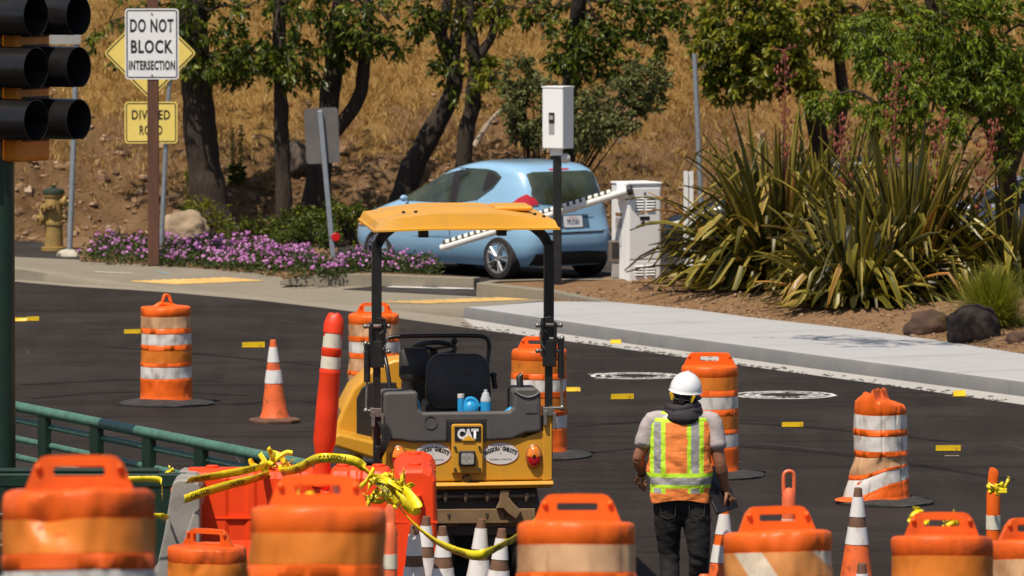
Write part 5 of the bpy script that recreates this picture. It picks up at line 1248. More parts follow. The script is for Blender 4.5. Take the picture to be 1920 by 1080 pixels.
# ================================================================ caution tape
TAPE = mat('caution_tape_yellow', (0.78, 0.62, 0.012), 0.4, var=.08, vs=10)
def ribbon(label, pts, tw, wd=.062, words=True, par=None, m=None):
    """pts: points in space; tw: twist (degrees) per point, 90 = edge-on"""
    path = smooth_path(pts, 10); n = len(path); mb = MB(); fr = []
    for i, p in enumerate(path):
        a = path[max(i - 1, 0)]; b_ = path[min(i + 1, n - 1)]; tt = (b_ - a).normalized()
        up_ = V((0, 0, 1)) - tt * tt.z
        up_ = up_.normalized() if up_.length > .05 else V((1, 0, 0))
        sd_ = tt.cross(up_); q = R(interp([(k / (len(tw) - 1), x) for k, x in enumerate(tw)], i / (n - 1)))
        ac = up_ * math.cos(q) + sd_ * math.sin(q)
        ac = (ac + V((rnd.gauss(0, .05), rnd.gauss(0, .05), rnd.gauss(0, .05)))).normalized(); fr.append((p, ac, tt))
    vs_ = []; k = 3
    for p, ac, tt in fr:
        nn = tt.cross(ac)
        for j in range(k): vs_.append(p + ac * wd * (j / (k - 1) - .5) + nn * (.006 if j == 1 else 0))
    mb.add(vs_, [(i * k + j, i * k + j + 1, (i + 1) * k + j + 1, (i + 1) * k + j) for i in range(n - 1) for j in range(k - 1)], True)
    o = mb.build('caution_tape' if par is None else 'tape_loop', m or TAPE, par)
    md = o.modifiers.new('thick', 'SOLIDIFY'); md.thickness = .0015
    if par is None: tag(o, label, 'caution tape', 'yellow caution tape strung between posts and barriers')
    if words:
        ds = [0]
        for i in range(1, n): ds.append(ds[-1] + (path[i] - path[i - 1]).length)
        s_ = .06; 
        while s_ + .30 < ds[-1]:
            me = text_mesh('CAUTION', .050, off=.001, xs=.95, align='LEFT')
            for v in me.vertices:
                d = s_ + v.co.x; z_ = v.co.z
                i = max(j for j in range(n) if ds[j] <= d + 1e-9); i = min(i, n - 2); f = (d - ds[i]) / max(1e-6, ds[i + 1] - ds[i])
                p = path[i].lerp(path[i + 1], f); ac = fr[i][1].lerp(fr[i + 1][1], f).normalized(); tt = fr[i][2]; nn = tt.cross(ac)
                if nn.y > 0: nn = -nn
                v.co = p + ac * z_ + nn * .0075
            me.materials.clear(); me.materials.append(INK)
            lo = bpy.data.objects.new('lettering', me); COL.objects.link(lo); lo.parent = o; s_ += .55
    return o
def TP(px, py, s): return At(px, py, FP / s)
def knot(label, px, py, s, k=9, r=.09, seed=0):
    rr = random.Random(seed); c = TP(px, py, s)
    t = thing('caution_tape', label, 'caution tape', c, 0, 'yellow caution tape strung between posts and barriers')
    for i in range(k):
        a = rr.uniform(0, 6.28); e = rr.uniform(-.9, .9); L = rr.uniform(.5, 1.25) * r
        d = V((math.cos(a) * math.cos(e), math.sin(a) * math.cos(e) * .6, math.sin(e)))
        o = V((rr.gauss(0, .25), rr.gauss(0, .25), rr.gauss(0, .25))) * r; sdv = d.cross(V((rr.gauss(0, 1), rr.gauss(0, 1), rr.gauss(0, 1)))).normalized()
        ribbon('', [o - d * L, o - d * L * .3 + sdv * L * .35, o + d * L * .4 + sdv * L * .2, o + d * L, o + d * L * 1.1 - sdv * .3 * L], [rr.uniform(-90, 90), rr.uniform(-90, 90), rr.uniform(-90, 90)], wd=.036, words=(i % 3 == 0), par=t)
    return t
ribbon('caution tape over the near railing beam left of concrete end post', [TP(240, 899, 270), TP(270, 898, 270), TP(299, 900, 270), TP(303, 915, 270), TP(303, 934, 269)], [20, 30, 20, 0, 0], .05, False)
ribbon('caution tape looped low round the dark end of the near railing', [TP(285, 968, 270), TP(300, 967, 270.5), TP(313, 972, 270)], [40, 40, 30], .05, False)
ribbon('upper strand of tape from concrete end post to the ring topped delineator', [TP(350, 901, 269.5), TP(400, 893, 268), TP(450, 884, 267), TP(490, 876, 265), TP(515, 868, 263)], [40, 25, 10, 30, 0])
ribbon('lower strand of tape drooping across the face of the wide orange barrier', [TP(345, 936, 272), TP(385, 922, 271), TP(430, 909, 269), TP(475, 898, 267), TP(515, 884, 263)], [10, 0, 5, 20, 20])
ribbon('strand of tape passing in front of the red delineator tube', [TP(522, 886, 264), TP(560, 878, 268), TP(596, 860, 273), TP(640, 860, 273), TP(668, 866, 273), TP(688, 882, 273), TP(712, 905, 275)], [20, 30, 15, 0, 10, 30, 40], .066)
ribbon('long sagging strand of tape across the cones to the roller beam', [TP(738, 935, 275), TP(770, 975, 277), TP(810, 1010, 279), TP(850, 1030, 281), TP(888, 1041, 283), TP(915, 1035, 283), TP(945, 1020, 280), TP(975, 1003, 272), TP(1010, 972, 258)], [50, 40, 30, 20, 10, 15, 25, 20, 10], .066)
ribbon('tape end folded against the upright orange barrier', [TP(718, 902, 276), TP(735, 918, 276), TP(752, 935, 277), TP(775, 958, 277), TP(783, 950, 277), TP(766, 928, 276.5), TP(750, 915, 276)], [10, 20, 10, 30, 50, 20, 10], .07)
knot('bundle of caution tape wound round the ring topped delineator', 512, 884, 264, 20, .14, 3)
knot('crumpled wad of caution tape beside the upright orange barrier', 725, 918, 276, 18, .16, 5)
knot('scrap of tape tied in the handle of the drum with faded orange band', 560, 934, 515, 5, .035, 8)
knot('tape knotted round the neck of the crumpled delineator', 1870, 912, 268, 7, .07, 12)
knot('torn scrap of tape in the handle of the lower right drum', 1722, 974, 388, 4, .045, 15)
knot('small twist of tape in the right end of the lower right drum handle', 1783, 982, 388, 3, .035, 21)
knot('yellow tape tied to the tip above the concrete end post', 321, 884, 256, 4, .03, 25)
t2 = thing('cable_tie', 'cream twist of cord stuck up beside the handle of the drum with faded orange band', 'cord', TP(632, 918, 519))
mb = MB(); mb.tube(smooth_path([(0, 0, -.07), (.006, 0, -.03), (-.004, 0, .0), (.004, 0, .03)], 4), [.011] * 13, 8); mb.build('strand', CRM, t2)
# ================================================================ worker
SKIN = mat('tanned_skin', (0.27, 0.115, 0.06), 0.5, var=.12, vs=12, bump=.1, bs=90)
SHIRT = mat('grey_tshirt', (0.40, 0.345, 0.335), 0.9, var=.08, vs=12, bump=.2, bs=35, bd=.01)
JEAN = mat('black_denim', (0.0070, 0.0062, 0.0060), 0.85, var=.5, vs=7, bump=.3, bs=25, bd=.01)
DOWN = mat('dark_padded_nylon', (0.020, 0.015, 0.019), 0.75, var=.3, vs=9, bump=.4, bs=30, bd=.01)
VORG = mat('vest_orange', (0.86, 0.23, 0.045), 0.75, var=.06, vs=9, bump=.35, bs=14, bd=.02)
VLIM = mat('vest_lime', (0.52, 0.80, 0.03), 0.7, var=.06, vs=14)
VSIL = mat('vest_silver_tape', (0.33, 0.31, 0.30), 0.4, var=.12, vs=25)
HELM = mat('white_helmet', (0.80, 0.80, 0.80), 0.22, var=.01, coat=.6)
HAIR = mat('dark_hair', (0.012, 0.009, 0.008), 0.6, var=.3, vs=60)
PX, PYY = (1280 - 960) / 270, FP / 270
man = thing('person', 'worker in white helmet and orange vest walking away with a dark folder under his arm', 'person', (PX, PYY, zg(PYY)))
def organic(name, m, tubes, vox, par, smooth=4, disp=None, pre=None):
    mb = MB()
    for pts, r, fl in tubes:
        pp = smooth_path(pts, 4) if len(pts) > 2 else [V(p) for p in pts]
        rr_ = []
        for i in range(len(pp)): rr_.append(interp([(k / (len(r) - 1), x) for k, x in enumerate(r)], i / (len(pp) - 1)))
        mb.tube(pp, rr_, 18, True, flat=fl)
        for q, rad in ((pp[0], rr_[0]), (pp[-1], rr_[-1])):
            mb.ell(q, (rad * .98, rad * .98 * min(fl, 1), rad * .6), 14, 8)
    if pre: pre(mb)
    o = mb.build(name, m, None, recalc=False)
    md = o.modifiers.new('r', 'REMESH'); md.mode = 'VOXEL'; md.voxel_size = vox; md.use_smooth_shade = True
    sm = o.modifiers.new('s', 'SMOOTH'); sm.iterations = smooth; sm.factor = .5
    bpy.context.view_layer.update(); dg = bpy.context.evaluated_depsgraph_get()
    me = bpy.data.meshes.new_from_object(o.evaluated_get(dg)); o.modifiers.clear(); o.data = me; me.name = name; o.parent = par
    if disp:
        ns = [v.normal.copy() for v in me.vertices]; cs = []
        for v, n_ in zip(me.vertices, ns): cs.extend(disp(v.co, n_))
        me.vertices.foreach_set('co', cs)
    me.polygons.foreach_set('use_smooth', [True] * len(me.polygons)); me.update(); return o
def hand(w, d, n, curl, side, spread=.2, thumb=.5):
    """palm, four fingers and a thumb as tubes; w wrist, d along the palm, n palm normal, side: thumb direction"""
    d = V(d).normalized(); n = (V(n) - d * V(n).dot(d)).normalized(); s_ = d.cross(n).normalized() * side
    T = [([w - d * .02, w + d * .03, w + d * .085], [.027, .034, .036], .48)]
    for k, (off, L) in enumerate(((.028, .070), (.0095, .079), (-.009, .074), (-.026, .058))):
        p = w + d * .083 + s_ * off; pts = [p - d * .02]; a = .12 + .1 * k * .3; dd = d.copy()
        pts.append(p)
        for j, f in enumerate((.45, .32, .23)):
            a += curl * (1.0, 1.15, .8)[j] * (.9 + .08 * k)
            dd = d * math.cos(a) + n * math.sin(a) + s_ * off * spread * 4
            p = p + dd.normalized() * L * f; pts.append(p)
        T.append((pts, [.0095, .0098, .0088, .008, .0066], 1))
    b = w + d * .025 + s_ * .03
    t1 = b + (d * .5 + s_ * .75 + n * .3).normalized() * .04; t2 = t1 + (d * .85 + s_ * .25 + n * thumb).normalized() * .033; t3 = t2 + (d * .9 + n * thumb * 1.3).normalized() * .026
    T.append(([w + d * .01 + s_ * .01, b, t1, t2, t3], [.016, .015, .0115, .0105, .008], 1)); return T
Ls, Le, Lw = V((-.205, .0, 1.425)), V((-.305, .02, 1.175)), V((-.278, .13, 1.055))
Rs, Re, Rw = V((.205, -.0, 1.425)), V((.262, -.03, 1.15)), V((.305, .035, .955))
hc = V((.025, .02, 1.61))
body = [([(0, .0, .86), (0, .0, 1.1), (0, 0, 1.3), (0, 0, 1.42)], [.13, .13, .15, .12], .62),
        ([(0, .0, 1.40), (.01, .005, 1.50), (.02, .015, 1.58)], [.07, .056, .056], 1),
        ([Ls + V((.08, 0, .02)), Ls, Ls.lerp(Le, .35), Ls.lerp(Le, .7), Le], [.05, .058, .052, .045, .042], 1),
        ([Le, Le.lerp(Lw, .3), Le.lerp(Lw, .7), Lw], [.042, .044, .034, .027], 1),
        ([Rs + V((-.08, 0, .02)), Rs, Rs.lerp(Re, .35), Rs.lerp(Re, .7), Re], [.05, .058, .054, .048, .043], 1),
        ([Re, Re.lerp(Rw, .3), Re.lerp(Rw, .7), Rw], [.043, .046, .036, .028], 1),
        ([(-.09, 0, .9), (-.095, .02, .7), (-.085, .05, .5), (-.08, 0, .3), (-.07, -.08, .1)], [.07, .07, .05, .045, .035], 1),
        ([(.09, 0, .9), (.105, -.01, .7), (.115, -.02, .5), (.11, .06, .3), (.10, .17, .12)], [.07, .07, .05, .045, .035], 1)]
def head(mb):
    T = Mx.Rotation(R(-14), 3, 'Z')
    mb.ell(hc + V((0, -.01, .02)), (.076, .098, .098), 24, 16)
    mb.ell(hc + T @ V((0, .035, -.055)), (.056, .07, .06), 20, 12)
    mb.ell(hc + T @ V((0, .115, -.01)), (.014, .022, .026), 10, 8)
    mb.ell(hc + T @ V((0, .102, -.055)), (.025, .012, .009), 10, 6)
    for sx in (-1, 1):
        mb.ell(hc + T @ V((sx * .08, .0, -.015)), (.009, .02, .033), 10, 8)
        mb.ell(hc + T @ V((sx * .03, .092, .018)), (.013, .01, .008), 8, 6)
body += hand(Lw, V((-.02, .075, -.07)), V((.9, .1, -.2)), .45, 1)
body += hand(Rw, V((.05, .03, -.09)), V((-.9, .15, .1)), .5, -1)
organic('body', SKIN, body, .006, man, 3, pre=head)
# jeans
legs = [([(-.075, 0, .93), (-.09, .0, .85), (-.098, .02, .7), (-.088, .05, .5), (-.085, .0, .32), (-.072, -.08, .10)], [.112, .112, .098, .075, .07, .06], .98),
        ([(.075, 0, .93), (.088, -.0, .85), (.105, -.01, .7), (.118, -.02, .5), (.113, .05, .32), (.10, .165, .13)], [.112, .112, .098, .075, .07, .06], .98),
        ([(0, 0, .94), (0, -.005, .86), (0, 0, .78)], [.165, .17, .10], .66)]
def jw(p, n):
    a = .0035 * fbm((p.x * 12, p.y * 12, p.z * 26)) + .005 * math.sin(p.z * 70 + p.x * 30) * (.25 + max(0, 1 - abs(p.z - .48) / .12) + max(0, 1 - abs(p.z - .76) / .06)) * .5
    return p + n * a
jeans = organic('jeans', JEAN, legs, .007, man, 3, jw)
seam = mat('jean_stitch', (.05, .042, .036), .8)
mb = MB(); 
mb.tube([(-.155, -.088, .885), (-.15, -.105, .79), (-.10, -.128, .765), (-.05, -.122, .79), (-.045, -.115, .885)], .0022, 5); mb.build('pocket', seam, jeans)
mb = MB(); mb.tube([(.155, -.088, .885), (.15, -.105, .79), (.10, -.128, .765), (.05, -.122, .79), (.045, -.115, .885)], .0022, 5); mb.build('pocket', seam, jeans)
for nm, c, rz in (('left', V((-.07, -.06, 0)), .05), ('right', V((.10, .2, 0)), -.1)):
    mb = MB(); T = Mx.Rotation(rz, 3, 'Z'); mb.ell(c + V((0, .05, .05)), (.05, .14, .05), 18, 10, T); mb.cyl(c + V((0, -.01, .05)), c + V((0, -.02, .16)), .055, .058, 16); mb.build('boot', BLK, man)
# t-shirt (sleeves and sides show)
slv = [([(-.10, 0, 1.45), Ls + V((.0, 0, .015)), Ls.lerp(Le, .35) + V((-.005, 0, 0)), Ls.lerp(Le, .55)], [.055, .066, .070, .076], 1),
       ([(.10, 0, 1.45), Rs + V((.0, 0, .015)), Rs.lerp(Re, .35) + V((.005, 0, 0)), Rs.lerp(Re, .55)], [.055, .066, .070, .076], 1),
       ([(0, 0, .95), (0, 0, 1.2), (0, 0, 1.38), (0, 0, 1.47)], [.185, .19, .18, .10], .58)]
organic('tshirt', SHIRT, slv, .007, man, 3, lambda p, n: p + n * (.0035 * fbm((p.x * 9, p.y * 7, p.z * 11)) + .0012 * math.sin(p.z * 60 + p.x * 50)))
# hi-vis vest as a shell
prof = [(.883, .204, .135), (.93, .210, .140), (1.0, .214, .142), (1.1, .216, .142), (1.2, .217, .142), (1.3, .216, .138), (1.37, .213, .130), (1.42, .206, .118), (1.455, .192, .105), (1.48, .165, .092), (1.50, .13, .08), (1.515, .10, .072)]
mb = MB(); na, nz_ = 200, 210
def vest(a, z):
    hx_ = interp([(p[0], p[1]) for p in prof], z); hy_ = interp([(p[0], p[2]) for p in prof], z)
    e = 2 / 2.6; x = hx_ * math.copysign(abs(math.cos(a)) ** e, math.cos(a)); y = hy_ * math.copysign(abs(math.sin(a)) ** e, math.sin(a))
    fold = .006 * fbm((x * 7 + 3, y * 7, z * 8)) * 1.6 + .0045 * math.sin(34 * (z * .8 + x * 1.25) + 2 * fbm((x * 5, y * 5, z * 5))) * math.exp(-((z - 1.10) / .13) ** 2)
    k = 1 + fold / .15 * (z < 1.45)
    return V((x * k - .013, y * k - .005, z + .012 * math.sin(a * 3) * (z < .9)))
zs_ = [lerp(.883, 1.515, i / nz_) for i in range(nz_ + 1)]
vs_ = [vest(2 * math.pi * j / na, z) for z in zs_ for j in range(na)]
mb.v = [tuple(p) for p in vs_]
yy = lambda py: (1181 - py) / 270
xx_ = lambda px: (px - 1280) / 270
for i in range(nz_):
    for j in range(na):
        j2 = (j + 1) % na; f = (i * na + j, i * na + j2, (i + 1) * na + j2, (i + 1) * na + j)
        c = (vs_[f[0]] + vs_[f[2]]) / 2; x, z = c.x, c.z; m_ = 0
        def vert(x):
            for a, b, mm in ((1220, 1227, 1), (1227, 1240, 2), (1240, 1248, 1), (1289, 1296, 1), (1296, 1311, 2), (1311, 1319.5, 1)):
                if xx_(a) <= x < xx_(b): return mm
            return 0
        z2 = z - .02 * (x ** 2) * 4
        if z2 > yy(779): m_ = 1
        elif z2 > yy(786.5): m_ = 2
        elif z2 > yy(793): m_ = 1
        elif z > yy(888): m_ = vert(x)
        elif z > yy(896): m_ = 1
        elif z > yy(910): m_ = 2
        elif z > yy(916.5): m_ = 1
        elif z > yy(926): m_ = vert(x)
        mb.f.append(f); mb.m.append(m_); mb.sm.append(True)
v_ = mb.build('vest', [VORG, VLIM, VSIL], man, recalc=False, angle=80)
md = v_.modifiers.new('thick', 'SOLIDIFY'); md.thickness = .004; md.offset = 1
# padded hood round the neck
def hoodfn(p): return p
mb = MB()
for k, (z, rx, ry, r, cy) in enumerate(((1.462, .105, .088, .040, -.006), (1.500, .104, .086, .040, .0), (1.538, .096, .080, .036, .0))):
    pts = []; rr_ = []
    for j in range(48):
        a = 2 * math.pi * j / 48; q = 1 - .16 * max(0, math.cos(a * 9 + k)) ** 12
        pts.append((.005 + rx * math.cos(a), cy + ry * math.sin(a), z + (.0 if math.sin(a) < 0 else -.02) + .012 * math.cos(a * 2 + 1))); rr_.append(r * q * (1 + .1 * fbm((math.cos(a) * 3, math.sin(a) * 3, k))))
    mb.tube(pts, rr_, 14, closed=True)
mb.ell((0.005, -.098, 1.470), (.112, .055, .058), 22, 14, fn=lambda p: p * (1 + .07 * fbm((p.x * 15, p.y * 15, p.z * 15)) - .05 * math.exp(-((p.z - .012) / .008) ** 2) - .05 * math.exp(-((p.x - .03) / .008) ** 2)))
mb.build('hood', DOWN, man, recalc=False)
# hair, helmet with suspension
mb = MB(); mb.ell(hc + V((0, -.025, .01)), (.079, .090, .085), 24, 14, fn=lambda p: p * (1 + .02 * fbm((p.x * 40, p.y * 40, p.z * 40)))); mb.build('hair', HAIR, man)
hh = bpy.data.objects.new('helmet', None); COL.objects.link(hh); hh.parent = man; hh.location = hc + V((.0, -.0, .045)); hh.rotation_euler = (R(6), R(7), R(-12))
mb = MB(); rows_ = []
for i in range(15):
    f = i / 14; a = f * math.pi / 2
    rows_.append([V((.112 * math.cos(a) * math.cos(q), .138 * math.cos(a) * math.sin(q), .128 * math.sin(a) + .008 * max(0, 1 - abs(math.cos(q) * math.cos(a)) / .16) * (f > .25))) for q in [2 * math.pi * j / 64 for j in range(64)]])
brim = [[V(((.116 + .0) * math.cos(q), (.142 + .035 * max(0, math.sin(q)) ** 2) * math.sin(q), -.012)) for q in [2 * math.pi * j / 64 for j in range(64)]], [V((.118 * math.cos(q), (.145 + .04 * max(0, math.sin(q)) ** 2) * math.sin(q), -.006)) for q in [2 * math.pi * j / 64 for j in range(64)]]]
mb.loft(brim + rows_[:-1] + [[V((0, 0, .137))] * 64], caps=False); sh = mb.build('shell', HELM, hh, angle=50); md = sh.modifiers.new('t', 'SOLIDIFY'); md.thickness = .003; md.offset = -1
mb = MB(); mb.tube([(.102 * math.cos(q), .122 * math.sin(q), -.048) for q in [2 * math.pi * j / 40 for j in range(40)]], .016, 8, closed=True, flat=.4); mb.cyl((0, -.112, -.052), (0, -.140, -.052), .024, n=16); mb.build('head_band', BLK, hh)
YT = mat('helmet_yellow_tab', (.70, .42, .02), .4)
for sx in (-1, 1):
    mb = MB(); mb.box((sx * .072, -.106, -.036), (.026, .012, .055), Mx.Rotation(sx * R(20), 3, 'Y')); mb.build('suspension_tab', YT, hh, bevel=.003)
mb = MB(); mb.tube([Lw.lerp(Le, .12) + V((0, 0, .0)), Lw.lerp(Le, .05)], [.034, .033], 16); mb.build('wristwatch', BLK, man)
fo = thing('folder', 'dark folder with pale page edges held under the right arm of the worker', 'folder', V((PX, PYY, zg(PYY))) + V((.252, .05, .955)), rot=(R(8), R(-24), R(-38)))
mb = MB(); mb.box((-.013, 0, 0), (.005, .25, .33)); mb.box((.013, 0, 0), (.005, .25, .33)); mb.box((0, .123, 0), (.03, .005, .33)); mb.build('cover', BLK, fo, bevel=.002)
mb = MB()
for k in range(3): mb.box((-.006 + .006 * k, -.002, -.002), (.0035, .222, .29))
mb.build('pages', mat('page_edges', (.24, .23, .22), .7), fo)
# ================================================================ plants
import array
BARK = mat('dark_brown_bark', (0.036, 0.024, 0.016), 0.9, var=.4, vs=5, stretch=(3, 3, .7), bump=.8, bs=9, bd=.04)
LEAF1 = leafmat('dark_tree_leaves', [(0, (.024, .040, .004)), (.4, (.055, .080, .007)), (.75, (.125, .15, .012)), (1, (.24, .25, .03))], .35, .3)
LEAF2 = leafmat('yellow_green_leaves', [(0, (.055, .072, .006)), (.5, (.16, .17, .011)), (1, (.33, .30, .025))], .4, .35)
LEAF3 = leafmat('feathery_bright_leaves', [(0, (.035, .06, .006)), (.5, (.125, .18, .010)), (1, (.28, .33, .02))], .45, .35)
LEAF4 = leafmat('grey_green_shrub_leaves', [(0, (.05, .06, .016)), (.5, (.115, .125, .036)), (1, (.22, .22, .08))], .6, .2)
LEAF5 = leafmat('fresh_shrub_leaves', [(0, (.03, .055, .008)), (.5, (.07, .11, .014)), (1, (.15, .18, .03))], .45, .3)
def leaf_quads(mb, p, d, L, wd, rr, fold=.25, droop=.0):
    d = d.normalized(); u = d.cross(V((rr.gauss(0, 1), rr.gauss(0, 1), rr.gauss(0, 1))))
    if u.length < 1e-3: return
    u.normalize(); n = d.cross(u)
    m1 = p + d * L * .35 + n * wd * fold; tip = p + d * L + V((0, 0, -droop * L))
    mid = p + d * L * .68 + n * wd * fold * .8 + V((0, 0, -droop * L * .4))
    o = len(mb.v)
    mb.v += [tuple(p), tuple(p + d * L * .38 + u * wd * .5), tuple(mid + u * wd * .38), tuple(tip), tuple(mid - u * wd * .38), tuple(p + d * L * .38 - u * wd * .5)]
    mb.f += [(o, o + 1, o + 2, o + 3), (o, o + 3, o + 4, o + 5)]; mb.m += [0, 0]; mb.sm += [False, False]
def crown(mb, blobs, L, wd, rr, per=8, droop=.5, twig=.16, gap=0.0):
    """blobs: (centre, (rx, ry, rz), number of sprays)"""
    for c, r, n in blobs:
        c = V(c)
        for _ in range(n):
            while True:
                q = V((rr.uniform(-1, 1), rr.uniform(-1, 1), rr.uniform(-1, 1)))
                if .15 < q.length < 1: break
            if fbm((c.x + q.x * r[0] * 2.1, c.y + q.y * r[1] * 2.1, c.z + q.z * r[2] * 2.1), 3) < gap: continue   # gaps
            p = c + V((q.x * r[0], q.y * r[1], q.z * r[2])); ax = (q.normalized() * .8 + V((rr.gauss(0, .5), rr.gauss(0, .5), -droop))).normalized()
            for k in range(per):
                s_ = p + ax * twig * k / per; dd = (ax * .5 + V((rr.gauss(0, .7), rr.gauss(0, .7), rr.gauss(-droop * .7, .45)))).normalized()
                leaf_quads(mb, s_, dd, L * rr.uniform(.65, 1.15), wd * rr.uniform(.7, 1.15), rr, droop=.15)
def hit_hill(x, y): return hillz(x, y) if y > hbase(x) else .14
def tree(label, limbs, blobs, leaf, L, wd, seed, per=8, droop=.5, twigs=True, bm=None, gap=0.0, group='trees at the foot of the dry slope', cat='tree', twig=.16):
    rr = random.Random(seed); base = V(limbs[0][0][0])
    t = thing('tree', label, cat, base, 0, group)
    mb = MB()
    for i, (pts, rad) in enumerate(limbs):
        pp = smooth_path(pts, 7); n = len(pp); rs = [interp([(k / (len(rad) - 1), x) for k, x in enumerate(rad)], j / (n - 1)) * (1 + .10 * fbm((pp[j].x * 3, pp[j].z * 4, i))) for j in range(n)]
        mb.tube([p - base + V((.02 * fbm((p.z * 2.2, i, 1)), .02 * fbm((p.z * 2.2, i, 7)), 0)) for p in pp], rs, 14)
    if twigs:
        for c, r, n in blobs:
            src = min((V(p) for l in limbs for p in l[0]), key=lambda p: (p - V(c)).length + (5 if p.z > c[2] + .6 else 0))
            mid = src.lerp(V(c), .5) + V((0, 0, .12)); mb.tube([p - base for p in smooth_path([src, mid, V(c)], 4)], [.035, .03, .026, .022, .02, .018, .015, .012, .008], 7)
            for _ in range(4):
                e = V(c) + V((rr.uniform(-.8, .8) * r[0], rr.uniform(-.8, .8) * r[1], rr.uniform(-.8, .6) * r[2]))
                mb.tube([V(c) - base, V(c).lerp(e, .5) - base + V((0, 0, .05)), e - base], [.010, .007, .004], 5)
    mb.build('trunk', bm or BARK, t, recalc=False)
    mb = MB(); crown(mb, [((c[0] - base.x, c[1] - base.y, c[2] - base.z), r, n) for c, r, n in blobs], L, wd, rr, per, droop, twig, gap)
    mb.build('crown', leaf, t, recalc=False); return t
def HP(px, py, Y): return At(px, py, Y)
def foot(px, py, Y):
    p = At(px, py, Y); p.z = min(p.z, hit_hill(p.x, p.y) - .05); return p
def bl(px, py, Y, rx, rz, n, ry=None): return (At(px, py, Y), (rx, ry or rx, rz), n)
HI = lambda px, up_, Y: V(((px - 960) * Y / FP, Y, up_))
# thick trunk behind the signs
Y = 95.4
tree('thick dark trunk right of the DO NOT BLOCK sign with low dark foliage', [([foot(412, 448, Y), At(398, 400, Y), At(386, 330, Y), At(375, 240, Y), At(368, 140, Y), At(362, 40, Y), HI(360, 4.3, Y), HI(355, 5.5, Y)], [.36, .27, .235, .225, .215, .20, .17, .08])],
     [bl(300, 10, Y - .3, .7, .35, 70), bl(205, 40, Y - .2, .42, .42, 55), bl(250, 90, Y - .2, .3, .25, 18), bl(390, 20, Y - .5, .55, .45, 110), bl(400, 105, Y - .6, .38, .36, 90), bl(345, 70, Y - .4, .25, .45, 40), bl(432, 95, Y - .3, .3, .22, 40), bl(465, 15, Y - .3, .28, .25, 26), (HI(330, 4.6, Y), (2.0, 1.6, .8), 240), (HI(420, 5.6, Y), (1.8, 1.8, .9), 200)], LEAF1, .135, .05, 1)
Y = 95.0
tree('slim straight trunk midway between the signs, dark leaves hanging low', [([foot(537, 410, Y), At(531, 330, Y), At(527, 220, Y), At(526, 120, Y), At(524, 20, Y), HI(524, 4.4, Y), HI(530, 5.4, Y)], [.13, .105, .10, .095, .09, .075, .04])],
     [bl(478, 98, Y - .2, .36, .24, 62), bl(545, 118, Y - .3, .34, .28, 75), bl(515, 60, Y - .3, .34, .30, 70), bl(535, 5, Y - .3, .42, .25, 70), bl(575, 140, Y - .2, .16, .12, 14), bl(442, 140, Y, .13, .10, 10), (HI(520, 4.4, Y), (1.3, 1.3, .6), 180)], LEAF1, .135, .05, 2)
Y = 95.8
tree('forked trunk behind the blank grey sign, one limb curving out to the right', [([foot(582, 412, Y), At(598, 330, Y), At(610, 250, Y), At(622, 150, Y), At(630, 70, Y), At(640, 0, Y), HI(645, 4.4, Y), HI(650, 5.3, Y)], [.22, .175, .155, .14, .13, .12, .10, .05]),
      ([At(612, 262, Y - .08), At(636, 235, Y - .1), At(664, 200, Y - .12), At(680, 155, Y - .14), At(684, 100, Y - .14), At(690, 30, Y - .14), HI(696, 4.2, Y)], [.115, .105, .10, .092, .088, .08, .05])],
     [bl(632, 55, Y - .4, .30, .40, 65), bl(690, 55, Y - .5, .34, .34, 85), bl(728, 40, Y - .4, .18, .38, 30), bl(660, 5, Y - .5, .7, .22, 100), bl(655, 85, Y - .5, .2, .22, 26), bl(580, 30, Y - .3, .25, .4, 40), bl(737, 88, Y - .4, .10, .12, 9), (HI(660, 4.5, Y), (1.4, 1.4, .6), 170)], LEAF1, .135, .05, 3)
Y = 96.4
tree('pale barked tree leaning right behind the roof of the blue car', [([foot(735, 385, Y), At(768, 330, Y), At(800, 265, Y), At(830, 210, Y), At(852, 160, Y), At(842, 110, Y), At(828, 60, Y), At(838, 10, Y), HI(845, 4.3, Y)], [.20, .17, .15, .135, .12, .10, .09, .08, .05]),
      ([At(852, 165, Y), At(852, 110, Y - .05), At(856, 50, Y - .05), At(865, 0, Y), HI(870, 4.2, Y)], [.10, .09, .08, .07, .04])],
     [bl(852, 130, Y - .4, .3, .5, 95), bl(870, 15, Y - .3, .3, .25, 45), bl(785, 40, Y - .2, .16, .24, 24), bl(830, 5, Y - .2, .45, .2, 60), bl(905, 145, Y - .4, .2, .3, 40), (HI(840, 4.4, Y), (1.3, 1.2, .6), 190)], LEAF1, .13, .05, 4)
Y = 96.1
tree('slender forked tree standing straight above the roof of the blue car', [([foot(862, 330, Y), At(872, 270, Y), At(884, 205, Y), At(890, 150, Y), At(888, 95, Y), At(882, 40, Y), At(880, 0, Y), HI(878, 4.3, Y)], [.12, .115, .11, .105, .095, .08, .07, .04]),
      ([At(892, 125, Y), At(908, 90, Y), At(925, 55, Y), HI(940, 3.9, Y)], [.075, .065, .06, .04])],
     [bl(918, 150, Y - .3, .18, .30, 50), bl(900, 8, Y, .45, .2, 70), bl(950, 15, Y - .2, .4, .2, 60), (HI(930, 4.4, Y), (1.4, 1.2, .6), 210)], LEAF2, .13, .05, 5)
Y = 94.3
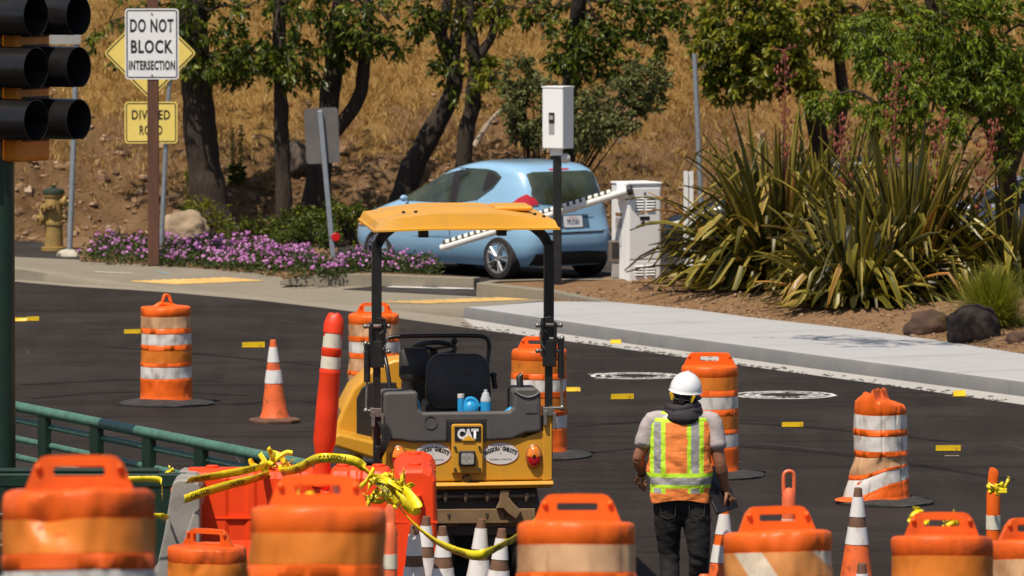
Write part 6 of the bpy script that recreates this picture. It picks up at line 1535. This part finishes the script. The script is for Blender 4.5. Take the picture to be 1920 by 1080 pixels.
tree('dense dark tree hanging over the white card reader box', [([foot(1062, 470, Y + 1.6), At(1060, 330, Y + 1.2), At(1066, 200, Y + .8), At(1075, 100, Y + .5), At(1085, 0, Y), HI(1090, 4.6, Y), HI(1095, 5.6, Y)], [.16, .14, .12, .12, .11, .09, .05])],
     [bl(1040, 15, Y, .5, .25, 90), bl(1072, 95, Y - .2, .26, .5, 110), bl(1120, 40, Y - .2, .35, .38, 80), bl(1185, 25, Y, .5, .32, 110), bl(1255, 45, Y - .2, .34, .42, 100), bl(1160, 120, Y - .1, .25, .32, 55), bl(1215, 150, Y - .1, .22, .25, 35), bl(985, 10, Y + .2, .45, .2, 50), (HI(1120, 4.5, Y), (2.0, 1.5, .8), 320)], LEAF1, .125, .047, 6)
Y = 92.4
tree('olive green tree right of the thin grey pole, drooping branches', [([foot(1560, 470, Y + 2), At(1530, 230, Y + 1), At(1495, 140, Y + .4), At(1470, 60, Y), At(1450, -20, Y), HI(1440, 4.7, Y), HI(1430, 5.6, Y)], [.16, .13, .10, .09, .08, .07, .04]), ([At(1545, 330, Y + 1.2), At(1580, 200, Y + .6), At(1575, 120, Y + .3), At(1565, 40, Y), HI(1560, 4.2, Y)], [.10, .08, .075, .06, .04])],
     [bl(1360, 60, Y, .42, .62, 170), bl(1430, 90, Y - .2, .5, .6, 210), bl(1410, 20, Y, .7, .4, 200), bl(1480, 140, Y - .1, .42, .36, 120), bl(1350, 150, Y, .2, .3, 50), bl(1540, 40, Y, .55, .4, 150), bl(1620, 20, Y - .2, .6, .4, 150), bl(1400, 150, Y - .2, .25, .3, 55), (HI(1480, 4.5, Y), (1.8, 1.4, .8), 300)], LEAF2, .12, .05, 7, per=12, gap=-.06)
Y = 85.6
tree('bright feathery tree at the upper right, fine leaves trailing over the flax', [([V((6.6, 86.6, .2)), At(1900, 470, 86.4), At(1888, 330, 86.2), At(1850, 220, 86), At(1800, 120, 85.8), At(1750, 30, 85.6), HI(1720, 4.4, 85.5)], [.15, .13, .12, .10, .09, .07, .05]), ([At(1888, 330, 86.2), At(1930, 200, 86), At(1940, 60, 85.8), HI(1950, 4.6, 85.7), HI(1940, 5.6, 85.6)], [.10, .09, .08, .07, .04]), ([At(1850, 220, 86), At(1760, 180, 85.4), At(1680, 150, 85), At(1650, 200, 84.9), At(1640, 280, 84.8)], [.05, .035, .025, .015, .008])],
     [bl(1700, 40, Y, .6, .32, 170), bl(1790, 50, Y - .2, .55, .42, 210), bl(1880, 70, Y - .2, .45, .55, 210), bl(1830, 140, Y - .3, .5, .35, 170), bl(1895, 190, Y - .4, .25, .4, 110), bl(1660, 110, Y - .5, .4, .2, 90), bl(1720, 150, Y - .5, .4, .22, 90), bl(1650, 210, Y - .8, .16, .4, 60), bl(1745, 230, Y - .6, .35, .26, 90), bl(1800, 300, Y - .5, .2, .2, 40), bl(1610, 60, Y - .4, .35, .28, 80), bl(1905, 300, Y - .4, .2, .35, 50), bl(1560, 180, Y - .5, .22, .12, 35), bl(1640, 335, Y - 1.2, .2, .12, 30), (HI(1850, 4.3, Y), (1.4, 1.2, .7), 300)], LEAF3, .085, .026, 8, per=24, droop=.7, twig=.26, gap=-.09)
# shrubs
def shrub(label, blobs, leaf, L, wd, seed, per=12, stems=True, cat='shrub', group='shrubs below the dry slope'):
    rr = random.Random(seed); c0 = V(blobs[0][0]); base = V((c0.x, c0.y, hit_hill(c0.x, c0.y) - .03)); t = thing('shrub', label, cat, base, 0, group)
    mb = MB()
    for c, r, n in blobs:
        for _ in range(5):
            e = V(c) + V((rr.uniform(-.6, .6) * r[0], rr.uniform(-.6, .6) * r[1], rr.uniform(-.3, .7) * r[2])) - base
            mb.tube([V((rr.uniform(-.05, .05), rr.uniform(-.05, .05), 0)), e * .5 + V((0, 0, .03)), e], [.018, .012, .005], 6)
    mb.build('stems', BARK, t, recalc=False)
    mb = MB(); crown(mb, [(V(c) - base, r, int(n * 1.7)) for c, r, n in blobs], L, wd, rr, per, .0, .12, -.2); mb.build('foliage', leaf, t, recalc=False); return t
Y = 91.8
shrub('large grey green shrub on the slope behind the card reader box', [bl(1005, 210, Y + 1.2, .42, .45, 190), bl(975, 150, Y + 1.3, .22, .3, 60), bl(1090, 230, Y + 1, .5, .32, 190), bl(1160, 200, Y + 1.2, .5, .32, 150), bl(1210, 160, Y + 1.4, .35, .3, 80)], LEAF4, .085, .034, 20)
shrub('dark low shrub left of the car bonnet by the forked trunk', [bl(670, 425, 93.6, .40, .28, 170), bl(560, 430, 93.8, .35, .28, 150), bl(620, 415, 93.9, .35, .25, 110)], LEAF1, .06, .028, 21)
shrub('bright yellow green shrub at the foot of the thick trunk', [bl(385, 405, 94.2, .3, .22, 120), bl(410, 425, 94.0, .24, .16, 70)], LEAF2, .05, .022, 22)
shrub('fresh green shrub under the blank grey sign', [bl(585, 440, 92.6, .28, .2, 120), bl(540, 450, 92.6, .2, .15, 70)], LEAF5, .055, .028, 23)
shrub('small green shrub in shade between the trunks', [bl(480, 440, 93.4, .3, .16, 80), bl(450, 435, 93.3, .2, .14, 50)], LEAF1, .055, .025, 24)
# yellow flowering spikes on the slope
for i, (px, py, h) in enumerate(((436, 300, .5), (452, 300, .55), (350, 350, .6))):
    Yk = 96.5 - .9 * (i == 2); c = At(px, 345, Yk); z0 = hit_hill(c.x, c.y); t = thing('weed', ('yellow flower spike on the slope, left of a pair beside the thick trunk', 'taller yellow flower spike on the slope, right of a pair beside the thick trunk', 'thin yellow weed close behind the brown wooden post')[i], 'weed', (c.x, c.y, z0), 0, 'yellow weeds on the slope')
    mb = MB(); rr = random.Random(40 + i); mb.tube([(0, 0, 0), (.01, 0, h * .6), (0, 0, h + .25)], [.008, .006, .004], 6); mb.build('stalk', LEAF5, t)
    mb = MB()
    for k in range(170):
        z = rr.uniform(h * .55, h + .28); leaf_quads(mb, V((0, 0, z)), V((rr.gauss(0, 1), rr.gauss(0, 1), .4)), rr.uniform(.03, .055), .014, rr)
    mb.build('blossom', LEAF2, t, recalc=False)
    mb = MB()
    for k in range(90): leaf_quads(mb, V((0, 0, rr.uniform(0, h * .5))), V((rr.gauss(0, 1), rr.gauss(0, 1), .5)), rr.uniform(.07, .14), .03, rr)
    mb.build('leaves', LEAF5, t, recalc=False)
# flax
FLAXC = leafmat('flax_blade', [(0, (.012, .013, .004)), (.35, (.042, .042, .007)), (.65, (.13, .115, .016)), (.86, (.27, .22, .05)), (1, (.17, .07, .02))], .38, .12)
FLAXM = leafmat('flax_yellow_margin', [(0, (.03, .026, .006)), (.35, (.15, .115, .010)), (.7, (.42, .31, .025)), (.93, (.56, .42, .10)), (1, (.62, .25, .03))], .4, .15)
def flax(label, base, n, seed, Lr=(1.1, 2.1), spread=.55, lean=(0, 0)):
    rr = random.Random(seed); t = thing('flax_plant', label, 'plant', base, 0, 'flax plants beside the pavement'); mb = MB()
    for i in range(n):
        az = rr.uniform(0, 2 * math.pi); u = rr.random(); el = lerp(R(87), R(14), u ** .85); L = rr.uniform(*Lr) * (1 - .22 * u); w = rr.uniform(.066, .115)
        d = V((math.cos(az) * math.cos(el), math.sin(az) * math.cos(el), math.sin(el))) + V((lean[0], lean[1], 0)) * .25
        d.normalize(); p = V((math.cos(az) * rr.uniform(0, .35), math.sin(az) * rr.uniform(0, .3), 0)); bend = rr.uniform(.4, 1.7) * (.4 + u * 1.2); kink = rr.uniform(.35, .85) if rr.random() < .5 else 9
        sd_ = d.cross(V((0, 0, 1))).normalized(); rows_ = []; K = 9
        tw = rr.gauss(0, .5)
        for k in range(K + 1):
            f = k / K; ww = w * min(1, .55 + 2 * f) * (1 - max(0, f - .55) / .45) ** .75 + .002
            T = Mx.Rotation(tw * f, 3, d); s_ = T @ sd_; nn = s_.cross(d)
            rows_.append([p - s_ * ww * .5 + nn * .010, p - s_ * ww * .39 + nn * .005, p - nn * .006, p + s_ * ww * .39 + nn * .005, p + s_ * ww * .5 + nn * .010])
            d = (d + V((0, 0, -1)) * (bend * .13 * f * 1.6 + (1.1 if abs(f - kink) < .06 else 0))).normalized(); p = p + d * L / K
            if p.z < .03: p.z = .03
        o = len(mb.v)
        for r_ in rows_: mb.v += [tuple(q) for q in r_]
        for k in range(K):
            for j in range(4):
                mb.f.append((o + k * 5 + j, o + k * 5 + j + 1, o + k * 5 + 6 + j, o + k * 5 + 5 + j)); mb.m.append(1 if j in (0, 3) else 0); mb.sm.append(True)
    mb.build('leaves', [FLAXC, FLAXM], t, recalc=False)
    return t
def fbase(px, Y): x = (px - 960) * Y / FP; return V((x, Y, onbed(x, Y) - .02))
f1 = flax('tall flax plant with yellow edged leaves right of the white post', fbase(1462, 82.2), 470, 51, (1.3, 2.35))
f2 = flax('broad dark flax plant with reddish seed stalks at the right', fbase(1700, 80.4), 540, 52, (1.2, 2.25))
f3 = flax('low sprawling flax clump behind the two brown rocks', fbase(1610, 79.3), 240, 53, (.9, 1.6))
flax('tall flax plant in the middle, behind the sprawling low clump', fbase(1560, 82.4), 330, 56, (1.3, 2.3))
flax('flax clump at the right edge in front of the silver car', fbase(1895, 80.2), 150, 54, (.8, 1.6))
flax('short flax clump between the tall plant and the white cabinet', fbase(1400, 82.7), 60, 55, (.7, 1.35))
SEED = leafmat('red_seed_pods', [(0, (.10, .02, .015)), (.6, (.26, .06, .04)), (1, (.40, .14, .09))], .6, .1)
def stalk(label, px, Y, top, seed, lean=0):
    rr = random.Random(seed); b = fbase(px, Y); t = thing('seed_stalk', label, 'seed stalk', b, 0, 'red seed stalks in the flax'); h = HC - (top + 252) * Y / FP - b.z
    mb = MB(); pts = [V((0, 0, 0)), V((lean * .3, 0, h * .5)), V((lean, 0, h))]; mb.tube(smooth_path(pts, 5), [.013] * 6 + [.006] * 5, 6)
    for k in range(60):
        f = rr.uniform(.5, 1); p = V((lean * f * f, 0, h * f)); q = V((rr.gauss(0, 1), rr.gauss(0, 1), .4)).normalized() * rr.uniform(.03, .16); 
        mb.tube([p, p + q * .7, p + q], [.003, .003, .002], 4, caps=False); mb.ell(p + q, (.014, .014, .03), 6, 4)
    mb.build('stem', SEED, t, recalc=False)
for i, (px, Y, top, le, lab) in enumerate(((1472, 82.0, 90, 0, 'tall thin red stalk in front of the olive tree'), (1590, 81.2, 215, -.1, 'red stalk leaning over the gap between the two big flax plants'), (1668, 80.6, 120, .1, 'reddest stalk below the feathery branches'), (1745, 80.5, 210, .15, 'red stalk rising from the middle of the broad dark flax'), (1820, 80.3, 230, .3, 'red stalk nearest the right edge, bent outwards'))):
    stalk(lab, px, Y, top, 70 + i, le)
# soft grass tufts
TUFT = leafmat('soft_green_grass', [(0, (.08, .10, .010)), (.5, (.20, .21, .02)), (1, (.36, .32, .05))], .5, .4)
def tuft(label, base, n, L, seed):
    rr = random.Random(seed); mb = MB()
    for i in range(n):
        az = rr.uniform(0, 6.28); el = R(rr.uniform(20, 88)); d = V((math.cos(az) * math.cos(el), math.sin(az) * math.cos(el), math.sin(el))); p = V((rr.gauss(0, .06), rr.gauss(0, .06), 0)); s_ = d.cross(V((0, 0, 1))).normalized(); l = L * rr.uniform(.6, 1.1); o = len(mb.v); K = 5
        for k in range(K + 1):
            w = .0045 * (1 - k / K) + .0008; mb.v += [tuple(p - s_ * w), tuple(p + s_ * w)]; d = (d + V((0, 0, -.22 * k / K * 1.6))).normalized(); p = p + d * l / K
        for k in range(K): mb.f.append((o + 2 * k, o + 2 * k + 1, o + 2 * k + 3, o + 2 * k + 2)); mb.m.append(0); mb.sm.append(True)
    o = mb.build('grass_tuft', TUFT, None, recalc=False); o.location = base; return tag(o, label, 'grass tuft', 'soft grass tufts')
tuft('soft yellow green grass tuft behind the large dark rock', fbase(1862, 75.7), 3200, .72, 61)
tuft('small bright grass tuft at the foot of the broad flax', fbase(1530, 79.6), 700, .4, 62)
# rocks
def rock(label, px, py, Y, r, m, seed, grp=None, on=None):
    c = At(px, py, Y); z0 = on if on is not None else onbed(c.x, c.y, .2)
    mb = MB(); mb.ell((0, 0, r[2] * .55), r, 40, 26, fn=lambda p: p * (1 + .20 * fbm((p.x / r[0] * 1.3 + seed, p.y / r[1] * 1.3, p.z / r[2] * 1.3), 3) + .05 * fbm((p.x * 13 + seed, p.y * 13, p.z * 13), 4)))
    o = mb.build('rock', m, None, angle=60); o.location = (c.x, c.y, z0 - .03); return tag(o, label, 'rock', grp)
LAVA = mat('dark_lava_rock', (0.020, 0.012, 0.008), .9, var=.5, vs=6, bump=1.0, bs=14, bd=.03, dirt=.5, dcol=(.05, .032, .022), ds=8)
REDR = mat('red_brown_rock', (0.070, 0.034, 0.021), .9, var=.5, vs=4, bump=.8, bs=12, bd=.03, dirt=.5, dcol=(.12, .08, .055), ds=5)
TANR = mat('tan_boulder', (0.30, 0.22, 0.14), .9, var=.3, vs=4, bump=.7, bs=10, bd=.03, dirt=.6, dcol=(.14, .09, .05), ds=5)
rock('rounded dark brown rock at the pavement edge, larger of two', 1826, 610, 74.85, (.29, .24, .275), LAVA, 3.3, on=.17)
rock('reddish brown rock left of the rounded dark rock', 1742, 606, 75.95, (.26, .22, .18), REDR, 8.1, on=.17)
rock('pale tan boulder among purple flowers at the foot of the thick trunk', 346, 440, 92.6, (.33, .3, .27), TANR, 5.2, on=.30)
rock('half buried flat stone in the soil right of the white cabinet', 1215, 545, 82.6, (.13, .10, .05), REDR, 1.2)
rock('brown stone at the right edge of the bed by the pavement', 1912, 640, 74.1, (.14, .12, .09), REDR, 6.6)
# fallen stump and branch on slope
c = At(552, 300, 97.4); rock('dark weathered stump on the slope beside the slim trunk', 556, 300, 97.3, (.16, .2, .26), mat('weathered_stump', (.10, .075, .06), .9, var=.7, vs=6, stretch=(3, 3, .6), bump=1, bs=14), 9.1, on=hit_hill(c.x, c.y) - .05)
mb = MB(); a, b_ = At(888, 245, 98.3), At(940, 205, 98.6); a.z = hit_hill(a.x, a.y) + .05; b_.z = max(b_.z, hit_hill(b_.x, b_.y) + .06)
mb.tube(smooth_path([a, a.lerp(b_, .5) + V((0, 0, .05)), b_], 5), [.05, .045, .045, .04, .04, .035, .03, .03, .03, .025, .02], 8); tag(mb.build('branch', mat('bleached_wood', (.36, .28, .2), .85, var=.3), None), 'bleached dead branch lying on the slope right of the slender forked tree', 'branch')
# purple flowering ground cover
LANT = leafmat('lantana_leaves', [(0, (.02, .035, .008)), (.6, (.05, .075, .014)), (1, (.10, .11, .025))], .5, .25)
PURP = leafmat('lilac_blossom', [(0, (.42, .11, .38)), (.6, (.68, .27, .62)), (1, (.82, .52, .76))], .6, .3, (1, .8, 1))
mbL, mbP = MB(), MB(); rr = random.Random(90)
P0 = [(150, 489, 462), (230, 492, 455), (300, 494, 462), (380, 498, 452), (460, 506, 450), (540, 513, 462), (600, 516, 475), (660, 516, 480), (720, 515, 468), (780, 516, 490), (812, 516, 500)]
for k in range(2600):
    px = rr.uniform(152, 815) if rr.random() < .75 else rr.uniform(300, 560)
    yf_ = interp([(a, b_) for a, b_, _ in P0], px); yb_ = interp([(a, c) for a, _, c in P0], px); f = rr.random() ** .9
    z0 = .2 if px < 545 else .27; g_ = G(px, yf_ - 2, z0); dep = (3.6 if px < 560 else 1.5) * f
    h = (.05 + .13 * min(1, f * 3)) * (.5 + 1.0 * (.5 + fbm((px * .02, f * 4, 3)))); h = max(.04, min(h, .24))
    x, y = g_.x + rr.gauss(0, .03), g_.y + dep; p = V((x, y, z0 + h * rr.uniform(.35, 1)))
    for j in range(7): leaf_quads(mbL, p + V((rr.gauss(0, .05), rr.gauss(0, .05), -rr.random() * .1)), V((rr.gauss(0, 1), rr.gauss(0, 1), .5)), rr.uniform(.035, .07), .026, rr)
    if rr.random() < (.40 if 330 < px < 560 else .22) * (1.5 if fbm((px * .013, f * 3, 8)) > 0 else .7):
        q = p + V((rr.gauss(0, .03), rr.gauss(0, .03) - .03, .035)); rad = rr.uniform(.014, .025)
        for j in range(9):
            a = rr.uniform(0, 6.28); e = rr.uniform(-.2, 1.4); d = V((math.cos(a) * math.cos(e), math.sin(a) * math.cos(e), math.sin(e))); u = d.cross(V((.3, .2, 1))).normalized(); v2 = d.cross(u); c = q + d * rad; w = rad * .75
            o = len(mbP.v); mbP.v += [tuple(c + u * w), tuple(c + v2 * w), tuple(c - u * w), tuple(c - v2 * w)]; mbP.f.append((o, o + 1, o + 2, o + 3)); mbP.m.append(0); mbP.sm.append(False)
o = mbL.build('ground_cover', LANT, None, recalc=False); tag(o, kind='stuff', label='purple flowering ground cover spilling along the pavement', cat='ground cover')
mbP.build('blossoms', PURP, o, recalc=False)['kind'] = 'stuff'
# dry grass on the slope
DRY = leafmat('dry_straw', [(0, (.20, .105, .028)), (.4, (.40, .24, .072)), (.8, (.58, .39, .135)), (1, (.72, .53, .23))], .7, .25, (1, .9, .7))
mb = MB(); rr = random.Random(95)
for k in range(15000):
    x = rr.uniform(-8.2, 8.6); t_ = rr.random() ** .8 * 8.2; y = hbase(x) + t_ + .1; dens = fbm((x * .9, y * .9, 4.4)) + .42 * (t_ - 1.3)
    if dens < -.15 and rr.random() < .78: continue
    z = hillz(x, y); L0 = rr.uniform(.07, .20) * (1.1 if dens > .3 else .8)
    for j in range(5):
        d = V((rr.gauss(0, .55), rr.gauss(-.35, .5), 1)).normalized(); p = V((x + rr.gauss(0, .04), y + rr.gauss(0, .04), z - .015)); L = L0 * rr.uniform(.6, 1.3); s_ = V((d.z, 0, -d.x)).normalized() * .0055
        m_ = p + d * L * .6; tip = m_ + (d + V((rr.gauss(0, .35), -.15, -.5))).normalized() * L * .5
        o = len(mb.v); mb.v += [tuple(p - s_), tuple(p + s_), tuple(m_ + s_ * .7), tuple(m_ - s_ * .7), tuple(tip)]; mb.f += [(o, o + 1, o + 2, o + 3), (o + 3, o + 2, o + 4)]; mb.m += [0, 0]; mb.sm += [False, False]
tag(mb.build('dry_grass', DRY, None, recalc=False), kind='stuff', label='dry golden grass covering the hillside', cat='grass')
# clods, stones and bark litter
CLOD = leafmat('earth_clods', [(0, (.09, .05, .026)), (.5, (.22, .13, .07)), (.9, (.30, .19, .11)), (1, (.42, .32, .22))], .9, 0)
mb = MB(); rr = random.Random(97)
def clod(x, y, z, r):
    a, b_, c = r * rr.uniform(.7, 1.4), r * rr.uniform(.7, 1.3), r * rr.uniform(.5, 1.0); T = Mx.Rotation(rr.uniform(0, 6), 3, 'Z')
    mb.ell((x, y, z), (a, b_, c), 6, 4, rot=T, fn=lambda p: p * rr.uniform(.75, 1.2))
for k in range(2600):
    x = rr.uniform(-8, 8.4); t_ = rr.random() ** 1.5 * 4.0; y = hbase(x) + t_ + .05
    if fbm((x * .9, y * .9, 4.4)) + .42 * (t_ - 1.3) > .35: continue
    clod(x, y, hillz(x, y), min(.16, abs(rr.gauss(0, .035)) + .015))
for k in range(2400):
    px = rr.uniform(1000, 1920); x = (px - 960) * 80 / FP; yb = interp([(p.x, p.y) for p in BK], x); y = yb + rr.random() ** 1.3 * 5
    if bedb.ray_cast(V((x, y, 5)), V((0, 0, -1)))[0] is None or (x < 1.3 and y > 82.6): continue
    clod(x, y, onbed(x, y) + .005, abs(rr.gauss(0, .012)) + .006)
o = mb.build('rubble', CLOD, None, recalc=False); tag(o, kind='stuff', label='loose clods, stones and bark chips on the bare soil', cat='rubble')
mb = MB()
for k in range(240):
    i = rr.randrange(NW - 1, len(KB) - 3); f = rr.random(); p = KB[i].lerp(KB[i + 1], f).lerp(AE[i].lerp(AE[i + 1], f), rr.betavariate(6, 1.1)); r = rr.uniform(.006, .022); mb.ell((p.x, p.y, .006), (r * 1.6, r, r * .6), 6, 4, fn=lambda p: p * rr.uniform(.7, 1.2))
tag(mb.build('gravel', mat('asphalt_crumbs', (.10, .088, .078), .9, var=.3), None, recalc=False), kind='stuff', label='asphalt crumbs scattered along the gutter', cat='gravel')
# leafy limb of a street tree just outside the view: it shades the pavement
tree('street tree beyond the right edge, one limb reaching over the pavement', [([V((6.9, 73.6, .1)), V((6.8, 73.5, 2)), V((6.6, 73.3, 4)), V((6.3, 73.2, 5.5)), V((6.0, 73.0, 7))], [.2, .17, .15, .1, .05]), ([V((6.6, 73.3, 4.0)), V((5.4, 72.6, 5.4)), V((3.8, 72.3, 6.0)), V((1.6, 72.6, 6.1))], [.09, .06, .04, .015])],
     [(V((1.7, 73.1, 6.0)), (.6, .3, .2), 45), (V((2.6, 72.5, 5.95)), (.7, .55, .25), 110), (V((3.5, 71.9, 6.0)), (.6, .5, .25), 60), (V((2.2, 71.9, 5.9)), (.5, .3, .2), 40), (V((5.2, 72.6, 6.2)), (.9, .7, .4), 120), (V((6.1, 73, 7)), (1.3, 1.2, .7), 220)], LEAF3, .10, .035, 31, group='trees by the pavement')
